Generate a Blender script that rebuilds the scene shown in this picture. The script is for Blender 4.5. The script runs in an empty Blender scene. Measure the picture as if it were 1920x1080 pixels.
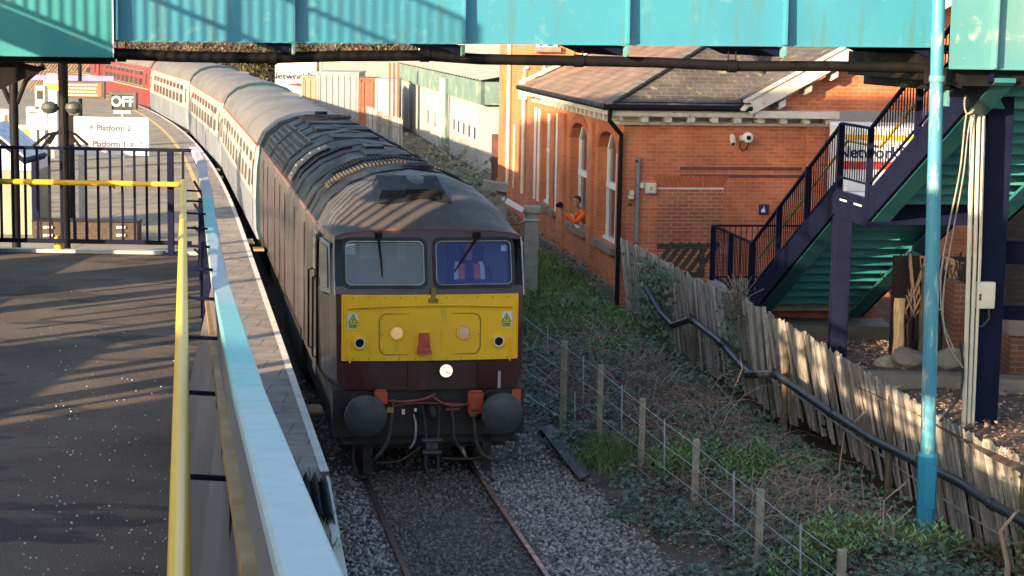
import bpy, bmesh, random
from math import *
from mathutils import Vector, Matrix
random.seed(7)
SC = bpy.context.scene
COL = SC.collection
F=3500.0; CZ=5.88; PIT=atan(488/3500.0); ROL=radians(1.0)
def _b():
    f=(0,cos(PIT),-sin(PIT)); u0=(0,sin(PIT),cos(PIT)); c,s=cos(ROL),sin(ROL)
    r=(c,s*u0[1],s*u0[2]); u=(-s,c*u0[1],c*u0[2]); return r,u,f
BR,BU,BF=_b()
def ray(px,py):
    a=(px-960)/F; b=(540-py)/F
    return tuple(BF[i]+BR[i]*a+BU[i]*b for i in range(3))
def at_z(px,py,z):
    d=ray(px,py); t=(z-CZ)/d[2]; return (d[0]*t,d[1]*t,z)
def at_y(px,py,Y):
    d=ray(px,py); t=Y/d[1]; return (d[0]*t,Y,CZ+d[2]*t)
def at_pl(px,py,P,D):
    # vertical plane through plan point P along plan direction D
    d=ray(px,py); n=(-D[1],D[0]); t=(n[0]*P[0]+n[1]*P[1])/(n[0]*d[0]+n[1]*d[1])
    return (d[0]*t,d[1]*t,CZ+d[2]*t)
def proj(p):
    v=(p[0],p[1],p[2]-CZ); z=sum(v[i]*BF[i] for i in range(3))
    return (960+F*sum(v[i]*BR[i] for i in range(3))/z, 540-F*sum(v[i]*BU[i] for i in range(3))/z, F/z)

# ---------------------------------------------------------------- helpers
SPLIT={'roof_panel','roof_ventilator','window_trim','window_arch','pilaster','body_seam','lower_lip','notice','landing_beam','downpipe','white_mark','stringer','soffit_edge','end','grab_rail','cornice','frieze','roof_louvre','intake_opening','base_strip','shade_wall','flange','binding_wire','fascia','body_line','gutter_line','pale_board','slot','bogie','gangway','footboard','rivet','bolt_head','vacuum_tag','guard_iron','lamp_iron'}
class MB:
    """collects polygons, builds ONE mesh object"""
    def __init__(s): s.V=[]; s.F=[]; s.S=[]
    def add(s, vs, fs, smooth=False):
        o=len(s.V); s.V+= [tuple(v) for v in vs]
        for f in fs: s.F.append(tuple(i+o for i in f)); s.S.append(smooth)
    def box(s, c, d, R=None):
        x,y,z=d[0]/2,d[1]/2,d[2]/2
        vs=[Vector((a*x,b*y,e*z)) for a in(-1,1) for b in(-1,1) for e in(-1,1)]
        if R is not None: vs=[R@v for v in vs]
        c=Vector(c)
        s.add([v+c for v in vs],[(0,1,3,2),(4,6,7,5),(0,4,5,1),(2,3,7,6),(0,2,6,4),(1,5,7,3)])
    def bx(s,x0,x1,y0,y1,z0,z1): s.box(((x0+x1)/2,(y0+y1)/2,(z0+z1)/2),(abs(x1-x0),abs(y1-y0),abs(z1-z0)))
    def bar(s,p,q,w,h,up=(0,0,1)):
        p=Vector(p);q=Vector(q);d=(q-p); L=d.length
        if L<1e-6: return
        d/=L; u=Vector(up); a=d.cross(u)
        if a.length<1e-4: a=d.cross(Vector((0,1,0)))
        a.normalize(); b=a.cross(d)
        R=Matrix((a,d,b)).transposed()
        s.box((p+q)/2,(w,L,h),R)
    def tube(s,pts,r,n=8,cap=True,smooth=True):
        pts=[Vector(p) for p in pts]; m=len(pts)
        rs=r if isinstance(r,(list,tuple)) else [r]*m
        t=(pts[1]-pts[0]).normalized(); a=t.orthogonal().normalized(); vs=[]
        for i in range(m):
            t2=(pts[min(i+1,m-1)]-pts[max(i-1,0)]).normalized()
            a=(a-t2*a.dot(t2)); a.normalize(); b=t2.cross(a)
            for k in range(n):
                th=2*pi*k/n; vs.append(pts[i]+(a*cos(th)+b*sin(th))*rs[i])
        fs=[(i*n+k,i*n+(k+1)%n,(i+1)*n+(k+1)%n,(i+1)*n+k) for i in range(m-1) for k in range(n)]
        if n==4: smooth=False
        s.add(vs,fs,smooth)
        if cap: s.add(vs[:n],[tuple(range(n-1,-1,-1))]); s.add(vs[-n:],[tuple(range(n))])
    def loft(s,rings,closed=True,cap0=False,cap1=False,smooth=True):
        n=len(rings[0]); m=len(rings)
        vs=[v for r in rings for v in r]; e=n if closed else n-1
        s.add(vs,[(i*n+k,i*n+(k+1)%n,(i+1)*n+(k+1)%n,(i+1)*n+k) for i in range(m-1) for k in range(e)],smooth)
        if cap0: s.add(rings[0],[tuple(range(n-1,-1,-1))])
        if cap1: s.add(rings[-1],[tuple(range(n))])
    def prism(s,poly,ext):
        ext=Vector(ext); a=[Vector(p) for p in poly]; b=[p+ext for p in a]; n=len(a)
        s.add(a+b,[tuple(range(n-1,-1,-1)),tuple(range(n,2*n))]+[(i,(i+1)%n,n+(i+1)%n,n+i) for i in range(n)])
    def lathe(s,prof,c,axis=(0,0,1),n=24,smooth=True,cap=True):
        ax=Vector(axis).normalized(); a=ax.orthogonal().normalized(); b=ax.cross(a); c=Vector(c)
        rings=[[c+ax*h+(a*cos(2*pi*k/n)+b*sin(2*pi*k/n))*max(r,1e-4) for k in range(n)] for r,h in prof]
        s.loft(rings,True,cap,cap,smooth)
    def poly(s,pts): s.add(pts,[tuple(range(len(pts)))])
    def pieces(s):
        """separate builders for pieces that do not touch"""
        n=len(s.V); par=list(range(n))
        def fi(a):
            while par[a]!=a: par[a]=par[par[a]]; a=par[a]
            return a
        for f in s.F:
            r=fi(f[0])
            for i in f[1:]: par[fi(i)]=r
        comp={}
        for i in range(n): comp.setdefault(fi(i),[]).append(i)
        C=[[v,[min(s.V[i][k] for i in v)-.002 for k in range(3)],[max(s.V[i][k] for i in v)+.002 for k in range(3)]] for v in comp.values()]
        ch=True
        while ch:
            ch=False
            for i in range(len(C)):
                for j in range(i+1,len(C)):
                    if all(C[i][1][k]<=C[j][2][k] and C[j][1][k]<=C[i][2][k] for k in range(3)):
                        C[i]=[C[i][0]+C[j][0],[min(C[i][1][k],C[j][1][k]) for k in range(3)],[max(C[i][2][k],C[j][2][k]) for k in range(3)]]; del C[j]; ch=True; break
                if ch: break
        out=[]
        for v,_,_ in C:
            st=set(v); mp={o:k for k,o in enumerate(v)}; b=MB(); b.V=[s.V[o] for o in v]
            for f,sm in zip(s.F,s.S):
                if f[0] in st: b.F.append(tuple(mp[i] for i in f)); b.S.append(sm)
            out.append(b)
        return out
    def build(s,name,m,parent=None,world=True,sharp=35):
        if name in SPLIT and parent is not None:
            ps=s.pieces()
            if len(ps)>1:
                for b in ps: r=b.build(name,m,parent,world,sharp)
                return r
        vs=s.V
        if parent is not None and world:
            M=PM(parent).inverted(); vs=[M@Vector(v) for v in vs]
        me=bpy.data.meshes.new(name); me.from_pydata([tuple(v) for v in vs],[],s.F); me.update()
        me.polygons.foreach_set('use_smooth',s.S)
        if any(s.S): me.set_sharp_from_angle(angle=radians(sharp))
        uv=me.uv_layers.new(name='UVMap'); co=me.vertices; arr=[0.0]*(2*len(me.loops))
        for p in me.polygons:
            n=p.normal; h=sqrt(n.x*n.x+n.y*n.y)
            if h<1e-3: tx,ty=1,0; bxx,byy,bz=0,1,0
            else:
                tx,ty=-n.y/h,n.x/h
                bxx,byy,bz=-ty*0+ (0*0 - n.z*ty), (n.z*tx), h
            for li in p.loop_indices:
                v=co[me.loops[li].vertex_index].co
                arr[2*li]=v.x*tx+v.y*ty; arr[2*li+1]=v.x*bxx+v.y*byy+v.z*bz
        uv.data.foreach_set('uv',arr)
        o=bpy.data.objects.new(name,me); COL.objects.link(o)
        if m is not None: me.materials.append(m)
        if parent is not None: o.parent=parent
        return o
def PM(o):
    M=Matrix.Translation(o.location)@o.rotation_euler.to_matrix().to_4x4()
    if o.parent is not None: M=PM(o.parent)@M
    return M
def tag(o,label=None,cat=None,group=None,kind=None):
    if label: o['label']=label
    if cat: o['category']=cat
    if group: o['group']=group
    if kind: o['kind']=kind
    return o
def thing(name,label,cat,loc=(0,0,0),rz=0,group=None):
    o=bpy.data.objects.new(name,None); COL.objects.link(o); o.empty_display_size=.2
    o.location=loc; o.rotation_euler=(0,0,rz); return tag(o,label,cat,group)
def dup(root,loc=None,rz=None,label=None):
    def cp(o,par):
        c=o.copy(); COL.objects.link(c); c.parent=par
        for ch in list(KIDS.get(o.name,[])) or [x for x in o.children]: cp(ch,c)
        return c
    r=cp(root,root.parent)
    if loc is not None: r.location=loc
    if rz is not None: r.rotation_euler=(0,0,rz)
    if label: r['label']=label
    return r
KIDS={}
def bevel(o,w=.01,seg=2,ang=40):
    b=o.modifiers.new('Bevel','BEVEL'); b.width=w; b.segments=seg; b.limit_method='ANGLE'; b.angle_limit=radians(ang); b.use_clamp_overlap=True
    return o
def text_mesh(txt,size,M,name,m,parent,depth=.003,align='CENTER',bold=False):
    cu=bpy.data.curves.new('txt','FONT'); cu.body=txt; cu.size=size; cu.align_x=align; cu.align_y='CENTER'; cu.extrude=depth
    if bold: cu.offset=size*.018
    o=bpy.data.objects.new('txt',cu); COL.objects.link(o)
    bpy.context.view_layer.update()
    me=bpy.data.meshes.new_from_object(o.evaluated_get(bpy.context.evaluated_depsgraph_get()))
    bpy.data.objects.remove(o); me.transform(M); me.name=name
    if parent is not None: me.transform(PM(parent).inverted())
    me.materials.clear(); me.materials.append(m)
    r=bpy.data.objects.new(name,me); COL.objects.link(r)
    if parent is not None: r.parent=parent
    return r
def face_M(c,nrm):
    """matrix that puts text (xy plane) at c facing horizontal direction nrm"""
    n=Vector((nrm[0],nrm[1],0)).normalized(); r=Vector((-n.y,n.x,0)); u=Vector((0,0,1))
    M=Matrix((r,u,n)).transposed().to_4x4(); M.translation=Vector(c); return M
def lerp(a,b,t): return tuple(a[i]+(b[i]-a[i])*t for i in range(len(a)))
def vadd(a,b): return tuple(x+y for x,y in zip(a,b))
# ---------------------------------------------------------------- materials
def newmat(name):
    m=bpy.data.materials.new(name); m.use_nodes=True; nt=m.node_tree
    return m,nt,nt.nodes['Principled BSDF']
def mat(name,c1,c2=None,scale=4,rough=.6,metal=0,bump=0,bscale=60,island=0,wear=None,stretch=None,spec=.5,detail=6,rvar=.12,coat=0,contrast=(.35,.65),dirt=None):
    # dirt=(colour,scale,threshold,width,stretch): a second patch layer with its own stretch
    """c1/c2 mixed by noise; wear=(colour,scale,threshold) patches; stretch=(sx,sy,sz) of the texture; island = random value shift per loose piece"""
    m,nt,b=newmat(name); N=nt.nodes; L=nt.links
    tc=N.new('ShaderNodeTexCoord'); mp=N.new('ShaderNodeMapping'); L.new(tc.outputs['Object'],mp.inputs[0])
    if stretch: mp.inputs['Scale'].default_value=stretch
    nz=N.new('ShaderNodeTexNoise'); nz.inputs['Scale'].default_value=scale; nz.inputs['Detail'].default_value=detail; L.new(mp.outputs[0],nz.inputs['Vector'])
    if c2 is None: c2=tuple(x*.8 for x in c1)
    rp=N.new('ShaderNodeValToRGB'); rp.color_ramp.elements[0].position=contrast[0]; rp.color_ramp.elements[1].position=contrast[1]
    rp.color_ramp.elements[0].color=(*c1,1); rp.color_ramp.elements[1].color=(*c2,1)
    L.new(nz.outputs['Fac'],rp.inputs[0]); out=rp.outputs[0]
    if wear:
        nw=N.new('ShaderNodeTexNoise'); nw.inputs['Scale'].default_value=wear[1]; nw.inputs['Detail'].default_value=9; nw.inputs['Roughness'].default_value=.65
        L.new(mp.outputs[0],nw.inputs['Vector'])
        r2=N.new('ShaderNodeValToRGB'); r2.color_ramp.elements[0].position=wear[2]; r2.color_ramp.elements[1].position=wear[2]+(wear[3] if len(wear)>3 else .06)
        L.new(nw.outputs['Fac'],r2.inputs[0]); mx=N.new('ShaderNodeMix'); mx.data_type='RGBA'
        L.new(r2.outputs[0],mx.inputs[0]); L.new(out,mx.inputs[6]); mx.inputs[7].default_value=(*wear[0],1); out=mx.outputs[2]
    if dirt:
        md=N.new('ShaderNodeMapping'); L.new(tc.outputs['Object'],md.inputs[0]); md.inputs['Scale'].default_value=dirt[4]; md.inputs['Location'].default_value=(3.1,1.7,.4)
        nw=N.new('ShaderNodeTexNoise'); nw.inputs['Scale'].default_value=dirt[1]; nw.inputs['Detail'].default_value=8; nw.inputs['Roughness'].default_value=.6; L.new(md.outputs[0],nw.inputs['Vector'])
        r2=N.new('ShaderNodeValToRGB'); r2.color_ramp.elements[0].position=dirt[2]; r2.color_ramp.elements[1].position=dirt[2]+dirt[3]; L.new(nw.outputs['Fac'],r2.inputs[0])
        mx=N.new('ShaderNodeMix'); mx.data_type='RGBA'; L.new(r2.outputs[0],mx.inputs[0]); L.new(out,mx.inputs[6]); mx.inputs[7].default_value=(*dirt[0],1); out=mx.outputs[2]
    if island:
        g=N.new('ShaderNodeNewGeometry'); mr=N.new('ShaderNodeMapRange'); L.new(g.outputs['Random Per Island'],mr.inputs[0])
        mr.inputs[3].default_value=1-island; mr.inputs[4].default_value=1+island
        mx=N.new('ShaderNodeMix'); mx.data_type='RGBA'; mx.blend_type='MULTIPLY'; mx.inputs[0].default_value=1
        L.new(out,mx.inputs[6]); L.new(mr.outputs[0],mx.inputs[7]); out=mx.outputs[2]
    L.new(out,b.inputs['Base Color'])
    b.inputs['Metallic'].default_value=metal; b.inputs['Specular IOR Level'].default_value=spec
    if coat: b.inputs['Coat Weight'].default_value=coat; b.inputs['Coat Roughness'].default_value=.15
    if rvar:
        mr=N.new('ShaderNodeMapRange'); L.new(nz.outputs['Fac'],mr.inputs[0]); mr.inputs[1].default_value=.3; mr.inputs[2].default_value=.7
        mr.inputs[3].default_value=max(rough-rvar,.02); mr.inputs[4].default_value=min(rough+rvar,1); L.new(mr.outputs[0],b.inputs['Roughness'])
    else: b.inputs['Roughness'].default_value=rough
    if bump:
        nb=N.new('ShaderNodeTexNoise'); nb.inputs['Scale'].default_value=bscale; nb.inputs['Detail'].default_value=5; L.new(mp.outputs[0],nb.inputs['Vector'])
        bp=N.new('ShaderNodeBump'); bp.inputs['Strength'].default_value=bump; bp.inputs['Distance'].default_value=.02
        L.new(nb.outputs['Fac'],bp.inputs['Height']); L.new(bp.outputs[0],b.inputs['Normal'])
    return m
def brickmat(name,ca,cb,mortar,bw=.225,bh=.075,ms=.01,rough=.85,bump=.5,var=(.5,1.3),offset=.5,patch=None,extra_scale=1.2,msmooth=.1):
    m,nt,b=newmat(name); N=nt.nodes; L=nt.links
    tc=N.new('ShaderNodeTexCoord'); br=N.new('ShaderNodeTexBrick'); L.new(tc.outputs['UV'],br.inputs[0])
    br.inputs['Scale'].default_value=1; br.inputs['Brick Width'].default_value=bw; br.inputs['Row Height'].default_value=bh
    br.inputs['Mortar Size'].default_value=ms; br.inputs['Mortar Smooth'].default_value=msmooth; br.offset=offset; br.inputs['Bias'].default_value=0
    br.inputs['Color1'].default_value=(*ca,1); br.inputs['Color2'].default_value=(*cb,1); br.inputs['Mortar'].default_value=(*mortar,1)
    nz=N.new('ShaderNodeTexNoise'); nz.inputs['Scale'].default_value=extra_scale; nz.inputs['Detail'].default_value=8; L.new(tc.outputs['Object'],nz.inputs['Vector'])
    mr=N.new('ShaderNodeMapRange'); mr.inputs[1].default_value=.3; mr.inputs[2].default_value=.7; mr.inputs[3].default_value=var[0]; mr.inputs[4].default_value=var[1]
    L.new(nz.outputs['Fac'],mr.inputs[0])
    mx=N.new('ShaderNodeMix'); mx.data_type='RGBA'; mx.blend_type='MULTIPLY'; mx.inputs[0].default_value=1
    L.new(br.outputs['Color'],mx.inputs[6]); L.new(mr.outputs[0],mx.inputs[7]); out=mx.outputs[2]
    if patch:
        n2=N.new('ShaderNodeTexNoise'); n2.inputs['Scale'].default_value=patch[1]; n2.inputs['Detail'].default_value=7; L.new(tc.outputs['Object'],n2.inputs['Vector'])
        r2=N.new('ShaderNodeValToRGB'); r2.color_ramp.elements[0].position=patch[2]; r2.color_ramp.elements[1].position=patch[2]+.1; L.new(n2.outputs['Fac'],r2.inputs[0])
        m2=N.new('ShaderNodeMix'); m2.data_type='RGBA'; L.new(r2.outputs[0],m2.inputs[0]); L.new(out,m2.inputs[6]); m2.inputs[7].default_value=(*patch[0],1); out=m2.outputs[2]
    L.new(out,b.inputs['Base Color']); b.inputs['Roughness'].default_value=rough
    if bump:
        bp=N.new('ShaderNodeBump'); bp.inputs['Strength'].default_value=bump; bp.inputs['Distance'].default_value=.01; bp.invert=True
        L.new(br.outputs['Fac'],bp.inputs['Height'])
        nb=N.new('ShaderNodeTexNoise'); nb.inputs['Scale'].default_value=70; L.new(tc.outputs['Object'],nb.inputs['Vector'])
        b2=N.new('ShaderNodeBump'); b2.inputs['Strength'].default_value=.25; b2.inputs['Distance'].default_value=.01; L.new(nb.outputs['Fac'],b2.inputs['Height']); L.new(bp.outputs[0],b2.inputs['Normal'])
        L.new(b2.outputs[0],b.inputs['Normal'])
    return m
def glass(name,tint=(.8,.88,.95),rough=.02,alpha=.35,tr_c=None):
    m,nt,b=newmat(name); N=nt.nodes; L=nt.links
    b.inputs['Base Color'].default_value=(*tint,1); b.inputs['Roughness'].default_value=rough; b.inputs['IOR'].default_value=1.5
    b.inputs['Specular IOR Level'].default_value=.9
    tr=N.new('ShaderNodeBsdfTransparent'); tr.inputs[0].default_value=(*(tr_c or tint),1); mx=N.new('ShaderNodeMixShader'); mx.inputs[0].default_value=alpha
    L.new(tr.outputs[0],mx.inputs[1]); L.new(b.outputs[0],mx.inputs[2]); L.new(mx.outputs[0],N['Material Output'].inputs[0])
    return m
def emat(name,c,st):
    m,nt,b=newmat(name); b.inputs['Base Color'].default_value=(*c,1); b.inputs['Emission Color'].default_value=(*c,1); b.inputs['Emission Strength'].default_value=st
    return m
TEAL=mat('teal_paint',(.042,.228,.318),(.034,.198,.288),1.2,rough=.5,wear=((.13,.30,.32),4,.58,.15),dirt=((.07,.155,.15),2.2,.54,.2,(3,3,.35)),bump=.08,bscale=25)
TEALP=mat('teal_paint_faded',(.065,.23,.255),(.11,.25,.26),1.5,rough=.55,wear=((.33,.40,.34),3,.58,.12),dirt=((.22,.17,.08),3,.62,.08,(3,3,.6)),bump=.1,bscale=30)
TEALD=mat('teal_paint_grubby',(.022,.20,.225),(.03,.235,.25),2,rough=.6,wear=((.10,.22,.20),3,.58,.15),dirt=((.25,.22,.07),2.6,.63,.08,(.5,.5,3)))
POLEM=mat('pole_paint',(.055,.255,.345),(.035,.20,.295),2,rough=.55,wear=((.30,.39,.36),4.0,.53,.10),stretch=(3,3,.6),dirt=((.20,.16,.10),6,.66,.05,(3,3,.8)),bump=.1,bscale=40)
POLEB=mat('pole_base_paint',(.03,.28,.42),(.025,.24,.38),2,rough=.4,wear=((.08,.2,.18),5,.64,.1))
TEALCAP,_nt,_b=newmat('teal_cap'); _N=_nt.nodes; _L=_nt.links
_tc=_N.new('ShaderNodeTexCoord'); _sp=_N.new('ShaderNodeSeparateXYZ'); _L.new(_tc.outputs['Object'],_sp.inputs[0])
_nz=_N.new('ShaderNodeTexNoise'); _nz.inputs['Scale'].default_value=2.6; _nz.inputs['Detail'].default_value=8; _L.new(_tc.outputs['Object'],_nz.inputs['Vector'])
_ma=_N.new('ShaderNodeMath'); _ma.operation='MULTIPLY_ADD'; _L.new(_nz.outputs['Fac'],_ma.inputs[0]); _ma.inputs[1].default_value=2.6; _L.new(_sp.outputs['Y'],_ma.inputs[2])
_mr=_N.new('ShaderNodeMapRange'); _L.new(_ma.outputs[0],_mr.inputs[0]); _mr.inputs[1].default_value=-16.5+1.3; _mr.inputs[2].default_value=1.3
_rp=_N.new('ShaderNodeValToRGB'); _L.new(_mr.outputs[0],_rp.inputs[0])  # bands of repainted and worn cap along its length
_el=_rp.color_ramp.elements; _el[0].position=0; _el[0].color=(.38,.46,.50,1); _el[1].position=1; _el[1].color=(.36,.40,.46,1)
for _p,_c in((.15,(.35,.44,.47)),(.25,(.24,.43,.45)),(.30,(.13,.42,.43)),(.40,(.14,.40,.42)),(.47,(.32,.40,.44)),(.60,(.36,.40,.43)),(.72,(.20,.40,.42)),(.78,(.11,.40,.42)),(.84,(.12,.39,.41)),(.88,(.33,.33,.36)),(.95,(.34,.33,.37))):
    _e=_el.new(_p); _e.color=(*_c,1)
_n2=_N.new('ShaderNodeTexNoise'); _n2.inputs['Scale'].default_value=14; _n2.inputs['Detail'].default_value=9; _L.new(_tc.outputs['Object'],_n2.inputs['Vector'])
_m2=_N.new('ShaderNodeMapRange'); _L.new(_n2.outputs['Fac'],_m2.inputs[0]); _m2.inputs[1].default_value=.3; _m2.inputs[2].default_value=.7; _m2.inputs[3].default_value=.88; _m2.inputs[4].default_value=1.04
_mx=_N.new('ShaderNodeMix'); _mx.data_type='RGBA'; _mx.blend_type='MULTIPLY'; _mx.inputs[0].default_value=1; _L.new(_rp.outputs[0],_mx.inputs[6]); _L.new(_m2.outputs[0],_mx.inputs[7]); _L.new(_mx.outputs[2],_b.inputs['Base Color']); _b.inputs['Roughness'].default_value=.5
NAVY=mat('navy_paint',(.005,.0065,.024),(.007,.009,.030),3,rough=.6,spec=.07,wear=((.022,.022,.04),9,.66,.1),bump=.05,bscale=30)
NAVYG=mat('navy_worn',(.105,.10,.115),(.135,.125,.135),2,rough=.45,wear=((.19,.165,.13),6,.62,.1),stretch=(1,.5,1))
TEALS=mat('teal_soffit',(.014,.125,.150),(.02,.15,.165),2,rough=.6,wear=((.07,.14,.12),4,.6,.12))
BLACK=mat('black_steel',(.007,.0065,.008),(.011,.010,.011),6,spec=.12,rough=.55,wear=((.022,.017,.014),10,.70),bump=.05)
YEL=mat('yellow_rail',(.62,.38,.012),(.55,.33,.012),3,rough=.45,bump=.1,bscale=30)
YELP=mat('yellow_rail_faded',(.78,.47,.035),(.70,.42,.05),.8,rough=.42,wear=((.66,.52,.18),5,.62,.1),stretch=(2,.5,2))
WHITE=mat('white_paint',(.78,.77,.74),(.68,.67,.63),4,rough=.5,wear=((.42,.40,.36),7,.70))
CREAM=mat('cream_paint',(.66,.60,.46),(.55,.50,.38),4,rough=.55,wear=((.35,.30,.2),8,.66))
PALING=mat('paling_wood',(.40,.37,.335),(.235,.212,.188),4,rough=.95,island=.42,stretch=(9,9,.7),bump=.6,bscale=12,wear=((.10,.085,.07),5,.60,.08),dirt=((.15,.15,.09),2.2,.60,.15,(2,2,1)),spec=.2)
OLDWOOD=mat('old_timber',(.17,.135,.09),(.105,.08,.055),5,rough=.9,stretch=(8,8,1),bump=.3,bscale=20,island=.2)
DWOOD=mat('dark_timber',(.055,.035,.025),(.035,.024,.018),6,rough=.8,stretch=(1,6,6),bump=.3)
CONC=mat('concrete',(.30,.28,.24),(.21,.20,.17),5,rough=.9,bump=.3,bscale=50,wear=((.12,.12,.08),4,.63,.1))
CONCP=mat('post_concrete',(.33,.29,.22),(.24,.21,.16),9,rough=.9,bump=.5,bscale=70,wear=((.14,.16,.08),14,.60,.1))
CONCD=mat('dark_concrete',(.20,.18,.155),(.13,.12,.105),3,rough=.92,bump=.4,bscale=35)
STEEL=mat('rail_steel',(.10,.065,.05),(.06,.04,.032),8,rough=.55,bump=.15)
SHINY=mat('polished_steel',(.36,.24,.19),(.26,.18,.15),8,rough=.4,metal=.8)
GALV=mat('galvanised_steel',(.42,.43,.44),(.32,.33,.35),6,rough=.45,metal=.5)
WIRE=mat('wire',(.42,.44,.48),None,6,rough=.4,metal=.3)
PIPEM=mat('black_plastic_pipe',(.016,.017,.024),(.028,.028,.034),5,rough=.4,wear=((.07,.07,.065),9,.66,.1))
BRICK=brickmat('red_brick',(.44,.104,.042),(.56,.16,.062),(.45,.24,.15),ms=.007,var=(.68,1.15),patch=((.55,.42,.32),2.2,.70))
BRICKS=brickmat('red_brick_side',(.44,.125,.045),(.52,.165,.06),(.40,.22,.13),ms=.005,var=(.75,1.15))
BRICKD=brickmat('infill_brick',(.39,.11,.055),(.30,.082,.045),(.44,.26,.17),ms=.007,var=(.7,1.15))
BRICKA=mat('arch_brick',(.40,.10,.038),(.32,.08,.03),8,rough=.85,bump=.2)
STONE=mat('sill_stone',(.24,.19,.15),(.17,.14,.11),6,rough=.9,bump=.2)
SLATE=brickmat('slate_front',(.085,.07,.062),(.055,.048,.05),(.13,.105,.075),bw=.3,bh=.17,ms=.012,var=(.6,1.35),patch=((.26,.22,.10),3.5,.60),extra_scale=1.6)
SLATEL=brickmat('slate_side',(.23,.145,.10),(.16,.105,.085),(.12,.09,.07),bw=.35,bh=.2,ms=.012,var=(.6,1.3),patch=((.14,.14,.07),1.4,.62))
LEAD=mat('ridge_tile',(.10,.09,.08),(.16,.13,.10),7,rough=.8,wear=((.5,.47,.4),12,.66))

# ================================================================ camera, light
cam=bpy.data.cameras.new('camera'); cam.sensor_width=36; cam.lens=F/1920*36; cam.clip_start=.1; cam.clip_end=3000
co=bpy.data.objects.new('camera',cam); COL.objects.link(co)
Rm=Matrix((BR,BU,tuple(-a for a in BF))).transposed(); co.matrix_world=Matrix.Translation((0,0,CZ))@Rm.to_4x4(); SC.camera=co
SUN_AZ=radians(40); SUN_EL=radians(14)
w=bpy.data.worlds.new('World'); SC.world=w; w.use_nodes=True; nt=w.node_tree
sk=nt.nodes.new('ShaderNodeTexSky'); sk.sky_type='NISHITA'; sk.sun_disc=False; sk.sun_elevation=SUN_EL; sk.sun_rotation=radians(180)+SUN_AZ
sk.air_density=1.0; sk.dust_density=1.6; sk.ozone_density=1.2
bg=nt.nodes['Background']; bg.inputs[1].default_value=.115; nt.links.new(sk.outputs[0],bg.inputs[0])
sl=bpy.data.lights.new('sun','SUN'); sl.energy=4.3; sl.angle=radians(.5); sl.color=(1,.74,.46)
so=bpy.data.objects.new('sun',sl); COL.objects.link(so)
ldir=Vector((sin(SUN_AZ)*cos(SUN_EL),cos(SUN_AZ)*cos(SUN_EL),-sin(SUN_EL)))
so.rotation_euler=ldir.to_track_quat('-Z','Y').to_euler(); so.location=(-30,-30,30)
SC.view_settings.view_transform='Standard'; SC.view_settings.look='None'; SC.view_settings.exposure=1.9; SC.view_settings.gamma=1
# ================================================================ track alignment
_xs={}
def _slope(Y):
    k=[(44,-.184),(54,-.197),(73,-.228),(93,-.28),(112,-.36),(130,-.46),(150,-.56)]
    if Y<=44: return -.184
    for a,b in zip(k,k[1:]):
        if Y<=b[0]: return a[1]+(b[1]-a[1])*(Y-a[0])/(b[0]-a[0])
    return -.56
def TX(Y):
    if Y<=44: return -.95-.184*(Y-23.04)
    i=44.0; x=TX(44)
    while i<Y-1e-6:
        st=min(1.0,Y-i); x+=_slope(i+st/2)*st; i+=st
    return x
def TP(Y,o,z=0):
    m=_slope(Y); L=sqrt(1+m*m); return (TX(Y)+o/L, Y-o*m/L, z)
def RISE(Y): return max(0,(Y-45)*.0045)
# ================================================================ setting
GROUND=mat('dirt_ground',(.13,.10,.07),(.09,.085,.045),.6,rough=.95,bump=.3,bscale=8)
BALLASTM=mat('ballast_bed',(.12,.097,.085),(.065,.053,.048),9,rough=.95,bump=.8,bscale=32,detail=8)
STONEM=mat('ballast_stone',(.36,.31,.29),(.21,.18,.165),25,rough=.9,island=.6,wear=((.12,.07,.045),1.6,.55,.15))
EARTH=mat('bank_earth',(.12,.09,.07),(.07,.055,.042),3,rough=.95,bump=.6,bscale=20)
FORE=mat('forecourt_dirt',(.12,.075,.055),(.06,.04,.032),5,rough=.95,bump=.6,bscale=16)
PLATM=brickmat('platform_surface',(.22,.20,.15),(.19,.175,.135),(.11,.10,.075),bw=2.4,bh=1.3,ms=.03,rough=.85,bump=.15,var=(.75,1.2),extra_scale=.8)
COPEM=brickmat('platform_slabs',(.25,.215,.19),(.21,.185,.17),(.11,.095,.085),bw=.6,bh=.62,ms=.012,rough=.75,bump=.3,var=(.7,1.25),extra_scale=2.5)
PLINE=mat('platform_white_line',(.66,.64,.60),(.52,.50,.47),3,rough=.7,wear=((.25,.23,.2),9,.66,.1))
PYEL=mat('platform_yellow_line',(.55,.40,.13),(.45,.33,.12),3,rough=.7,wear=((.25,.2,.13),6,.6,.1))
PWALL=brickmat('platform_wall',(.07,.05,.04),(.05,.04,.035),(.07,.06,.05),rough=.95)
def struct(name,mb,m): return tag(mb.build(name,m),kind='structure')
m=MB(); m.poly([(-1500,-300,-.45),(1500,-300,-.45),(1500,2500,-.45),(-1500,2500,-.45)]); struct('ground',m,GROUND)
Ys=[6+i*1.0 for i in range(0,140)]
m=MB(); rows=[]
for Y in Ys:
    rows.append([TP(Y,o,z+RISE(Y)+random.uniform(-.012,.012)) for o,z in ((-1.75,-.16),(-1.3,-.075),(-.95,-.06),(-.8,-.055),(-.6,-.06),(-.3,-.05),(0,-.055),(.3,-.05),(.6,-.06),(.8,-.055),(1.0,-.06),(1.35,-.08),(1.9,-.17),(2.6,-.2),(3.4,-.3))])
m.loft(rows,closed=False); tag(struct('track_bed',m,BALLASTM))
def bankz(o,Y):
    z=-.2+.2*max(0,o-2.0)/1.2 if o<3.2 else .22*min(1,(o-3.2)/1.2)-.22*max(0,(o-4.5)/1.0)
    return z+max(0,min(1,(Y-29)/11))*max(0,o-2.4)*.17+.06*sin(o*3.1+Y*1.7)*sin(Y*.9+o)
m=MB(); rows=[]
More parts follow.
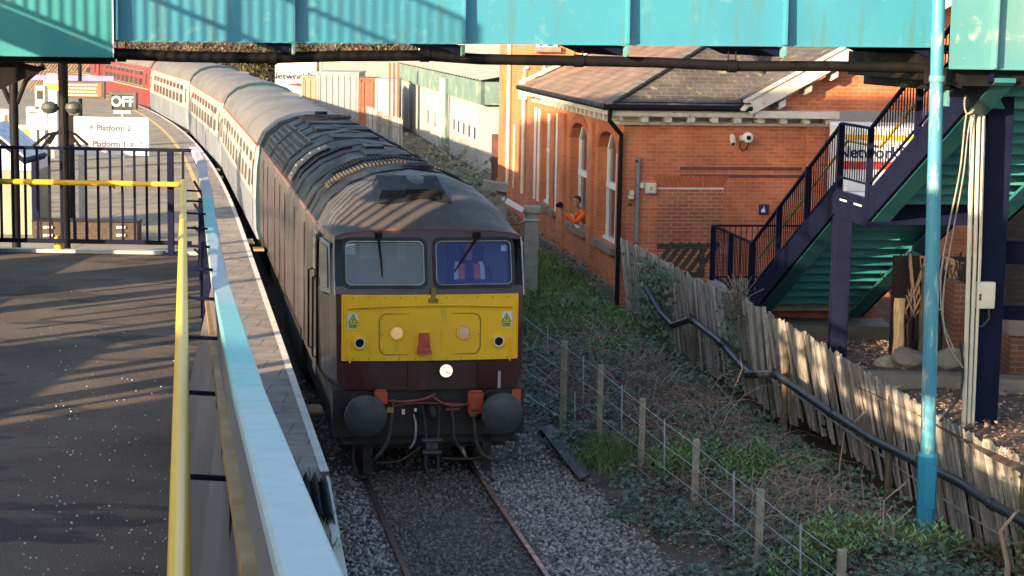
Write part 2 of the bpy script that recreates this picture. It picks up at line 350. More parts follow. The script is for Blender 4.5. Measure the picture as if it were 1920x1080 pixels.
for i in range(0,75):
    Y=9+i*.8
    rows.append([TP(Y,o,bankz(o,Y)) for o in (2.2,2.5,2.9,3.3,3.7,4.1,4.5,4.9,5.3,5.75)])
m.loft(rows,closed=False); struct('embankment',m,EARTH)
m=MB(); rows=[]
for i in range(0,12):
    Y=10+i*2.35
    zz=.62 if Y>31 else (1.2 if Y<25 else 1.2-(Y-25)/6*.58)
    rows.append([TP(Y,o,zz+random.uniform(-.05,.05)) for o in (5.8,6.3,7,7.8,8.6,9.5,11,14,20)])
m.loft(rows,closed=False); struct('forecourt',m,FORE)
m=MB(); m.poly([(-2,44,-.02),(70,44,.3),(70,170,.6),(-22,170,.6)]); struct('yard_ground',m,mat('yard_tarmac',(.05,.046,.04),(.035,.032,.026),2,rough=.9,bump=.3))
# platform (top, coping, lines, face)
PZ=.93; OE=-1.52
def strip(name,o0,o1,z,mt,Y0,Y1,st=1.5,zf=None):
    mm=MB(); rr=[]; n=max(1,int((Y1-Y0)/st))
    for i in range(n+1):
        Y=Y0+(Y1-Y0)*i/n; zz=(zf(Y) if zf else z)+RISE(Y)
        rr.append([TP(Y,o0,zz),TP(Y,o1,zz)])
    mm.loft(rr,closed=False,smooth=False); return struct(name,mm,mt)
YE=20.9
endz=lambda Y: PZ if Y>=YE else PZ-.62*(YE-Y)/2.9
m=MB(); rr=[]
for i in range(90):
    Y=YE+i*1.4; a=TP(Y,OE-.95,PZ+RISE(Y)); rr.append([a,(min(a[0]-1,-30-(Y-20)*.55),Y,PZ+RISE(Y))])
m.loft(rr,closed=False,smooth=False); struct('platform',m,PLATM)
strip('platform_coping',OE,OE-.95,PZ,COPEM,YE,146)
strip('platform_edge_line',OE-.002,OE-.10,PZ+.005,PLINE,YE-.25,146)
strip('platform_yellow_line',OE-.78,OE-.92,PZ+.005,PYEL,YE+8,146)
strip('platform_end_slope',OE,OE-1.6,0,COPEM,YE-2.9,YE,st=.5,zf=lambda Y:endz(Y))
strip('platform_slope_line',OE-.002,OE-.10,0,PLINE,YE-2.9,YE-.25,st=.5,zf=lambda Y:endz(Y)+.005)
m=MB(); rr=[]
for i in range(130):
    Y=YE-2.9+i*1.0; rr.append([TP(Y,OE-.06,(endz(Y) if Y<YE else PZ)+RISE(Y)-.005),TP(Y,OE-.06,-.4)])
m.loft(rr,closed=False,smooth=False); struct('platform_wall',m,PWALL)
# rails
def rail(off,label):
    m=MB(); prof=[(-.07,-.15),(.07,-.15),(.07,-.135),(.012,-.115),(.012,-.04),(.036,-.03),(.036,-.004),(.028,0),(-.028,0),(-.036,-.004),(-.036,-.03),(-.012,-.04),(-.012,-.115),(-.07,-.135)]
    rings=[]
    for i in range(0,120):
        Y=6+i*1.2; rings.append([TP(Y,off+a,z+RISE(Y)) for a,z in prof])
    root=thing('rail',label,'rail',TP(6,off,-.15))
    m.loft(rings,closed=True,cap0=True,cap1=True,smooth=False); m.build('web',STEEL,root)
    m=MB(); m.loft([[TP(6+i*1.2,off-.026,.002+RISE(6+i*1.2)),TP(6+i*1.2,off+.026,.002+RISE(6+i*1.2))] for i in range(120)],closed=False,smooth=False)
    m.build('running_surface',SHINY,root)
    return root
rail(-.752,'left running rail nearer the platform, rusty with a bright top'); rail(.752,'right running rail beside the gravel path, rusty with a bright top')
SLP=mat('sleeper_timber',(.06,.05,.045),(.04,.034,.03),5,rough=.9,bump=.5,stretch=(1,8,8))
first=None
for i in range(14):
    Y=13.2+i*.7
    c=TP(Y,0,-.135)
    if first is None:
        first=thing('sleeper','dark wooden sleeper sunk in the ballast between the rails','sleeper',c,atan(.184),group='sleepers under the near track')
        a=MB(); a.box((0,0,-.05),(2.5,.25,.13)); bevel(a.build('beam',SLP,first,world=False),.01)
        for s in(-1,1):
            a=MB(); 
            a.box((s*.752,0,.02),(.34,.16,.03)); a.box((s*(.752+.1),0,.05),(.05,.1,.06)); a.box((s*(.752-.1),0,.05),(.05,.1,.06)); a.build('rail_chair',STEEL,first,world=False)
        CH0=list(first.children)
    else:
        r=first.copy(); COL.objects.link(r); r.location=c
        for ch in CH0:
            k=ch.copy(); COL.objects.link(k); k.parent=r
# ballast stones, one uncountable mass
ico=bmesh.new(); bmesh.ops.create_icosphere(ico,subdivisions=1,radius=1); icv=[v.co.copy() for v in ico.verts]; icf=[tuple(v.index for v in f.verts) for f in ico.faces]; ico.free()
def stones(n,fn,r0,r1,name,mt,rng):
    m=MB()
    for _ in range(n):
        p=fn(rng); s=rng.uniform(r0,r1); R=Matrix.Rotation(rng.uniform(0,6.3),3,(rng.uniform(-1,1),rng.uniform(-1,1),rng.uniform(-1,1)+.01))
        sc=Vector((s*rng.uniform(.7,1.3),s*rng.uniform(.6,1),s*rng.uniform(.5,.8)))
        m.add([R@Vector((v.x*sc.x*rng.uniform(.8,1.15),v.y*sc.y,v.z*sc.z*rng.uniform(.8,1.2)))+Vector(p) for v in icv],icf)
    return tag(m.build(name,mt),kind='stuff')
rg=random.Random(3)
def BZ(o):
    K=((-1.75,-.16),(-1.3,-.075),(-.95,-.06),(.95,-.06),(1.35,-.08),(1.9,-.17),(2.6,-.2),(3.4,-.3))
    for a,b in zip(K,K[1:]):
        if o<=b[0]: return a[1]+(b[1]-a[1])*(o-a[0])/(b[0]-a[0])
    return -.3
def bpo(r):
    Y=r.uniform(17.5,24.5) if r.random()<.8 else r.uniform(24.5,31); o=r.uniform(-1.5,3.3)
    if o>2.4 and r.random()<.6: o=r.uniform(.9,2.4)
    z=BZ(o)
    return TP(Y,o,z+r.uniform(-.005,.022))+(o,)
STONED=mat('oily_ballast_stone',(.19,.155,.135),(.10,.082,.07),25,rough=.75,island=.5,wear=((.13,.06,.035),2.2,.56,.15))
def bpi(r):
    while True:
        p=bpo(r)
        if abs(p[3])<=.85: return p[:3]
def bpx(r):
    while True:
        p=bpo(r)
        if abs(p[3])>.78: return p[:3]
stones(12000,bpx,.018,.038,'ballast',STONEM,rg); stones(7500,bpi,.018,.036,'four_foot_ballast',STONED,rg)
# ================================================================ ramp the camera looks along
ASPH=mat('ramp_asphalt',(.130,.10,.08),(.08,.063,.055),1.2,rough=.9,bump=.6,bscale=90,wear=((.19,.155,.12),30,.60,.1),spec=.2,dirt=((.055,.046,.045),1.1,.56,.05,(1,2.2,1)))
GRIT=mat('white_grit',(.5,.51,.55),None,6,rough=.6,island=.2)
PXf=lambda Y: .16-.175*Y
FZ=lambda Y: 3.9-.0108*Y
m=MB(); rr=[[(PXf(Y),Y,FZ(Y)),(-5.3,Y,FZ(Y))] for Y in (-3,0,3,6,9,12,15,17.4)]
m.loft(rr,closed=False,smooth=False); 
m.loft([[(a[0],a[1],a[2]-.02),(a[0],a[1],a[2]-.28),(b[0],b[1],b[2]-.28),(b[0],b[1],b[2]-.02)] for a,b in rr],closed=True,cap0=True,cap1=True,smooth=False)
struct('ramp_deck',m,ASPH)
def gp(r):
    while True:
        Y=4+9*abs(r.gauss(0,.42)); x=r.uniform(-.27*Y,PXf(Y)-.02)
        if Y<15: return (x,Y,FZ(Y)+.002)
stones(520,gp,.0025,.007,'white_grit',GRIT,random.Random(5))
# parapet with painted cap
capp=[(-2,5.45),(.8,5.3),(2.4,5.16),(5,4.9),(8,4.69),(9.75,4.56),(12,4.49),(14,4.46),(16.2,4.47),(16.7,4.52),(17.0,4.62),(17.42,4.73)]
par=thing('ramp_parapet','low steel parapet with pale teal cap running along the right side of the ramp','parapet',(PXf(17.4),17.4,FZ(17.4)))
def capx(Y): return PXf(Y)-(0 if Y<16.6 else .02 if Y<16.9 else .035 if Y<17.2 else .10)
m=MB(); m.loft([[(capx(Y)-.042,Y,z-.035),(capx(Y)-.042,Y,z-.006),(capx(Y)-.036,Y,z),(capx(Y)+.038,Y,z),(capx(Y)+.044,Y,z-.006),(capx(Y)+.044,Y,z-.055)] for Y,z in capp],cap0=True,cap1=True,smooth=False)
m.build('cap',TEALCAP,par)
m=MB(); m.loft([[(capx(Y)-.20,Y,FZ(Y)+.0),(capx(Y)-.035,Y,z-.037),(capx(Y)-.012,Y,z-.037),(capx(Y)-.18,Y,FZ(Y)-.0)] for Y,z in capp[:6]],cap0=True,cap1=True,smooth=False)
m.build('web_plate',NAVYG,par)
for i in range(9):
    f=(i+.5)/9; m=MB(); Q=[(Y,FZ(Y)+(z-.06-FZ(Y))*f) for Y,z in capp[5:]]
    if i%2==0:
        for a,b in zip(Q,Q[1:]): m.bar((capx(a[0]),*a),(capx(b[0]),*b),.018,.018)
        m.build('rail',NAVY,par)
m=MB(); m.loft([[(capx(Y)-.075,Y,z-.15),(capx(Y)-.072,Y,z-.125),(capx(Y)-.045,Y,z-.125),(capx(Y)-.05,Y,z-.15)] for Y,z in capp[:6]],cap0=True,cap1=True,smooth=False)
m.build('flange_strip',mat('rust_edge',(.28,.17,.05),(.2,.12,.04),5,rough=.6),par)
for i in range(15):
    Y=2.2+i*1.02; z=next(a[1]+(b[1]-a[1])*(Y-a[0])/(b[0]-a[0]) for a,b in zip(capp,capp[1:]) if a[0]<=Y<=b[0])
    m=MB(); m.bar((capx(Y)-.045,Y,FZ(Y)-.02),(capx(Y)-.04,Y,z-.16),.04,.05,up=(1,0,0)); m.build('stiffener',NAVY,par)
m=MB(); m.loft([[(capx(Y)+.044,Y,z-.05),(capx(Y)+.044,Y,z-.028),(capx(Y)+.050,Y,z-.028),(capx(Y)+.050,Y,z-.05)] for Y,z in capp[:-3]],cap0=True,cap1=True,smooth=False); m.build('rusty_edge',mat('rust_edge_right',(.30,.13,.05),(.2,.09,.04),6,rough=.7),par)
# yellow handrail
hA=Vector(at_y(336,1080,3.6)); hB=Vector(at_y(344,341,16.55))
hr=thing('ramp_handrail','faded yellow tubular handrail along the inside of the ramp parapet','handrail',(hB.x,hB.y,FZ(16.5)))
dv=(hB-hA).normalized(); h0=hA-dv*6
m=MB(); pts=[h0+(hB-h0)*(i/12) for i in range(13)]
pts+= [Vector(at_y(343,341,17.22))]
m.tube(pts,.0245,14); m.build('tube',YELP,hr)
for i in range(11):
    p=hA+dv*(i*1.3-.1); m=MB(); m.tube([p+Vector((0,0,-.02)),p+Vector((.02,0,-.06)),Vector((PXf(p.y)-.03,p.y,p.z-.065))],.008,8); m.build('bracket',NAVY,hr)
# end railing of the ramp
er=thing('ramp_end_railing','black steel bar railing closing the far end of the ramp','railing',(-4.2,17.35,FZ(17.35)))
ey=17.35; ez=FZ(ey)
def EX(px,y): return at_y(px,y,ey)
zt=EX(180,276)[2]; zb=EX(180,453)[2]; x1=EX(358,278)[0]; x0=-6.6
m=MB(); m.bx(x0,x1,ey-.025,ey+.025,zt-.03,zt); m.build('top_rail',NAVY,er)
m=MB(); m.bx(x0,x1,ey-.015,ey+.015,zb-.02,zb+.02); m.build('bottom_rail',NAVY,er)
for px in (320,20-256,22-512):
    X=EX(px,370)[0]; m=MB(); m.bx(X-.027,X+.027,ey-.027,ey+.027,ez,zt-.03); m.bx(X-.085,X+.085,ey-.06,ey+.06,ez,ez+.015)
    for s in(-1,1): m.box((X+s*.06,ey-.03,ez+.03),(.025,.025,.03))
    m.build('post',NAVY,er)
px=343.5
k=0
while px>-600:
    if abs(px-320)>9:
        X=EX(px,370)[0]; m=MB(); m.bx(X-.0105,X+.0105,ey-.0105,ey+.0105,zb,zt-.02); m.build('bar',NAVY,er)
    px-=22.75; k+=1
hrE=thing('end_handrail','bright yellow tubular handrail fixed across the bars of the ramp end railing','handrail',(-4.2,17.2,ez))
m=MB(); zz=EX(150,341)[2]; m.tube([(x0,ey-.1,zz),(EX(255,341)[0],ey-.1,zz+.0)],.026,14); m.build('sleeve',YEL,hrE)
m=MB(); m.tube([(EX(255,341)[0],ey-.1,zz),(EX(343,341)[0],ey-.1,zz)],.023,14); m.build('tube',YELP,hrE)
for px in(-120,60,215,318):
    X=EX(px,341)[0]; m=MB(); m.tube([(X,ey-.1,zz-.02),(X,ey-.01,zz-.05)],.008,6); m.build('bracket',NAVY,hrE)
m=MB(); m.bx(x0,PXf(17.45)-.01,17.41,17.5,ez-.25,ez+.03); kb=m.build('ramp_end_kerb',GALV); tag(kb,'pale steel edge strip along the far end of the ramp floor','kerb')
yc=thing('bollard','small bright yellow cylinder on the kerb at the far end of the ramp','bollard',EX(105,474))
c=Vector(EX(105,474)); c.y=17.46; c.z=ez+.03
m=MB(); m.lathe([(.042,0),(.042,.1),(.036,.112)],c,n=16); m.build('body',YEL,yc)
m=MB(); m.lathe([(.03,.113),(.03,.125),(.02,.13)],c,n=16); m.build('top',mat('orange_top',(.5,.2,.02)),yc)
# solid sides of the ramp
m=MB(); rr=[]
for Y in (-3,2,7,12,17.4):
    rr.append([(PXf(Y)-.04,Y,-.4),(PXf(Y)-.04,Y,FZ(Y)-.29),(-5.27,Y,FZ(Y)-.29),(-5.27,Y,-.4)])
m.loft(rr,closed=True,cap0=True,cap1=True,smooth=False); struct('ramp_wall',m,CONCD)

# ================================================================ footbridge
GL=Vector((-4.26,20,5.66)); GR=Vector((4.90,22.0,5.66)); gd=(GR-GL); GLEN=gd.length; gd.normalize(); gz=atan2(gd.y,gd.x); gn=Vector((-gd.y,gd.x,0))
def G(x,y,z): return tuple(GL+gd*x+gn*y+Vector((0,0,z)))
fb=thing('footbridge','teal steel footbridge girder crossing over the tracks above the locomotive','bridge',GL,gz)
def gm(name,mt,fn):
    m=MB(); fn(m); return m.build(name,mt,fb,world=False)
SL=.008  # the girder climbs a little to the right
def plate(m,x0,x1,y0,y1,z0,z1,sl=True):
    a=SL if sl else 0
    m.prism([(x0,y0,z0+a*x0),(x1,y0,z0+a*x1),(x1,y0,z1+a*x1),(x0,y0,z1+a*x0)],(0,y1-y0,0))
TOPZ=1.02
gm('girder',TEAL,lambda m:(plate(m,-.02,9.4,0,.02,.012,TOPZ),plate(m,-.02,9.4,-.035,.14,0,.012),plate(m,-.02,9.4,-.06,.12,TOPZ,TOPZ+.03)))
gm('girder',TEALD,lambda m:(plate(m,-.02,9.4,2.1,2.12,.012,TOPZ),plate(m,-.02,9.4,2.0,2.2,0,.012)))
for i in range(0,6):
    x=.0+i*1.868+.005
    gm('stiffener',TEAL,lambda m:m.prism([(x,-.125,.02+SL*x),(x,0,.02+SL*x),(x,0,TOPZ+SL*x),(x,-.10,TOPZ+SL*x)],(.022,0,0)))
    if i:
        gm('bracket',TEALP,lambda m:m.prism([(x,-.12,SL*x-.002),(x,-.10,-.11+SL*x),(x,-.07,-.13+SL*x),(x,.1,-.12+SL*x),(x,.35,-.02+SL*x)],(.022,0,0)))
        gm('cross_beam',NAVY,lambda m:m.prism([(x-.32,.05,SL*x-.004),(x-.02,.05,SL*x-.12),(x-.02,.05,SL*x-.004)],(0,2.0,0)))
gm('deck',BLACK,lambda m:(plate(m,-.02,9.4,.03,2.09,.06,.14)))
for yy,nm in((.0,'near'),(2.1,'far')):
    def ff(m):
        m.bx(0,9.4,yy-.03,yy+.03,1.75,1.8)
        for k in range(84): m.bx(.05+k*.112,.066+k*.112,yy-.008,yy+.008,1.05,1.76)
    gm('railing',NAVY,ff)
# left landing box and right landing box of the bridge
lb=thing('bridge_landing','teal landing box at the left end of the footbridge, set lower than the girder','landing',G(-2.5,0,-.3),gz)
def GM(par,name,mt,fn): 
    m=MB(); fn(m); m.V=[G(*v) for v in m.V]; return m.build(name,mt,par)
GM(lb,'panel',TEALD,lambda m:(m.bx(-1.6,-.03,-.10,-.08,-.155,1.2),m.bx(-1.6,-.045,-.16,-.05,-.165,-.155),m.bx(-11,-1.6,-.10,-.08,.95,4.9)))  # long out-of-frame panel is added to shade the brick wall
GM(lb,'edge_strip',WHITE,lambda m:m.bx(-.03,-.018,-.14,-.02,-.165,TOPZ))
GM(lb,'underside_beam',BLACK,lambda m:(m.bx(-1.6,-.05,-.02,2.2,-.24,-.167),m.prism([(-1.0,.1,-.24),(-.72,.1,-.3),(-1.2,.1,-.52),(-1.75,.1,-.52),(-1.75,.1,-.24)],(0,.3,0)),m.bx(-.75,0,-.02,.5,-.215,-.17)))
GM(lb,'deck',BLACK,lambda m:m.bx(-11,-.05,0,2.2,1.0,1.1))
rb=thing('bridge_landing','teal landing panel at the right end of the footbridge, behind the tall teal pole','landing',G(11,0,-.3),gz)
GM(rb,'panel',TEALP,lambda m:(m.bx(9.10,15,-.97,-.95,-.14,TOPZ+.3),m.bx(9.10,15,-1.02,-.88,-.152,-.14)))
GM(rb,'stiffener',TEALP,lambda m:m.bx(9.60,9.622,-1.08,-.97,-.14,TOPZ))
GM(rb,'underside_beam',BLACK,lambda m:(m.bx(9.2,15,-.85,-.1,-.34,-.155),m.bx(9.42,14,.3,2.2,-.42,-.215),m.bx(9.2,9.5,.1,2.2,-.3,-.0)))
GM(rb,'deck',BLACK,lambda m:m.bx(9.55,14,-.93,2.2,.0,.1))
# service pipe slung beneath the girder
sp=thing('service_pipe','black cable pipe slung on rods beneath the teal footbridge','pipe',G(0,.1,-.2),gz)
pp=[(205,100),(330,106),(500,109),(640,105),(800,104),(900,111),(1080,114),(1230,117),(1380,124),(1560,124),(1750,128)]
P2=[Vector(at_pl(a,b,G(0,.12,0),gd)) for a,b in pp]
m=MB(); m.tube(P2,.062,12); m.build('pipe',BLACK,sp)
for px,py in((228,103),(510,109),(796,104),(1085,114),(1372,124)):
    a=Vector(at_pl(px,py,G(0,.12,0),gd)); m=MB()
    m.tube([a-gd*.05,a+gd*.05],.075,12)
    for s in(-.045,.045): m.tube([a+gd*s,a+gd*s+Vector((0,0,.24))],.007,6)
    m.build('hanger',BLACK,sp)
# ================================================================ tall teal pole
pb=Vector(at_z(1736,982,.3)); pt=Vector(at_y(1760,0,pb.y))
po=thing('lamp_pole','tall peeling teal pole with a thicker eight sided base on the weedy bank','pole',pb)
ax=(pt-pb); top=pb+ax*1.75
mid=pb+ax*(0.77/ax.length)
m=MB(); m.loft([[mid-ax*.01+Vector((cos(a)*r,sin(a)*r,0)) for a in [2*pi*k/20 for k in range(20)]] for r in(.085,)]+[[pb+ax*t+Vector((cos(2*pi*k/20)*r,sin(2*pi*k/20)*r,0)) for k in range(20)] for t,r in((.5,.083),(.62,.08),(.8,.077),(.83,.079),(.8305,.074),(1.75,.066))],cap1=True); m.build('shaft',POLEM,po)
m=MB(); m.loft([[pb+ax*t+Vector((cos(2*pi*(k+.5)/8)*r,sin(2*pi*(k+.5)/8)*r,0)) for k in range(8)] for t,r in((-.06,.112),(.135,.115),(.14,.105))],cap1=True,smooth=False); m.build('base',POLEB,po)
m=MB(); m.box(pb+Vector((.0,-.112,.45)),(.12,.012,.5)); m.build('door',POLEB,po)
z1=at_y(1760,150,pb.y)
m=MB(); m.lathe([(.086,-.02),(.09,0),(.09,.03),(.086,.05)],Vector(at_y(1757,150,pb.y)),n=20); m.build('collar',TEALP,po)
# ================================================================ stairs on the right
SP0=Vector((4.0,31,0)); SD=Vector((1.16,-8.5,0)).normalized(); SR=Vector((-SD.y,SD.x,0)); 
SW=2.0
def S(t,l,z): return tuple(SP0+SD*t+SR*l+Vector((0,0,z)))
st=thing('staircase','navy and teal steel staircase with bar railings climbing to the footbridge','stairs',S(0,0,.6),0)
def sm(name,mt,fn):
    m=MB(); fn(m); return m.build(name,mt,st)
ZB=1.38; T1=4.45; ZM=3.62; T2=T1+1.42; T3=T2+4.05; ZT=ZM+2.36*4.05/4.75
def stringer(m,l,w,t0,z0,t1,z1,h,off):
    m.prism([S(t0,l,z0+off),S(t1,l,z1+off),S(t1,l,z1+off-h),S(t0,l,z0+off-h)],SR*w)
for l in(0,SW-.05):
    sm('stringer',NAVY,lambda m:(stringer(m,l,.05,-.1,ZB,T1,ZM,.42,.16)))
    sm('stringer',NAVY,lambda m:(stringer(m,l,.05,T2,ZM,T3,ZT,.42,.16)))
sm('soffit_edge',TEALS,lambda m:(stringer(m,.06,.25,-.1,ZB,T1,ZM,.05,-.22),stringer(m,.06,.25,T2,ZM,T3,ZT,.05,-.22),stringer(m,SW-.31,.25,-.1,ZB,T1,ZM,.05,-.22),stringer(m,SW-.31,.25,T2,ZM,T3,ZT,.05,-.22)))
def steps(t0,z0,t1,z1,n):
    for i in range(n):
        ta=t0+(t1-t0)*i/n; tb=t0+(t1-t0)*(i+1)/n; z=z0+(z1-z0)*(i+1)/n; zp=z0+(z1-z0)*i/n
        m=MB(); m.prism([S(ta,.052,z),S(tb+.02,.052,z),S(tb+.03,.052,z-.135),S(tb+.012,.052,z-.135),S(tb-.0,.052,z-.02),S(ta,.052,z-.02)],SR*(SW-.104))
        m.build('step',TEALD,st)
steps(0,ZB,T1,ZM,13); steps(T2,ZM,T3,ZT,13)
def slab(m,t0,t1,l0,l1,z0,z1): m.prism([S(t0,l0,z0),S(t1,l0,z0),S(t1,l0,z1),S(t0,l0,z1)],SR*(l1-l0))
sm('landing_beam',NAVY,lambda m:(slab(m,T1-.02,T2+.02,-.006,.06,ZM-.33,ZM+.05),slab(m,T1+.1,T2-.1,1.9,2.0,ZM-.3,ZM+.05),slab(m,T1-.03,T1+.03,.06,2,ZM-.3,ZM-.03),slab(m,T2-.03,T2+.03,.06,2,ZM-.3,ZM-.03)))
sm('landing_deck',GALV,lambda m:slab(m,T1,T2,.06,SW-.1,ZM-.02,ZM+.02))
sm('landing_deck',CONC,lambda m:slab(m,-2.9,0,-.05,SW+.1,ZB-.14,ZB))
for tt,ln in((T1+.22,.3),(T1+.85,.33)):
    sm('white_mark',WHITE,lambda m:slab(m,tt,tt+ln,-.012,-.006,ZM-.08,ZM-.055))
# railings: (t,z) polyline of floor line
def railpanel(a,b,l=0.02,h=1.0,posts=(),off=.16,gap=.105,z_bottom=.08):
    (ta,za),(tb,zb)=a,b
    def ff(m):
        A=Vector(S(ta,l,za+off+h-off)); B=Vector(S(tb,l,zb+off+h-off))
        m.bar(A,B,.05,.035)
        m.bar(A-Vector((0,0,h-off-z_bottom)),B-Vector((0,0,h-off-z_bottom)),.03,.025)
        n=int(abs(tb-ta)/gap)
        for i in range(1,n):
            f=i/n; p=A+(B-A)*f; m.box((p.x,p.y,p.z-(h-off-z_bottom)/2),(.014,.014,h-off-z_bottom))
    sm('railing',NAVY,ff)
H=1.03
railpanel((-.05,ZB),(T1+.1,ZM)); railpanel((T1+.1,ZM),(T2-.05,ZM)); railpanel((T2-.05,ZM),(T3,ZT)); railpanel((-2.8,ZB),(-.05,ZB),off=.02,z_bottom=.06)
railpanel((-.05,ZB),(T1+.1,ZM),l=SW-.02); railpanel((T1+.1,ZM),(T2-.05,ZM),l=SW-.02); railpanel((T2-.05,ZM),(T3,ZT),l=SW-.02)
def crossrail(m):
    A=Vector(S(-2.8,.02,ZB+1.0)); B=Vector(S(-2.8,SW,ZB+1.0)); m.bar(A,B,.05,.035); m.bar(A-Vector((0,0,.94)),B-Vector((0,0,.94)),.03,.025)
    for i in range(1,19):
        p=A+(B-A)*(i/19); m.box((p.x,p.y,p.z-.47),(.014,.014,.94))
sm('railing',NAVY,crossrail)
for t,z in((-2.8,ZB),(-1.5,ZB),(-.05,ZB),(1.5,ZB+(ZM-ZB)*1.5/T1),(3.0,ZB+(ZM-ZB)*3/T1),(T1+.08,ZM),(T2-.05,ZM),(T2+1.75,ZM+(ZT-ZM)*1.75/(T3-T2)),(T2+3.4,ZM+(ZT-ZM)*3.4/(T3-T2))):
    sm('post',NAVY,lambda m:m.box(S(t,.02,z+.5),(.085,.085,1.0)))
# inner grab rails (yellow-white tube seen through the bars)
sm('grab_rail',YELP,lambda m:(m.tube([S(-.05,.14,ZB+.75),S(T1,.14,ZM+.75),S(T2,.14,ZM+.75),S(T3,.14,ZT+.75)],.02,8),m.tube([S(-.05,SW-.14,ZB+.75),S(T1,SW-.14,ZM+.75),S(T2,SW-.14,ZM+.75),S(T3,SW-.14,ZT+.75)],.02,8)))
# columns
def column(px,py,Y,wd,ztop,label,zb=.3):
    c=at_y(px,py,Y); r=thing('steel_column',label,'column',(c[0],Y,zb)); 
    m=MB()  # H section
    m.bx(c[0]-wd/2,c[0]+wd/2,Y-wd/2,Y-wd/2+.025,zb,ztop); m.bx(c[0]-wd/2,c[0]+wd/2,Y+wd/2-.025,Y+wd/2,zb,ztop); m.bx(c[0]-.012,c[0]+.012,Y-wd/2+.025,Y+wd/2-.025,zb,ztop)
    bevel(m.build('shaft',NAVY,r),.006)
    m=MB(); m.bx(c[0]-wd*.8,c[0]+wd*.8,Y-wd*.8,Y+wd*.8,zb,zb+.03)
    m.build('base_plate',NAVY,r); return c
c1=column(1577,480,26.3,.24,ZM-.31,'navy steel column holding up the middle landing of the stairs')
c2=column(1855,500,22.3,.31,5.22,'thick navy steel column at the right, below the bridge landing, with a cream box fixed to it')
GM(rb,'bearing_plate',TEALP,lambda m:(m.bx(9.7,10.3,.3,.6,-.62,-.43)))
# cream conduit bundle and loose cables beside the column
cb=thing('conduit_bundle','pale cream vertical conduits with cables strapped beside the navy column','conduit',at_y(1810,790,22.0))
for k,(dx,r) in enumerate(((0,.028),(.07,.024),(.13,.02))):
    a=Vector(at_y(1826,150,22.02+.02*k)); b=Vector(at_y(1808,800,22.02+.02*k)); m=MB(); m.tube([a+Vector((dx,0,0)),lerp(a+Vector((dx,0,0)),b+Vector((dx,0,0)),.5),b+Vector((dx*.8,0,-.4))],r,10); m.build('conduit',CREAM,cb)
m=MB(); a=Vector(at_y(1775,145,22)); b=Vector(at_y(1822,165,22.05)); m.bar(a,b,.1,.1); m.bar(b+Vector((-.02,0,0)),b+Vector((.12,0,.08)),.07,.07); m.build('elbow',CREAM,cb)
CABG=mat('grey_cable',(.28,.25,.2),(.2,.18,.15),6,rough=.6)
def cable(label,pts,Y,r=.012,mt=CABG,name='cable'):
    P=[Vector(at_y(x,y,Y+(i%2)*.02)) for i,(x,y) in enumerate(pts)]
    Q=[]
    for i in range(len(P)-1):
        p0=P[max(i-1,0)];p1=P[i];p2=P[i+1];p3=P[min(i+2,len(P)-1)]
        for k in range(6):
            t=k/6; Q.append(.5*((2*p1)+(p2-p0)*t+(2*p0-5*p1+4*p2-p3)*t*t+(3*p1-p0-3*p2+p3)*t**3))
    Q.append(P[-1]); m=MB(); m.tube(Q,r,8); return tag(m.build(name,mt),label,'cable')
cable('grey cable hanging in a long slack curve right of the teal pole',[(1834,150),(1812,215),(1800,320),(1778,430),(1764,520),(1768,600),(1790,660)],21.95,.011)
cable('second grey cable dropping from the conduit top, inside the long slack one',[(1842,150),(1818,230),(1806,330),(1786,440),(1768,560),(1776,640),(1806,690)],21.9,.009)
cable('short looped cable at the top of the cream conduits',[(1846,160),(1822,170),(1809,186),(1812,212),(1826,205),(1838,175)],21.85,.012)
cable('thick dark cable curving out of the conduits down to the ground',[(1800,640),(1806,690),(1800,740),(1780,768),(1762,790)],21.95,.016,PIPEM)
jb=thing('junction_box','cream junction box on the front of the thick navy column','junction box',at_y(1847,580,22.12))
a=at_y(1847,553,22.1); m=MB(); m.box((a[0],22.09,a[2]),(.22,.09,.32)); bevel(m.build('case',CREAM,jb),.012)
m=MB(); m.box((a[0]-.07,22.043,a[2]-.02),(.025,.008,.08)); m.build('latch',DWOOD,jb)
m=MB(); m.tube([(a[0]+.05,22.09,a[2]-.16),(a[0]+.06,22.08,a[2]-.28),(a[0]-.02,22.08,a[2]-.38),(a[0]-.12,22.06,a[2]-.36)],.012,8); m.build('lead',PIPEM,jb)
# horizontal beams at the right margin
bmR=thing('steel_frame','navy horizontal steel frame meeting the thick column at the right margin','steel frame',at_y(1900,500,22.6))
a=Vector(at_y(1850,470,22.6)); 
m=MB(); m.bar(a,a+Vector((2.2,-.5,0)),.12,.24); m.build('beam',NAVY,bmR)
m=MB(); m.bar(a+Vector((0,0,.13)),a+Vector((2.2,-.5,.13)),.2,.02); m.bar(a+Vector((0,0,-.13)),a+Vector((2.2,-.5,-.13)),.2,.02); m.build('flange',NAVY,bmR)
b=Vector(at_y(1880,585,22.8)); m=MB(); m.bar(b,b+Vector((2.2,-.3,0)),.1,.18); m.build('beam',NAVY,bmR)
for k in range(6):
    m=MB(); m.tube([a+Vector((.05,-.12,.09-.035*k)),a+Vector((.05,-.14,.09-.035*k))],.012,6); m.build('bolt',GALV,bmR)
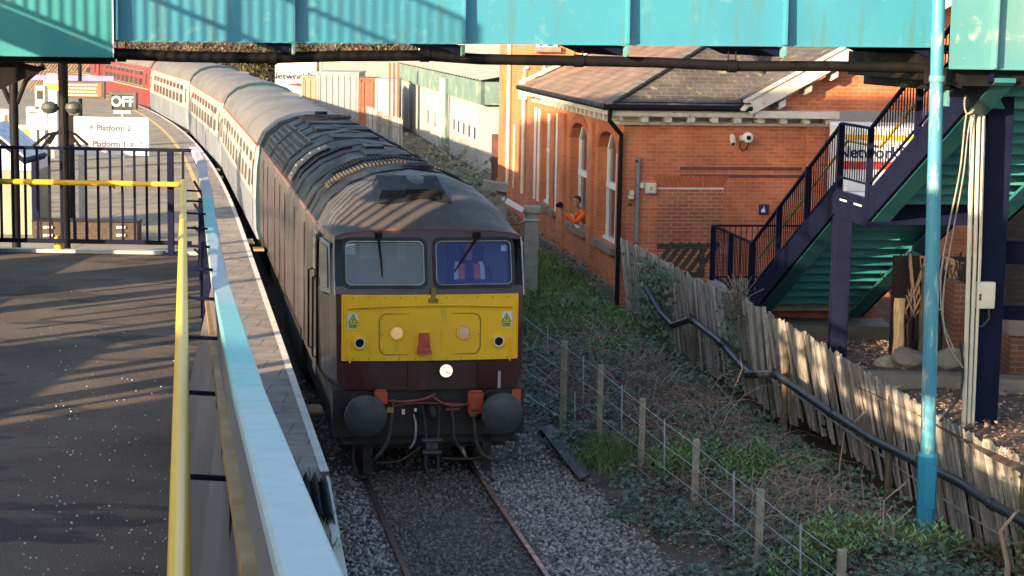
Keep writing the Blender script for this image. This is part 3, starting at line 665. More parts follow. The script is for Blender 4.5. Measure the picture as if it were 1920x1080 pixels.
# plinths, piers, timber, rocks under the stairs
BRICKX=brickmat('shaded_brick',(.17,.055,.03),(.12,.04,.026),(.16,.11,.08))  # brick darkened to stand in for the shade around the piers
def plinth(nm,label,cat,pts,Y,dep,mt,yt,yb):
    a=at_y(pts[0],yt,Y); b=at_y(pts[1],yb,Y); m=MB(); m.bx(a[0],b[0],Y,Y+dep,b[2]-.2,a[2]); return tag(m.build(nm,mt),label,cat)
plinth('brick_plinth','red brick plinth under the foot of the teal stairs','plinth',(1418,1642),31.6,1.6,BRICKS,569,604)
plinth('concrete_footing','grey concrete footing slab below the red brick plinth','footing',(1440,1672),30.6,.9,CONCD,609,655)
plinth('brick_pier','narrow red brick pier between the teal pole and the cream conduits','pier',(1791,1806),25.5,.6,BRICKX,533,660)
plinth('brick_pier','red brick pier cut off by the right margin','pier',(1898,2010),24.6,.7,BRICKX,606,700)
plinth('wall_coping','dark stone top of the pier at the right margin','coping',(1893,2015),24.55,.8,CONCD,597,604)
plinth('concrete_wall','low concrete wall behind the leaning fence, right of the navy column','wall',(1866,2040),24.2,.4,CONCD,712,800)
plinth('concrete_wall','low concrete wall behind the leaning fence, left of the cream conduits','wall',(1630,1805),24.4,.35,CONCD,702,800)
rg=random.Random(11)
def rock(c,s,label,mt,nm='rock'):
    m=MB(); b=bmesh.new(); bmesh.ops.create_icosphere(b,subdivisions=2,radius=1)
    q=[Vector((rg.uniform(-1,1),rg.uniform(-1,1),rg.uniform(-.4,1))).normalized() for _ in range(7)]; dd=[rg.uniform(.55,.85) for _ in q]
    vs=[]
    for v in b.verts:
        p=v.co.copy()
        for n_,d_ in zip(q,dd):
            e=p.dot(n_)-d_
            if e>0: p-=n_*e
        vs.append(Vector((p.x*s[0],p.y*s[1],p.z*s[2]))+Vector(c))
    m.add(vs,[tuple(v.index for v in f.verts) for f in b.faces]); b.free()
    return tag(m.build(nm,mt),label,nm)
a=at_y(1662,676,24.9); rock(a,(.2,.2,.13),'pale rough rock lying in the litter under the stairs',CONCP)
a=at_y(1705,668,24.8); rock(a,(.25,.25,.16),'large tan boulder left of the teal pole',CONCD)
a=at_y(1778,672,24.8); rock(a,(.28,.22,.16),'broken concrete lump right of the teal pole',CONCD)
a=at_y(1890,776,23.5); rock(a,(.16,.14,.11),'rounded tan stone right of the thick column',CONC)
for px,w_,yt,lab in((1684,18,560,'rough pale timber post standing under the stairs, left one'),(1729,12,500,'thin pale timber post just left of the teal pole, under the stairs')):
    c=at_y(px,655,26.4); m=MB(); zt_=at_y(px,yt,26.4)[2]; ww=w_/130
    m.loft([[(c[0]+ww*(a-.5)+.01*sin(z*9),26.4+b*ww*.6,z) for a,b in((0,0),(1,0),(1,1),(0,1))] for z in [c[2]-.4+(zt_-c[2]+.4)*k/8 for k in range(9)]],cap0=True,cap1=True,smooth=False)
    tag(m.build('timber_post',OLDWOOD),lab,'post')
m=MB(); m.bx(7.25,11.5,28.4,28.5,.4,4.3); tag(m.build('backing',DWOOD),'dark hoarding in the shadow behind the thick navy column','backing')  # dark sheet added in place of deep shade
m=MB(); m.bx(5.6,9.5,24.6,27.7,3.35,3.42); tag(m.build('soffit_board',NAVY),'dark soffit board closing the space under the upper stair flight','board') if False else None
# dark brushwood screen behind the timber posts, its back sheet standing in for deep shade
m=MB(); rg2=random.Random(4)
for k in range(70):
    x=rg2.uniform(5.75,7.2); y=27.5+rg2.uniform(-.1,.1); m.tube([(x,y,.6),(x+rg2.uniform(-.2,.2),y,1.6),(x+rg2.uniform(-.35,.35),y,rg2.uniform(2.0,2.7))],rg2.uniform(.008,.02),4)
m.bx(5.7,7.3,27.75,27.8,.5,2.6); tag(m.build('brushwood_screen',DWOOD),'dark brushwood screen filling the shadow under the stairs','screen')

# ================================================================ station building
BC=Vector((2.12,36.5,0)); UB=Vector((-.15,1,0)).normalized(); UR=Vector((UB.y,-UB.x,0))   # back-left, right
def B(u,r,z): return tuple(BC+UB*u+UR*r+Vector((0,0,z)))
def upx(px): 
    p=Vector(at_pl(px,300,BC,UB)); return (p-BC).dot(UB)
def tpx(px):
    p=Vector(at_pl(px,300,BC,UR)); return (p-BC).dot(UR)
sb=thing('station_building','red brick station building with slate hipped roof and arched windows beyond the fence','building',tuple(BC+Vector((0,0,.55))),0)
def sbm(name,mt,fn,par=None,smooth=None):
    m=MB(); fn(m); return m.build(name,mt,par or sb)
def wall(m,P,u0,u1,z0,z1,ops,depth=.3,inward=1):
    """P(u,depth,z); ops = (ua,ub,za,zb,rise)"""
    ops=sorted(ops); cur=u0
    q=lambda a,b,c,d: m.poly([P(a,0,c),P(b,0,c),P(b,0,d),P(a,0,d)])
    for ua,ub,za,zb,ri in ops:
        q(cur,ua,z0,z1); q(ua,ub,z0,za); n=10
        top=[(ua+(ub-ua)*i/n, zb+ri*sqrt(max(0,1-(2*i/n-1)**2))) for i in range(n+1)]
        for a,b in zip(top,top[1:]): m.poly([P(a[0],0,a[1]),P(b[0],0,b[1]),P(b[0],0,z1),P(a[0],0,z1)])
        ring=[(ua,za)]+top+[(ub,za)]
        for a,b in zip(ring,ring[1:]+ring[:1]): m.poly([P(a[0],0,a[1]),P(b[0],0,b[1]),P(b[0],depth,b[1]),P(a[0],depth,a[1])])
        cur=ub
    q(cur,u1,z0,z1)
PL=lambda u,d,z: B(u,d,z)
w1=(upx(1156),upx(1121)); w2=(upx(1101),upx(1069)); UT=upx(1001); UE=upx(934)
t3=[(upx(1043),upx(1037)),(upx(1030),upx(1015)),(upx(1009),upx(1004))]
WZ0,WZ1=1.55,3.45
ops=[(w1[0],w1[1],WZ0,WZ1,.38),(w2[0],w2[1],WZ0,WZ1,.38)]+[(a,b,1.62,3.85,0) for a,b in t3[:2]]
sbm('wall',BRICKS,lambda m:wall(m,PL,0,UT,.45,4.1,ops))
sbm('wall',BRICKS,lambda m:(wall(m,PL,UT,UE,.45,8.2,[(t3[2][0]+.0,t3[2][1]+.3,1.62,3.85,0)] if t3[2][0]>UT else []),m.poly([B(UT,0,4.1),B(UT,9,4.1),B(UT,9,8.2),B(UT,0,8.2)]),m.poly([B(UE,0,.3),B(UE,9,.3),B(UE,9,8.2),B(UE,0,8.2)]),m.poly([B(UT,0,8.2),B(UT,9,8.2),B(UE,9,8.2),B(UE,0,8.2)])))
# pilasters and plinth on the side wall
sbm('pilaster',BRICKS,lambda m:[m.prism([B(a,-.07,.45),B(b,-.07,.45),B(b,-.07,3.95),B(a,-.07,3.95)],UR*.07) for a,b in((w1[1]+.35,w2[0]-.35),(w2[1]+.5,t3[0][0]-.5))])
sbm('plinth',CONCD,lambda m:m.prism([B(0,-.09,.3),B(UT,-.09,.3),B(UT,-.09,.78),B(0,-.09,.78)],UR*.09))
GLS=mat('window_dark',(.05,.06,.07),(.03,.035,.045),2,rough=.08,spec=.8,rvar=0)
def window(a,b,z0,z1,ri,arch=True):
    n=8; m=MB(); DW=.2 if ri else .14
    top=[(a+(b-a)*i/n, z1+ri*sqrt(max(0,1-(2*i/n-1)**2))) for i in range(n+1)] if ri else [(a,z1),(b,z1)]
    ring=[(a,z0)]+top+[(b,z0)]; cx=(a+b)/2; cz=(z0+z1)/2
    inn=[(cx+(u-cx)*(1-.14/(b-a)),cz+(z-cz)*.955) for u,z in ring]
    o1=[B(u,DW,z) for u,z in ring]; i1=[B(u,DW,z) for u,z in inn]; i2=[B(u,DW+.06,z) for u,z in inn]; nn=len(ring)
    for k in range(nn):
        j=(k+1)%nn; m.poly([o1[k],o1[j],i1[j],i1[k]]); m.poly([i1[k],i1[j],i2[j],i2[k]])
    m.prism([B(a+.05,DW-.02,cz+.12),B(b-.05,DW-.02,cz+.12),B(b-.05,DW-.02,cz+.24),B(a+.05,DW-.02,cz+.24)],UR*.08)
    m.prism([B(cx-.03,DW-.005,z0),B(cx+.03,DW-.005,z0),B(cx+.03,DW-.005,z1+ri*.9),B(cx-.03,DW-.005,z1+ri*.9)],UR*.06)
    m.prism([B(a,DW-.06,z0),B(b,DW-.06,z0),B(b,DW-.06,z0+.06),B(a,DW-.06,z0+.06)],UR*.1)
    f=m.build('window',WHITE,sb)
    m=MB(); m.poly([B(u,DW+.05,z) for u,z in ring]); m.build('pane',GLS,f)
    m=MB(); m.prism([B(a-.08,-.1,z0-.14),B(b+.08,-.1,z0-.14),B(b+.08,-.1,z0-.005),B(a-.08,-.1,z0-.005)],UR*(DW+.15)); m.build('sill',STONE,f)
    return f
window(w1[0],w1[1],WZ0,WZ1,.38); window(w2[0],w2[1],WZ0,WZ1,.38)
for a,b in t3[:2]: window(a,b,1.62,3.85,0)
sbm('window_trim',WHITE,lambda m:[m.prism([B(u,-.03,1.6),B(u+.16,-.03,1.6),B(u+.16,-.03,3.9),B(u,-.03,3.9)],UR*.08) for u in(t3[0][0]-.2,t3[1][1]+.3,UT-.3)])
def archring(m,a,b,z1,ri):
    n=14
    for i in range(n):
        def pt(k,e): 
            th=pi*k/n; return B((a+b)/2-cos(th)*((b-a)/2+e),-.015,z1+sin(th)*(ri+e))
        m.prism([pt(i,.01),pt(i+1,.01),pt(i+1,.2),pt(i,.2)],UR*.03)
sbm('window_arch',BRICKA,lambda m:[archring(m,a,b,WZ1,.38) for a,b in(w1,w2)])
# front wall
TG=tpx(1400); TP1=tpx(1508); TEND=12
PFr=lambda u,d,z: B(d,u,z)
sbm('wall',BRICK,lambda m:wall(m,PFr,0,TEND,.45,4.1,[],))
sbm('pilaster',BRICK,lambda m:m.prism([B(-.06,TP1,.45),B(-.06,TP1+.4,.45),B(-.06,TP1+.4,4.05),B(-.06,TP1,4.05)],UB*.06))
ia,ib=tpx(1236),tpx(1358); iz=at_pl(1300,355,BC,UR)[2]
sbm('blocked_window',BRICKD,lambda m:m.prism([B(-.006,ia,.5),B(-.006,ib,.5),B(-.006,ib,iz),B(-.006,ia,iz)],UB*.006))
sbm('lintel',CREAM,lambda m:m.prism([B(-.012,ia-.05,iz),B(-.012,ib,iz),B(-.012,ib,iz+.035),B(-.012,ia-.05,iz+.035)],UB*.012))
def flatarch(m):
    n=16
    for i in range(n):
        f0,f1=i/n,(i+.82)/n; w_=ib-ia; 
        m.prism([B(-.008,ia+w_*f0,iz+.045),B(-.008,ia+w_*f1,iz+.045),B(-.008,ia-.12+(w_+.24)*f1,iz+.27),B(-.008,ia-.12+(w_+.24)*f0,iz+.27)],UB*.008)
sbm('flat_arch',BRICKA,flatarch)
sbm('dark_course',mat('dark_brick_course',(.16,.05,.035),(.10,.04,.035),5,rough=.9),lambda m:[m.prism([B(-.005,tpx(1275),z),B(-.005,tpx(1505),z),B(-.005,tpx(1505),z+.065),B(-.005,tpx(1275),z+.065)],UB*.005) for z in(3.02,3.17)])
# cornice, brackets, gutter
def along(m,o,z0,z1,tA,tB,uA=None,uB=None,inner=.0):
    m.prism([B(-o,tA,z0),B(-o,tB,z0),B(-o,tB,z1),B(-o,tA,z1)],UB*(o-inner))
def side(m,o,z0,z1,uA,uB,inner=.0):
    m.prism([B(uA,-o,z0),B(uB,-o,z0),B(uB,-o,z1),B(uA,-o,z1)],UR*(o-inner))
CORN=mat('cornice_paint',(.52,.48,.43),(.43,.39,.34),3,rough=.6,wear=((.25,.22,.18),6,.60,.1))
sbm('cornice',CORN,lambda m:(along(m,.10,4.05,4.11,-.1,TP1+.5),along(m,.38,4.24,4.36,-.38,TG),along(m,.36,4.22,4.24,-.3,TP1+.4),side(m,.38,4.24,4.36,.0,UT+.15),side(m,.10,4.05,4.11,0,UT),along(m,.42,4.22,4.36,TG+.02,TP1+.55)))
sbm('frieze',CORN,lambda m:(along(m,.02,4.11,4.22,0,TP1+.4),side(m,.02,4.11,4.24,0,UT)))
for k in range(9):
    r=.28+k*.463
    if r<TP1+.4: sbm('bracket',CORN,lambda m:m.prism([B(-.33,r,4.12),B(-.33,r+.14,4.12),B(-.33,r+.14,4.22),B(-.33,r,4.22)],UB*.31))
for k in range(16):
    u=.3+k*.5
    if u<UT-.2: sbm('bracket',CORN,lambda m:m.prism([B(u,-.33,4.12),B(u+.14,-.33,4.12),B(u+.14,-.33,4.235),B(u,-.33,4.235)],UR*.31))
def gut(m):
    for (a,b,v) in((B(-.44,-.4,4.40),B(-.44,TG-.05,4.40),None),(B(-.44,-.44,4.40),B(UT,-.44,4.40),None)):
        m.tube([a,b],.06,10)
    m.tube([B(-.52,-.3,4.5),B(-.52,TG-.1,4.5)],.012,6)
sbm('gutter',BLACK,gut)
# downpipes
sbm('downpipe',BLACK,lambda m:m.tube([B(-.42,-.36,4.36),B(-.40,-.36,4.14),B(-.10,-.06,3.85),B(-.07,-.06,3.7),B(-.07,-.06,.5)],.045,10))
for px,zt in((957,7.6),(986,4.6),(969,3.3)):
    u=upx(px); sbm('downpipe',CREAM,lambda m:(m.tube([B(u,-.08,zt),B(u,-.08,1.6)],.05 if px!=969 else .025,8)))
u=upx(986); sbm('hopper',CREAM,lambda m:(m.prism([B(u-.13,-.2,4.05),B(u+.13,-.2,4.05),B(u+.17,-.2,4.3),B(u-.17,-.2,4.3)],UR*.18),m.tube([B(u,-.08,4.6),B(u-.15,-.08,4.85),B(u-.5,-.08,4.88)],.04,8)))
# hipped roof
e=.42; TAN=.46; EZ=4.43; RH=3.6
h0=B(-e,-e,EZ); h1=B(-e+RH,-e+RH,EZ+TAN*RH)
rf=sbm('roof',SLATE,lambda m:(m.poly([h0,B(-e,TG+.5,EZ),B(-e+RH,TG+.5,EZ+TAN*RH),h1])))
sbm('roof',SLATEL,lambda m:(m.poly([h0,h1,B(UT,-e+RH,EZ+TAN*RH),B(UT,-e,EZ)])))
def ridge(m):
    n=9
    for i in range(n):
        a=lerp(h0,h1,(i+.05)/n); b=lerp(h0,h1,(i+.98)/n); m.bar(vadd(a,(0,0,.045)),vadd(b,(0,0,.05)),.2,.05)
sbm('hip_ridge',LEAD,ridge)
sbm('verge',CREAM,lambda m:m.bar(B(UT-.05,-e,EZ+.08),B(UT-.05,-e+RH,EZ+TAN*RH+.08),.12,.08))
# gable wing
GA=TG+.15; GH=4.6; gs=.55
ap=(GA+GH,4.3+gs*GH)
sbm('gable_wall',BRICK,lambda m:m.poly([B(-.03,GA+.2,4.36),B(-.03,GA+2*GH,4.36),B(-.03,ap[0],ap[1])]))
def gbar(m,d0,d1,off,th,o0=0):
    # a board along the left verge, between depths d0..d1 (towards the camera), offset normal to slope
    nx,nz=-gs/sqrt(1+gs*gs),1/sqrt(1+gs*gs)
    a=(GA-.25,4.3-.0); b=(ap[0],ap[1]+gs*.25)
    P=[(a[0]+nx*off,a[1]+nz*off),(b[0],b[1]+off/nz*1.0),(b[0],b[1]+(off-th)/nz),(a[0]+nx*(off-th),a[1]+nz*(off-th))]
    m.prism([B(-d1,x,z) for x,z in P],UB*(d1-d0))
sbm('barge_board',CORN,lambda m:(gbar(m,.44,.48,.30,.33),gbar(m,.03,.45,.05,.05),gbar(m,.03,.2,.0,.10),gbar(m,.48,.52,.31,.07)))
for k in range(8):
    x=GA+.35+k*.52; z=4.3+gs*(x-GA+.25)-.16
    sbm('bracket',CORN,lambda m:m.prism([B(-.38,x,z-.08),B(-.38,x+.14,z-.08+.077),B(-.38,x+.14,z+.12),B(-.38,x,z+.05)],UB*.34))
sbm('gable_roof',SLATE,lambda m:(m.poly([B(-.5,GA-.4,4.3+.28),B(6,GA-.4,4.3+.28),B(6,ap[0],ap[1]+.5),B(-.5,ap[0],ap[1]+.5)]),m.poly([B(-.5,ap[0],ap[1]+.5),B(6,ap[0],ap[1]+.5),B(6,ap[0]+GH+.4,4.5),B(-.5,ap[0]+GH+.4,4.5)])))
def onroof(px,py):
    d=Vector(ray(px,py)); n=UB*-TAN+Vector((0,0,1)); P=Vector(B(-e,0,EZ+.05)); O=Vector((0,0,CZ)); t=n.dot(P-O)/n.dot(d); return O+d*t
sbm('valley_flashing',CREAM,lambda m:m.bar(onroof(1393,206),onroof(1508,84),.10,.04))
# tall part: upper window and white vent at roof end
uw=lambda px,y: Vector(at_pl(px,y,Vector(B(UT,0,0)),UR))
a=uw(1018,97); b=uw(1047,60)
def facebox(name,mt,px0,y1,px1,y0,dep,par=None):
    a=uw(px0,y1); b=uw(px1,y0); m=MB(); m.prism([(a.x,a.y,a.z),(b.x,b.y,a.z),(b.x,b.y,b.z),(a.x,a.y,b.z)],-UB*dep); return m.build(name,mt,par or sb)
wf=facebox('window',WHITE,1006,88,1046,40,.06); facebox('pane',GLS,1011,86,1017,42,.07,wf); facebox('pane',GLS,1026,86,1037,42,.07,wf); facebox('sill',STONE,1002,97,1050,88,.14,wf)
fv=facebox('vent_finial',WHITE,1012,182,1028,140,.05); m=MB(); a=uw(1012,140); b=uw(1028,140); c=uw(1020,122); m.prism([a,b,c],-UB*.05); m.build('vent_finial',WHITE,sb)
# fixtures on the front wall
def wallbox(m,px0,y0,px1,y1,dep,off=0):
    a=Vector(at_pl(px0,y1,BC-UB*off,UR)); b=Vector(at_pl(px1,y0,BC-UB*off,UR)); m.prism([(a.x,a.y,a.z),(b.x,b.y,a.z),(b.x,b.y,b.z),(a.x,a.y,b.z)],-UB*dep)
tr=thing('cable_trunking','grey vertical steel cable trunking on the brick wall beside the black downpipe','trunking',at_pl(1193,455,BC-UB*.05,UR))
m=MB(); wallbox(m,1188,294,1199,455,.08); bevel(m.build('channel',mat('grey_trunking',(.20,.21,.23),(.15,.16,.18),4,rough=.5),tr),.008)
m=MB(); wallbox(m,1191,300,1195,304,.09); m.build('screw',BLACK,tr)
eb=thing('electrical_box','cream square electrical box on the brick wall right of the grey trunking','electrical box',at_pl(1218,362,BC-UB*.05,UR))
m=MB(); wallbox(m,1208,343,1229,362,.10); bevel(m.build('case',CREAM,eb),.012)
m=MB(); wallbox(m,1199,342,1207,352,.07); m.build('side_box',CREAM,eb)
m=MB(); wallbox(m,1217,350,1221,351.5,.105); wallbox(m,1217,354,1221,355.5,.105); m.build('slot',BLACK,eb)
eb2=thing('electrical_box','two tiny cream boxes on the brick wall left of the grey trunking','electrical box',at_pl(1182,373,BC-UB*.05,UR))
m=MB(); wallbox(m,1179,357,1188,365,.08); wallbox(m,1177,366,1187,373,.08); bevel(m.build('case',CREAM,eb2),.008)
m=MB(); wallbox(m,1177,380,1184,384,.05); m.build('clip',STEEL,eb2)
cc=thing('security_camera','white dome security camera with looped cable on the brick wall under the cornice','camera',at_pl(1402,258,BC-UB*.2,UR))
c=Vector(at_pl(1402,258,BC-UB*.22,UR)); m=MB(); m.lathe([(.02,-.08),(.09,-.06),(.105,0),(.10,.05),(.07,.075)],c,-UB,20); m.build('dome',WHITE,cc)
m=MB(); m.lathe([(.045,.07),(.045,.085),(.02,.11),(.0,.115)],c,-UB,16); m.build('lens',BLACK,cc)
m=MB(); wallbox(m,1386,254,1397,263,.14); m.build('arm',WHITE,cc)
m=MB(); Q=[Vector(at_pl(x,y,BC-UB*.1,UR)) for x,y in((1388,266),(1387,276),(1392,283),(1399,281),(1403,272),(1404,266))]; m.tube(Q,.012,6); m.build('lead',BLACK,cc)
cc2=thing('security_camera','small cream tube security camera pointing down, left of the white dome camera','camera',at_pl(1376,262,BC-UB*.2,UR))
c=Vector(at_pl(1374,262,BC-UB*.2,UR)); d_=(-UB*.7+Vector((-.1,0,-.6))).normalized(); m=MB(); m.lathe([(.045,-.12),(.055,-.1),(.055,.1),(.05,.12)],c,d_,14); m.build('housing',CREAM,cc2)
m=MB(); m.lathe([(.035,.121),(.03,.128),(.0,.13)],c,d_,12); m.build('lens',BLACK,cc2)
m=MB(); m.tube([c,c+UB*.2+Vector((.06,0,.06))],.02,8); m.build('bracket',CREAM,cc2)
hs=thing('warning_sign','small dark blue sign with a white symbol on the brick wall beside the stair rail','sign',at_pl(1431,402,BC-UB*.05,UR))
m=MB(); wallbox(m,1422,383,1441,402,.03); m.build('board',mat('blue_sign',(.02,.02,.10),None,rough=.4),hs)
m=MB(); 
for pl in([(1427,398),(1435,398),(1434,391),(1428,392)],[(1431,391),(1434,391),(1432,386)]):
    m.poly([at_pl(x,y,BC-UB*.034,UR) for x,y in pl])
m.build('symbol',WHITE,hs)
# wooden gate
gt=thing('wooden_gate','dark brown wooden gate with diagonal slats against the brick wall','gate',at_pl(1290,520,BC-UB*1.2,UR))
def gate(m):
    Y0=BC-UB*1.2
    g=lambda x,y:at_pl(x,y,Y0,UR)
    m.bar(g(1316,457),g(1316,520),.09,.1,up=(1,0,0)); m.bar(g(1232,462),g(1314,462),.05,.1); m.bar(g(1232,515),g(1314,515),.05,.1)
    for k in range(6):
        m.bar(vadd(g(1222+k*17,510),(0,-.03,0)),vadd(g(1262+k*17,455),(0,-.03,0)),.02,.09)
sbg=MB(); gate(sbg); sbg.build('frame',DWOOD,gt)
# ================================================================ yard to the right of the train
SHW=mat('shed_wall',(.36,.36,.355),(.30,.30,.30),.5,rough=.75,wear=((.30,.28,.25),1.2,.58,.12),stretch=(1.5,1.5,.3))
SHG=mat('shed_green',(.10,.18,.17),(.14,.21,.185),.6,rough=.6,wear=((.26,.30,.25),1.0,.55,.1))
CORR=mat('corrugated_roof',(.40,.36,.31),(.32,.28,.24),1,rough=.8)
A0=Vector(at_z(905,331,0)); A1=Vector(at_z(752,(48+5.88*33.2),0)); ad=(A1-A0); AL=ad.length; ad.normalize(); an=Vector((ad.y,-ad.x,0))
def A(u,r,z): return tuple(A0+ad*u+an*r+Vector((0,0,z)))
sh=thing('depot_shed','long pale depot shed with green upper band and corrugated roof right of the coaches','shed',tuple(A0))
def shm(n,mt,fn):
    m=MB(); fn(m); return m.build(n,mt,sh)
HW=3.75
def shw(m):
    m.poly([A(0,0,-.1),A(AL,0,-.1),A(AL,0,HW-.9),A(0,0,HW-.9)]); m.poly([A(0,0,-.1),A(0,9,-.1),A(0,9,HW-.9),A(0,0,HW-.9)]); m.poly([A(AL,0,-.1),A(AL,9,-.1),A(AL,9,HW),A(AL,0,HW)])
    for k in range(14): 
        u=.9+k*2.3
        m.prism([A(u,-.05,0),A(u+.09,-.05,0),A(u+.09,-.05,HW-.9),A(u,-.05,HW-.9)],an*.05)
shm('wall',SHW,shw)
shm('fascia',SHG,lambda m:(m.prism([A(-.25,-.12,HW-.9),A(AL,-.12,HW-.9),A(AL,-.12,HW),A(-.25,-.12,HW)],an*.12),m.prism([A(-.25,-.12,HW-.9),A(-.25,9,HW-.9),A(-.25,9,HW),A(-.25,-.12,HW)],ad*.25),[m.prism([A(-.28,.4+k*.0,HW-.8+.17*k),A(-.28,3,HW-.8+.17*k),A(-.28,3,HW-.76+.17*k),A(-.28,.4,HW-.76+.17*k)],ad*.03) for k in range(4)],[m.prism([A(1+k*2.1,-.14,HW-.85),A(1.06+k*2.1,-.14,HW-.85),A(1.06+k*2.1,-.14,HW-.25),A(1+k*2.1,-.14,HW-.25)],an*.02) for k in range(14)]))
def corr(m):
    n=int(AL/.45); vs=[]
    for i in range(n+1):
        z=HW+.05+(.06 if i%2 else 0); u=-.3+(AL+.4)*i/n
        vs.append([A(u,-.25,z),A(u,5,z+1.0),A(u,10,z-.1)])
    m.loft(vs,closed=False,smooth=False)
shm('roof',CORR,corr)
for k,u in enumerate((1.6,3.3,5.0,6.7,8.3,15.5,18.5)):
    z0=1.25 if k<5 else 1.0; z1=2.45 if k<5 else 2.6
    m=MB(); m.prism([A(u,-.06,z0),A(u+.75,-.06,z0),A(u+.75,-.06,z1),A(u,-.06,z1)],an*.06); f=m.build('window',WHITE,sh)
    m=MB(); m.prism([A(u+.12,-.07,z0+.1),A(u+.63,-.07,z0+.1),A(u+.63,-.07,(z0+z1)/2),A(u+.12,-.07,(z0+z1)/2)],an*.01); m.build('pane',GLS,f)
for u in (11.5,12.4): shm('downpipe',GALV,lambda m:m.tube([A(u,-.2,HW-.2),A(u,-.2,0)],.09,8))
shm('downpipe',SHG,lambda m:m.tube([A(10.9,-.2,HW-.2),A(10.9,-.2,0)],.12,8))
# rusty corner door of shed / brown pier next to the brick wall
m=MB(); a=at_y(922,252,62); m.bx(a[0],a[0]+.22,62,62.3,-.2,a[2]); tag(m.build('rusty_post',mat('rust_brown',(.13,.045,.035),(.09,.035,.03),4,rough=.8)),'dark brown post between the pale shed and the brick building','post')
# weeds / kerb wall along the shed
m=MB(); 
for i in range(18):
    Y=46+i*2.2; c=TP(Y,4.6); m.box((c[0],c[1],.1),(.4,2.0,.6),Matrix.Rotation(.19,3,'Z'))
tag(m.build('trackside_wall',CONCD),'low dark concrete wall along the foot of the pale shed','wall')
# things beyond the shed
def crate(nm,label,cat,px0,px1,y0,y1,Y,dep,mt,rz=.0,ribs=0,zb=None,ribmat=None,group=None):
    a=Vector(at_y(px0,y1,Y)); b=Vector(at_y(px1,y0,Y)); z0=a.z if zb is None else zb
    t=thing(nm,label,cat,((a.x+b.x)/2,Y,z0),rz,group); W=b.x-a.x; H_=b.z-z0
    m=MB(); m.bx(-W/2,W/2,0,dep,0,H_)
    for i in range(ribs): m.bx(-W/2+W*(i+.25)/ribs,-W/2+W*(i+.6)/ribs,-.04,0,.1,H_-.1)
    m.build('body',mt,t,world=False)
    m=MB(); m.bx(-W/2-.04,W/2+.04,-.06,dep+.04,H_,H_+.1); m.bx(-W/2-.03,-W/2+.1,-.06,.0,0,H_); m.bx(W/2-.1,W/2+.03,-.06,.0,0,H_); m.build('frame',ribmat or mt,t,world=False)
    return t,W,H_
RUST=mat('rust_orange',(.25,.085,.045),(.19,.07,.045),2,rough=.8,wear=((.12,.05,.03),3,.6,.1))
GREYC=mat('grey_container',(.29,.29,.31),(.24,.24,.26),.8,rough=.6,wear=((.25,.22,.2),2,.62,.1))
TANC=mat('tan_container',(.32,.24,.16),(.26,.2,.14),1,rough=.7)
t,W,H_=crate('shipping_container','white container with grey lettering beyond the coaches','container',517,592,117,190,118,3,WHITE,zb=0)
text_mesh('NetworkRail',.62,Matrix.Translation((t.location.x-.0,117.93,2.62))@face_M((0,0,0),(0,-1)),'lettering',NAVY,t,.005)
m=MB(); y=117.93; m.poly([(t.location.x-.6,y,2.1),(t.location.x+.5,y,1.98),(t.location.x+.7,y,2.13),(t.location.x+.2,y,2.22)]); m.build('logo_stroke',mat('red_stroke',(.6,.03,.02)),t)
crate('shipping_container','tan container with vertical ribs next to the white container','container',566,596,146,200,112,3,TANC,ribs=3,zb=0)
crate('shipping_container','long grey ribbed container behind the coaches','container',594,672,139,230,106,5,GREYC,ribs=7,zb=0)
crate('shipping_container','rust orange container end beside the grey ribbed container','container',673,706,150,230,101,3,RUST,ribs=2,zb=0)
crate('site_cabin','white site cabin with a dark door, partly behind the grey plank fence','cabin',704,745,152,240,98,3,WHITE,ribs=0,zb=0,ribmat=GALV)
pf=thing('plank_fence','weathered grey plank fence right of the coaches','fence',at_y(718,260,80))
m=MB()
for k in range(26):
    a=at_y(688+k*2.6,260,84-k*.35); zt_=at_y(690+k*2.6,200+k*.9,84-k*.35)[2]+rg.uniform(-.05,.05); m.box((a[0],a[1],zt_/2),(.075*1.0,.02,zt_))
m.build('planks',PALING,pf)
m=MB(); a=at_y(690,225,84.1); b=at_y(754,240,75.4); m.bar(a,b,.05,.1); m.build('rail',PALING,pf)
for px in(731,739,747):
    m=MB(); a=at_y(px,160,96); b=at_y(px,118,96); m.bar((a[0],96,0),(b[0],96,b[2]),.12,.12,up=(0,1,0)); tag(m.build('rusty_post',RUST),'rusty orange upright post standing beside the pale shed','post','rusty posts beside the shed')
yb,_,_=crate('skip','yellow skip lying behind the grey ribbed container','skip',620,661,116,125,124,2,YEL,zb=2.2)
crate('shipping_container','low white container behind the yellow skip','container',674,712,113,128,128,2.5,WHITE,zb=0)
crate('clad_building','tall cream clad building beyond the depot shed','building',785,1010,70,150,135,12,mat('cream_cladding',(.62,.52,.32),(.55,.46,.28),1,rough=.7),ribs=22,zb=0)
crate('flat_roof_hut','low tan flat roofed hut beyond the plank fence','hut',600,745,120,150,116,6,mat('tan_roof',(.42,.33,.26),(.34,.26,.2),1,rough=.8),zb=0)
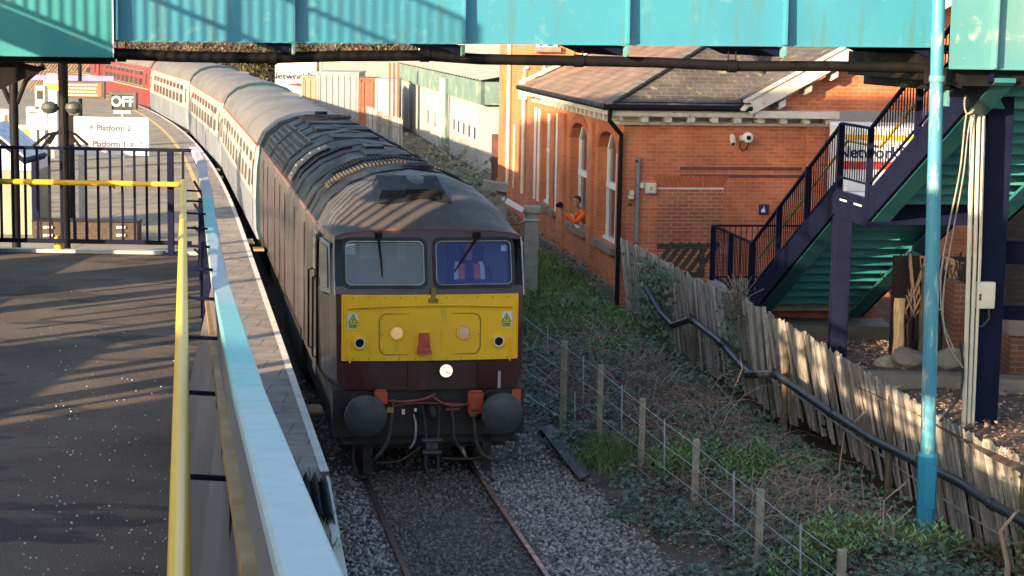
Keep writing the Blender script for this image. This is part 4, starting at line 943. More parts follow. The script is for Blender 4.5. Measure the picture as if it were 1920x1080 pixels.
# trackside cabinets beside the locomotive
tc_=thing('concrete_post','tall grey concrete cabinet post with a white lamp head, right of the locomotive cab','post',at_y(995,520,38))
a=at_y(982,520,38); b=at_y(1011,400,38); m=MB(); m.bx(a[0],b[0],38,38.35,.2,b[2]); bevel(m.build('shaft',CONC,tc_),.015)
m=MB(); m.bx(a[0]-.04,b[0]+.03,37.95,38.4,b[2],b[2]+.13); bevel(m.build('head',CONC,tc_),.01)
m=MB(); p=at_y(949,376,37.9); q=at_y(981,394,37.9); m.bar(p,q,.22,.09); m.build('lamp',WHITE,tc_)
m=MB(); m.bx(a[0]-.02,b[0]+.01,37.97,38.37,b[2]-.16,b[2]-.12); m.build('strap',GALV,tc_)
tb=thing('relay_box','weathered grey relay box behind the locomotive roof','box',at_y(930,380,42))
a=at_y(905,345,42); b=at_y(952,352,42); m=MB(); m.bar(a,b,.5,.18); m.build('lid',CONC,tb)
m=MB(); m.bx(b[0]-.25,b[0]-.02,41.9,42.3,.2,b[2]-.08); m.build('case',CONC,tb); m=MB(); m.bx(b[0]-.13,b[0]-.06,41.88,41.9,b[2]-.28,b[2]-.2); m.build('label_plate',WHITE,tb)
# white van behind the stairs
vn=thing('van','white van with navy lettering, red and yellow stripes, parked behind the stair railings','van',at_y(1640,400,34.0))
VY=34.2
def vb(x0,x1,y0,y1,yy,dep,nm,mt): 
    a=at_y(x0,y1,yy); b=at_y(x1,y0,yy); m=MB(); m.bx(a[0],b[0],yy,yy+dep,a[2],b[2]); return m.build(nm,mt,vn)
bevel(vb(1580,1760,240,430,VY,1.9,'body',WHITE),.05)
vb(1581,1758,305,317,VY-.006,.004,'red_stripe',mat('red_stripe',(.5,.05,.03)))
vb(1581,1758,255,262,VY-.006,.004,'yellow_stripe',mat('amber_stripe',(.75,.42,.02)))
text_mesh('NetworkRail',.30,face_M(at_y(1650,287,VY-.012),(0,-1)),'lettering',mat('navy_letter',(.012,.016,.09)),vn,.002,bold=True)
for x in(1590,1725):
    m=MB(); c=at_y(x,440,VY); m.lathe([(.3,-.1),(.34,-.06),(.34,.1),(.2,.12)],(c[0],VY-.0,.95),(0,1,0),20); m.build('wheel',BLACK,vn)

# ================================================================ rolling stock
MAROON=mat('maroon_paint',(.055,.011,.014),(.036,.009,.012),2,rough=.3,wear=((.06,.035,.032),5,.57,.15),dirt=((.03,.018,.016),4,.55,.15,(3,3,.4)),coat=.3,stretch=(1,1,.4))
MARSIDE=mat('maroon_side',(.036,.020,.024),(.022,.012,.015),1.3,rough=.32,wear=((.075,.06,.06),2.5,.56,.2),stretch=(2,2.5,.2),coat=.2)
LROOF=mat('loco_roof',(.022,.022,.026),(.014,.014,.018),2.5,spec=.15,rough=.65,wear=((.036,.032,.028),5,.62,.12),bump=.12,bscale=20,stretch=(1,.6,1))
LYEL=mat('loco_yellow',(.95,.53,.010),(.88,.48,.010),2.5,rough=.42,wear=((.50,.32,.03),5,.66,.14),dirt=((.38,.25,.05),3,.62,.2,(3,3,.5)),bump=.06,bscale=9)
LYEL2=mat('loco_yellow_line',(.28,.18,.02),None,4,rough=.5)
UNDER=mat('underframe',(.016,.014,.013),(.026,.02,.017),5,rough=.75,bump=.3)
BUFM=mat('buffer_steel',(.036,.039,.046),(.025,.027,.032),4,rough=.5,wear=((.09,.085,.08),6,.62,.1),bump=.1)
ORJ=mat('orange_box',(.50,.075,.028),(.38,.06,.024),6,rough=.6,wear=((.10,.05,.04),9,.62,.1))
HOSER=mat('red_cable',(.26,.06,.05),None,6,rough=.6)
BRASS=mat('brass',(.30,.20,.07),None,6,rough=.5,metal=.6)
RUB=mat('window_rubber',(.012,.012,.014),None,5,rough=.6)
ALU=mat('window_trim',(.33,.34,.36),None,5,rough=.4,metal=.6)
GL1=glass('windscreen_glass',(.56,.62,.70),.05,.26); GL2=glass('windscreen_glass_reflect',(.14,.24,.85),.05,.20,(.72,.78,1))  # GL2's blue tint paints in a reflection on the right pane
LRZ=atan(.184); LO=TP(23.04,.035,0)
lo=thing('locomotive','maroon diesel locomotive with yellow nose panel and dark grey roof','locomotive',LO,LRZ)
NOZS={'buffer','shank','jumper_box','air_hose','jumper_cable','air_cock','screw_coupling','coupling_hook','guard_iron','vacuum_tag','bogie','wheelset','step','fuel_tank'}
def ZS(z): return z if z<1.0 else z+.10*min(1,(z-1.0)/.25)
def lm(name,mt,fn,par=None,sharp=35):
    m=MB(); fn(m)
    if name not in NOZS: m.V=[(v[0],v[1],ZS(v[2])) for v in m.V]
    else: m.V=[(v[0]-(.025 if name in('buffer','shank') else 0),v[1],v[2]) for v in m.V]
    return m.build(name,mt,par or lo,world=False,sharp=sharp)
PROF=[(1.27,1.10),(1.335,1.22),(1.35,2.2),(1.335,2.85),(1.285,3.08),(1.14,3.34),(.87,3.57),(.48,3.74),(0,3.80)]
FRONT=[(1.12,1.17),(1.20,1.27),(1.215,2.38),(1.215,2.9),(1.205,3.09),(1.08,3.135),(.80,3.165),(.42,3.18),(0,3.185)]
def y0(z): return .64 if z<2.38 else .64+.02+(z-2.38)*.33
def fy(x,z): return y0(z)+.07*(x/1.2)**2
def mirror(h): return [(-x,z) for x,z in h]+[(x,z) for x,z in h[::-1][1:]]
FULL=mirror(PROF); FRNT=mirror(FRONT); NB=5
def ring(t):
    e=1-(1-t)**2.0; ex=1-(1-t)**2.4; out=[]
    for (fx,fz),(px,pz) in zip(FRNT,FULL):
        yf=fy(fx,fz); out.append((fx+(px-fx)*ex, yf+(2.9-yf)*t, fz+(pz-fz)*e))
    return out
rings=[ring(t) for t in(0,.03,.08,.15,.25,.36,.48,.6,.75,.88,1)]
for y in (3.6,18.6): rings.append([(x,y,z) for x,z in FULL])
rings.append([(x*.985,18.85,z-.02*(z>3)) for x,z in FULL])
n=len(FULL)
def bodysides(m):
    for sl in (slice(0,NB),slice(n-NB,n)):
        R=[r[sl] for r in rings]; k=len(R[0]); lo_=2 if sl.start==0 else k-4
        m.loft(R[:4],closed=False); m.loft(R[5:],closed=False)
        A=[r[:lo_+1] for r in R[3:6]]; C_=[r[lo_+1:] for r in R[3:6]]; m.loft(A,closed=False)
        if len(C_[0])>1: m.loft(C_,closed=False)
    m.poly([(x*.985,18.86,z) for x,z in FULL][::-1])
lm('body',MARSIDE,bodysides)
lm('roof',LROOF,lambda m:m.loft([r[NB-1:n-NB+1] for r in rings[10:]],closed=False),sharp=60)
lm('cab_roof',mat('cab_roof_sunlit',(.085,.070,.056),(.060,.051,.044),2.5,rough=.6,wear=((.10,.08,.06),4,.58,.15),dirt=((.035,.032,.032),3,.57,.15,(1,.5,1)),bump=.1,bscale=15),lambda m:m.loft([r[NB-1:n-NB+1] for r in rings[:11]],closed=False),sharp=60)  # lighter tan than the rest of the roof, painting in sun on the dome
# floor / inner lining so that the cab is closed
lm('cab_interior',mat('cab_interior',(.50,.54,.60),(.42,.47,.55),1,rough=.8),lambda m:(m.poly([(x*.96,2.3,z*.985) for x,z in FULL]),m.bx(-1.2,1.2,.75,2.3,1.55,1.6)))
lm('desk',mat('cab_desk',(.07,.075,.085),None,3,rough=.6),lambda m:(m.bx(-1.12,1.12,.78,1.2,1.62,2.36),m.bx(.35,.9,.85,1.15,2.36,2.5),m.bx(-.95,-.5,.85,1.1,2.36,2.46)))
WL=(-1.10,-.065); WR=(.06,1.085); WZ=(2.475,3.055)
def hw(z):
    P=FRONT[:5]
    if z<=P[0][1]: return P[0][0]
    for a,b in zip(P,P[1:]):
        if z<=b[1]: return a[0]+(b[0]-a[0])*(z-a[1])/(b[1]-a[1])
    return P[-1][0]
def frontface(m):
    xs=[-1,WL[0],-.9,-.65,-.4,-.2,WL[1],0,WR[0],.2,.4,.65,.9,WR[1],1]
    zs=[1.17,1.27,1.5,2.0,2.38,2.39,WZ[0],2.65,2.85,WZ[1],3.09]
    for i in range(len(zs)-1):
        for j in range(len(xs)-1):
            a,b=xs[j],xs[j+1]; za,zb=zs[i],zs[i+1]
            if za>=WZ[0]-1e-6 and zb<=WZ[1]+1e-6 and ((a>=WL[0]-1e-6 and b<=WL[1]+1e-6) or (a>=WR[0]-1e-6 and b<=WR[1]+1e-6)): continue
            f=lambda x,z:(x if abs(x)<1 else copysign(hw(z),x))
            q=[]
            for x,z in((a,za),(b,za),(b,zb),(a,zb)): X=f(x,z); q.append((X,fy(X,z),z))
            m.poly(q)
    # brow between the window top and the roof edge
    top=[(x,z) for x,z in FRNT if z>=3.09]
    for (xa,za),(xb,zb) in zip(top,top[1:]): m.poly([(xa,fy(xa,3.09),3.09),(xb,fy(xb,3.09),3.09),(xb,fy(xb,zb),zb),(xa,fy(xa,za),za)])
lm('cab_front',MAROON,frontface)
lm('brow_line',HOSER,lambda m:m.tube([(x,fy(x,z)-.004,z) for x,z in FRNT if z>3.08],.009,6))
def rrect(x0,x1,z0,z1,r,n=5):
    P=[]
    for cx,cz,a0 in((x1-r,z1-r,0),(x0+r,z1-r,pi/2),(x0+r,z0+r,pi),(x1-r,z0+r,1.5*pi)):
        for k in range(n+1): a=a0+pi/2*k/n; P.append((cx+cos(a)*r,cz+sin(a)*r))
    return P
def wframe(W,mt_g,label=None):
    def ff(m):
        o=rrect(W[0]-.03,W[1]+.03,WZ[0]-.03,WZ[1]+.03,.10); i=rrect(W[0]+.02,W[1]-.02,WZ[0]+.02,WZ[1]-.02,.07); nn=len(o)
        L=lambda P,off:[(x,fy(x,z)-off,z) for x,z in P]
        a,b,c,d=L(o,-.002),L(o,.014),L(i,.014),L(i,-.03)
        for k in range(nn):
            j=(k+1)%nn
            for p,q in((a,b),(b,c),(c,d)): m.poly([p[k],p[j],q[j],q[k]])
    f=lm('windscreen',RUB,ff)
    def tr(m):
        i=rrect(W[0]+.02,W[1]-.02,WZ[0]+.02,WZ[1]-.02,.07); i.append(i[0]); m.tube([(x,fy(x,z)-.014,z) for x,z in i],.007,6,cap=False)
    lm('trim',ALU,tr,f)
    def gl(m):
        P=rrect(W[0]+.012,W[1]-.012,WZ[0]+.012,WZ[1]-.012,.07); m.poly([(x,fy(x,z)+.02,z) for x,z in P])
    lm('glass',mt_g,gl,f); return f
wframe(WL,GL1); wframe(WR,GL2)
lm('notice',WHITE,lambda m:(m.box((-1.02,.93,2.93),(.13,.004,.14)),m.box((-.62,2.2,2.8),(.3,.004,.3)),m.box((-.2,2.2,2.75),(.12,.004,.25))))
lm('notice',WHITE,lambda m:(m.box((.42,1.75,2.72),(.16,.004,.26)),m.box((.99,.98,2.93),(.07,.004,.08))))
# wipers
def wiper(p0,p1,arm):
    f=lambda x,z,o:(x,fy(x,z)-o,z)
    w_=lm('wiper',BLACK,lambda m:(m.tube([f(*p0,.05),f(*lerp(p0,p1,.55),.06),f(*p1,.03)],[.02,.012,.008],6),m.box(f(p0[0],p0[1]+.03,.04),(.09,.06,.07))))
    lm('blade',RUB,lambda m:m.bar(f(*lerp(p0,p1,.45),.03),f(*p1,.03),.012,.02),w_)
wiper((-.66,3.09),(-.62,2.60),1); wiper((.62,3.09),(.31,2.66),1)
# yellow nose panel
def ypanel(m):
    P=rrect(-1.145,1.145,1.525,2.365,.03,3); 
    xs=[-1.145+2.29*i/14 for i in range(15)]
    m.loft([[(x,fy(x,z)-o,z) for x in xs] for z,o in((1.52,.0),(1.52,.012),(2.365,.012),(2.375,.0))],closed=False,smooth=False)
    for s in(-1,1): m.poly([(s*1.145,fy(1.145,1.52),1.52),(s*1.145,fy(1.145,1.52)-.012,1.52),(s*1.145,fy(1.145,2)-.012,2.365),(s*1.145,fy(1.145,2),2.365)])
yp=lm('nose_panel',LYEL,ypanel)
ff=lambda x,z,o=.014:(x,fy(x,z)-o,z)
def outline(m):
    P=rrect(-.665,.645,1.60,2.13,.10); P.append(P[0]); m.tube([ff(x,z,.017) for x,z in P],.007,6,cap=False)
lm('hatch_outline',LYEL2,outline,yp)
lm('edge_flange',LYEL,lambda m:[m.tube([(s*1.135,fy(1.13,z)-.012,z) for z in(1.53,1.9,2.3,2.36)],.012,6) for s in(-1,1)],yp)
lm('bolt_heads',LYEL2,lambda m:[m.lathe([(.009,.012),(.007,.019),(0,.021)],(x,fy(x,z),z),(0,-1,0),6) for x,z in [(-1.0+i*.2,1.545) for i in range(11)]+[(-1.0+i*.2,2.335) for i in range(11)]+[(s_*.62,z_) for s_ in(-1,1) for z_ in(1.66,1.86,2.06)]],yp)
lm('panel_seam',BLACK,lambda m:(m.tube([(x,fy(x,1.5)-.001,1.50) for x in(-1.17,-.6,0,.6,1.17)],.005,5),m.tube([(-.30,fy(.3,1.3)-.001,1.20),(-.30,fy(.3,1.49)-.001,1.49)],.005,5),m.tube([(.62,fy(.6,1.3)-.001,1.20),(.62,fy(.6,1.49)-.001,1.49)],.005,5)))
lm('grab_rail',LYEL,lambda m:(m.tube([ff(-1.06,2.20,.02),ff(-1.04,2.215,.06),ff(-.5,2.24,.06),ff(0,2.25,.06),ff(.5,2.24,.06),ff(1.03,2.215,.06),ff(1.05,2.2,.02)],.014,8)),yp)
for s in(-1,1): lm('grab_rail',LYEL,lambda m:m.tube([ff(s*1.05,1.80,.014),ff(s*1.05,1.78,.05),ff(s*1.05,1.56,.05),ff(s*1.05,1.54,.014)],.011,8),yp)
lm('lower_lip',LYEL,lambda m:(m.bx(-1.05,-1.03,.65,.69,1.50,1.60),m.bx(1.03,1.05,.65,.69,1.50,1.60)),yp)
MARKL=emat('marker_lens',(.80,.46,.22),.10); MARKR=emat('marker_lens_dim',(.60,.36,.25),.04)
for x,mm in((-.44,MARKL),(.425,MARKR)):
    f=lm('marker_light',LYEL,lambda m:m.lathe([(.098,.005),(.105,.02),(.10,.035),(.08,.035),(.078,.02)],ff(x,1.885,.0),(0,-1,0),24,cap=False),yp)
    lm('lens',mm,lambda m:m.lathe([(.078,.018),(.06,.024),(.0,.028)],ff(x,1.885,.0),(0,-1,0),24),f)
for x in(-.915,.89):
    f=lm('tail_light',LYEL,lambda m:m.lathe([(.098,.005),(.10,.03),(.085,.04),(.068,.04),(.065,.012)],ff(x,1.755,.0),(0,-1,0),24,cap=False),yp)
    lm('lens',BLACK,lambda m:m.lathe([(.066,.016),(.0,.02)],ff(x,1.755,.0),(0,-1,0),20),f)
    lm('ring',WHITE,lambda m:m.lathe([(.068,.041),(.062,.043),(.055,.036),(.055,.02)],ff(x,1.755,.0),(0,-1,0),20,cap=False),f)
lm('lamp_bracket',ORJ,lambda m:(m.prism([ff(-.155,1.88,.10),ff(-.03,1.88,.10),ff(-.03,1.73,.12),ff(-.155,1.73,.12)],(0,.10,0)),m.prism([ff(-.165,1.73,.10),ff(-.02,1.73,.10),ff(.0,1.62,.14),ff(-.185,1.62,.14)],(0,.12,0)),m.bx(-.15,-.035,.50,.53,1.655,1.665)),yp)
lm('lamp_iron',LYEL2,lambda m:(m.bx(-.005,.05,.6,.64,2.32,2.47),m.bx(-.04,.08,.58,.63,2.28,2.33)),yp)
HZW=mat('sticker_white',(.72,.72,.66),None,6,rough=.5); HZY=mat('sticker_yellow',(.62,.60,.03),None,6,rough=.5); INK=mat('ink',(.02,.025,.02),None,6,rough=.6)
for cx in(-1.0,.99):
    y_=fy(cx,2)-.0155; f=lm('hazard_sign',HZW,lambda m:m.bx(cx-.075,cx+.075,y_-.002,y_+.003,1.93,2.14),yp)
    T=lambda x,z,o:(cx+x,y_-o,z)
    lm('triangle',INK,lambda m:m.prism([T(-.068,2.008,.003),T(.068,2.008,.003),T(0,2.128,.003)],(0,.001,0)),f)
    lm('triangle_field',HZY,lambda m:m.prism([T(-.052,2.017,.0045),T(.052,2.017,.0045),T(0,2.11,.0045)],(0,.001,0)),f)
    lm('bolt',INK,lambda m:(m.prism([T(.008,2.09,.006),T(-.014,2.055,.006),T(.0,2.055,.006)],(0,.001,0)),m.prism([T(-.006,2.062,.006),T(.014,2.06,.006),T(-.008,2.022,.006)],(0,.001,0))),f)
    lm('caption_field',HZY,lambda m:m.bx(cx-.065,cx+.065,y_-.0045,y_-.003,1.94,2.0),f)
    text_mesh('Danger',.036,PM(lo)@face_M((cx,y_-.006,2.085),(0,-1)),'lettering',INK,f,.0005,bold=True)
    lm('small_print',INK,lambda m:(m.bx(cx-.05,cx+.05,y_-.006,y_-.005,1.962,1.967),m.bx(cx-.045,cx+.04,y_-.006,y_-.005,1.950,1.955)),f)
hl=lm('headlight',RUB,lambda m:m.lathe([(.105,.0),(.11,.03),(.095,.035)],ff(.20,1.385,.0),(0,-1,0),24))
lm('lens',emat('headlamp_glow',(1,.74,.46),.45),lambda m:m.lathe([(.092,.03),(.07,.042),(.0,.048)],ff(.20,1.385,.0),(0,-1,0),24),hl)
lm('filament_bar',BRASS,lambda m:m.box(ff(.215,1.365,.05),(.08,.004,.012),Matrix.Rotation(.5,3,'Y')),hl)
lm('conduit',GALV,lambda m:m.box(ff(.90,1.27,.03),(.035,.04,.19)))
# cab side windows, doors, handrails (both sides)
for s in(-1,1):
    def sidepos(y,z):
        t=(y-.7)/2.2; ex=1-(1-min(1,max(0,t)))**2.4; a=hw(min(z,3.0)); b=1.35 if z<2.5 else 1.345; return s*(a+(b-a)*ex+.012)
    def sw(m):
        q=[(1.05,2.34),(1.86,2.28),(1.86,2.98),(1.16,2.98)]
        m.prism([(sidepos(y,z)-s*.02,y,z) for y,z in q],(s*.02,0,0))
    w_=lm('cab_window',ALU,sw)
    lm('pane',GLS,lambda m:m.poly([(sidepos(y,z)+s*.012,y,z) for y,z in((1.12,2.40),(1.80,2.34),(1.80,2.93),(1.20,2.93))]),w_)
    d=lm('cab_door',MARSIDE,lambda m:m.bx(s*1.345,s*1.362,2.15,2.75,1.12,3.0))
    lm('door_window',GLS,lambda m:m.bx(s*1.36,s*1.366,2.25,2.65,2.35,2.9),d)
    for y in(2.06,2.84): lm('handrail',BLACK,lambda m:m.tube([(s*1.35,y,2.45),(s*1.41,y,2.42),(s*1.41,y,1.35),(s*1.35,y,1.32)],.014,8))
    lm('body_seam',BLACK,lambda m:[m.bx(s*1.342,s*1.353,y-.008,y+.008,1.15,2.9) for y in(4.6,6.9,9.4,11.0,12.6,15.2,17.0)])
    lm('side_trim',mat('orange_line_%d'%(s+1),(.30,.10,.05),None,3,rough=.5),lambda m:m.bx(s*1.285,s*1.315,2.9,18.6,3.05,3.075))
    lm('jamb_strip',ALU,lambda m:m.tube([(s*(hw(z)+.01),fy(1.2,z)+.03,z) for z in(2.35,2.6,2.9,3.08)],.012,6))
# roof details
def rz(x):
    x=abs(x); P=PROF[4:]
    for a,b in zip(P,P[1:]):
        if b[0]<=x<=a[0]: return b[1]+(a[1]-b[1])*(x-b[0])/(a[0]-b[0])
    return PROF[4][1]
def arc(s0,s1,n=24): return [(-1.285+2.57*(s0+(s1-s0)*i/n)) for i in range(n+1)]
# cosine-spaced so the shoulders stay round
def arcx(f): 
    return -1.285*cos(pi*f)
def band(m,y,w,h,f0=0,f1=1,n=22):
    R0=[]
    for i in range(n+1):
        x=arcx(f0+(f1-f0)*i/n); z=rz(x); R0.append([(x,y,z-.01),(x,y,z+h),(x,y+w,z+h),(x,y+w,z-.01)])
    m.loft(R0,closed=True,cap0=True,cap1=True,smooth=False)
RIB=mat('roof_rib',(.014,.014,.016),(.02,.019,.02),4,spec=.15,rough=.7)
lm('roof_rib',RIB,lambda m:[band(m,y,w_,.018) for y,w_ in((3.05,.07),(4.05,.05),(4.75,.06),(5.7,.08),(7.2,.06),(8.55,.06),(10.2,.08),(12.0,.07),(13.4,.05),(14.9,.07),(16.6,.06),(18.4,.10))])
LTAN=mat('tan_louvre',(.10,.075,.045),(.07,.052,.036),6,rough=.75)
def louv(m,y0_,f0,f1,k,gap):
    n=int((f1-f0)*70)
    for i in range(n):
        f=f0+(f1-f0)*(i+.5)/n; x=arcx(f); z=rz(x); m.bar((x,y0_,z+.025),(x,y0_+gap,z+.025),.02,.03)
lm('roof_louvre',LTAN,lambda m:(band(m,4.15,.5,.01,.2,.8),louv(m,4.16,.2,.8,1,.48)))
lm('roof_louvre',RIB,lambda m:(band(m,4.95,.6,.008,.25,.8),louv(m,4.96,.25,.8,1,.58)))
# left shoulder radiators: dark grid
GRID=mat('radiator_bars',(.030,.032,.038),None,6,rough=.6)
for ya,yb in((11.2,12.9),(13.1,14.8),(15.3,17.6)):
    for sgn in(0,1):
        f0,f1=(.05,.30) if sgn==0 else (.70,.95)
        def grid(m):
            ny=int((yb-ya)/.14)
            for i in range(ny+1): band(m,ya+(yb-ya)*i/ny,.045,.035,f0,f1,8)
            for j in range(8):
                f=f0+(f1-f0)*j/7; x=arcx(f); z=rz(x); m.bar((x,ya,z+.02),(x,yb+.04,z+.02),.035,.05)
        g=lm('radiator_grille',GRID,grid)
        lm('grille_back',BLACK,lambda m:band(m,ya,yb-ya,.006,f0,f1,8),g)
PAL=mat('pale_surround',(.15,.115,.075),(.11,.09,.06),5,rough=.7)
sg=lm('intake_surround',PAL,lambda m:(band(m,9.1,.75,.03,.06,.34,12)))
lm('rivet',WHITE,lambda m:[m.lathe([(.022,0),(.02,.02),(.0,.03)],(arcx(f),9.45,rz(arcx(f))+.028),(0,0,1),8) for f in(.10,.15,.2,.25,.30)],sg)
lm('intake_opening',BLACK,lambda m:(band(m,8.75,.33,.05,.07,.34,12),band(m,8.0,.12,.045,.12,.42,12)))
lm('roof_panel',LROOF,lambda m:(m.bx(-.52,.52,13.1,14.5,3.7,3.80),m.bx(-.42,.4,10.5,11.7,3.72,3.80),m.bx(-.5,.45,15.3,16.3,3.7,3.80),m.bx(-.3,.4,5.9,7.0,3.74,3.81)))
lm('roof_fan',UNDER,lambda m:(m.lathe([(.55,0),(.55,.06),(.5,.06),(.5,.02)],(0,17.4,3.78),n=28,cap=False),[m.bar((-.5*cos(a),17.4-.5*sin(a),3.83),(.5*cos(a),17.4+.5*sin(a),3.83),.03,.02) for a in(0,.8,1.57,2.36)]))
lm('exhaust_port',BLACK,lambda m:(m.bx(-.15,.15,7.5,8.2,3.78,3.83),m.lathe([(.14,0),(.14,.08),(.0,.08)],(0,18.6,3.8),n=14)))
lm('roof_vent',LROOF,lambda m:m.lathe([(.24,-.03),(.22,.05),(.12,.085),(.0,.09)],(.15,3.35,3.79),n=24))
# dome vent above the cab front
def dome_z(x,y):
    best=None
    t=(y-.9)/2.0; t=max(0,min(1,t)); e=1-(1-t)**2; return 3.18+(3.80-3.18)*e-.10*x*x
dv_=lm('horn_grille',LROOF,lambda m:m.prism([(-.62,1.50,dome_z(0,1.50)-.03),(.38,1.50,dome_z(0,1.50)-.03),(.30,1.72,dome_z(0,1.72)+.035),(-.52,1.72,dome_z(0,1.72)+.035)],(0,.75,.14)))
lm('louvre',RIB,lambda m:[m.bx(-.22+.0,.22,1.545+.03*k,1.565+.03*k,dome_z(0,1.55)+.008+.024*k,dome_z(0,1.55)+.026+.024*k) for k in range(5)],dv_)
# buffer beam, buffers, couplings, hoses
lm('buffer_beam',UNDER,lambda m:(m.bx(-1.25,1.25,.72,1.0,.62,1.16),m.bx(-1.15,1.15,.8,2.2,.5,1.15),m.prism([(-1.25,.75,1.17),(-1.05,.72,1.17),(-.95,.72,.62),(-1.0,.75,.55)],(0,.5,0)),m.bx(-1.2,1.2,1.0,18.4,.85,1.12)))
for s in(-1,1):
    bfr=lm('buffer',BUFM,lambda m:m.lathe([(.0,-.005),(.12,.0),(.2,.012),(.262,.035),(.268,.055),(.262,.07),(.14,.085)],(s*.868,0,1.03),(0,1,0),40))
    lm('shank',UNDER,lambda m:(m.lathe([(.10,.07),(.10,.34),(.15,.35),(.16,.7),(.2,.705),(.2,.73)],(s*.868,0,1.03),(0,1,0),24)),bfr)
lm('coupling_hook',UNDER,lambda m:(m.tube([(0,.74,1.0),(0,.5,1.0),(0,.36,1.02),(0,.3,.96),(0,.36,.9),(0,.44,.9)],[.05,.05,.05,.04,.035,.03],10),m.bx(-.14,.14,.69,.74,.88,1.12),m.bx(-.16,-.10,.62,.7,.9,1.1),m.bx(.10,.16,.62,.7,.9,1.1)))
def shackle(m):
    for s in(-1,1): m.tube([(s*.11,.66,1.05),(s*.09,.46,.88),(s*.075,.42,.62)],.017,8)
    m.tube([(-.13,.42,.62),(.13,.42,.62)],.035,10); m.tube([(0,.42,.66),(0,.42,.45)],.03,8); m.tube([(-.12,.42,.46),(.12,.42,.46)],.035,10)
    m.tube([(-.08,.42,.47),(-.085,.42,.28),(-.05,.42,.17),(0,.42,.13),(.05,.42,.17),(.085,.42,.28),(.08,.42,.47)],.022,8)
    m.box((0,.42,.56),(.16,.05,.12))
lm('screw_coupling',BUFM,shackle)
for x,z,dx,dz in((-.645,1.155,.16,.16),(.585,1.06,.20,.27)):
    f=lm('jumper_box',ORJ,lambda m:(m.box((x,.62,z),(dx,.16,dz)),m.box((x,.53,z+.01),(dx*.75,.03,dz*.7)),m.tube([(x-dx*.4,.6,z+dz*.55),(x+dx*.4,.6,z+dz*.55)],.02,8)))
    bevel(f,.012)
lm('jumper_box',ORJ,lambda m:m.box((1.14,.75,1.10),(.12,.14,.22)))
def hose(pts,r,mt,nm='air_hose'):
    P=[Vector(p) for p in pts]; Q=[]
    for i in range(len(P)-1):
        p0=P[max(i-1,0)];p1=P[i];p2=P[i+1];p3=P[min(i+2,len(P)-1)]
        for k in range(5):
            t=k/5; Q.append(.5*((2*p1)+(p2-p0)*t+(2*p0-5*p1+4*p2-p3)*t*t+(3*p1-p0-3*p2+p3)*t**3))
    Q.append(P[-1]); return lm(nm,mt,lambda m:m.tube(Q,r,8))
hose([(-.55,.56,1.12),(-.35,.52,1.11),(-.1,.52,1.14),(.06,.55,1.2)],.016,HOSER,'jumper_cable'); hose([(.02,.55,1.16),(.15,.5,1.08),(.3,.5,1.05),(.5,.55,1.06)],.016,HOSER,'jumper_cable'); hose([(-.5,.6,1.03),(-.3,.58,1.07),(.1,.58,1.07),(.48,.6,1.04)],.011,HOSER,'jumper_cable')
HOSEM=mat('rubber_hose',(.05,.045,.042),(.035,.032,.03),6,rough=.7)
hose([(-.50,.6,.98),(-.52,.5,.85),(-.58,.45,.6),(-.70,.45,.42),(-.74,.5,.36)],.026,HOSEM); hose([(.55,.6,.92),(.56,.48,.8),(.58,.44,.58),(.68,.42,.40),(.9,.42,.34),(1.08,.45,.42),(1.14,.55,.62)],.026,HOSEM)
hose([(-.22,.6,.92),(-.2,.5,.8),(-.22,.48,.6),(-.28,.5,.5)],.015,GALV); hose([(.28,.6,.98),(.29,.5,.8),(.30,.48,.62),(.40,.5,.45)],.018,HOSEM)
hose([(-.12,.6,.5),(-.4,.55,.33),(-.7,.6,.30)],.014,HOSEM); hose([(.15,.6,.34),(.5,.6,.32),(.85,.6,.36)],.014,HOSEM)
for x,z in((-.53,1.0),(.55,.93)): lm('air_cock',BRASS,lambda m:(m.box((x,.56,z),(.09,.06,.07)),m.tube([(x+.03,.55,z+.03),(x+.05,.53,z+.14)],.012,6)))
lm('air_cock',HOSER,lambda m:(m.tube([(.2,.6,.98),(.38,.6,.98)],.02,8),m.tube([(.28,.6,.9),(.28,.6,1.04)],.02,8)))
lm('vacuum_tag',WHITE,lambda m:(m.box((-.34,.70,.94),(.04,.01,.07)),m.box((-.20,.56,.99),(.03,.02,.04))))
lm('guard_iron',UNDER,lambda m:(m.tube([(-.95,1.0,.6),(-.98,.8,.3),(-.95,.65,.12),(-.82,.6,.1)],.028,8),m.bx(.72,.84,.8,.85,.1,.6),m.bx(-.84,-.72,.85,.9,.1,.6),m.tube([(-1.0,.9,.5),(-.75,.85,.42)],.02,6)))
# bogies with wheels
for by in(3.9,15.2):
    bg_=lm('bogie',UNDER,lambda m:(m.bx(-1.15,-.95,by-2.7,by+2.7,.45,.8),m.bx(.95,1.15,by-2.7,by+2.7,.45,.8),m.bx(-1.1,1.1,by-2.7,by-2.5,.35,.7),m.bx(-.9,.9,by-2.4,by+2.4,.5,.85)))
    for wy in(-2.0,0,2.0):
        lm('wheelset',STEEL,lambda m:([m.lathe([(.57,-.065),(.57,.065)],(s*.78,by+wy,.57),(1,0,0),28) for s in(-1,1)],m.tube([(-.75,by+wy,.57),(.75,by+wy,.57)],.08,8)),bg_)
lm('fuel_tank',UNDER,lambda m:m.bx(-1.2,1.2,7.2,11.8,.25,.95))
lm('step',mat('lit_step',(.42,.22,.08),(.30,.16,.06),5,rough=.7),lambda m:(m.bx(-1.5,-1.28,18.0,18.45,.95,.99),m.bx(-1.45,-1.25,2.2,2.7,.62,.65)))  # sunlit orange is put into the step colour
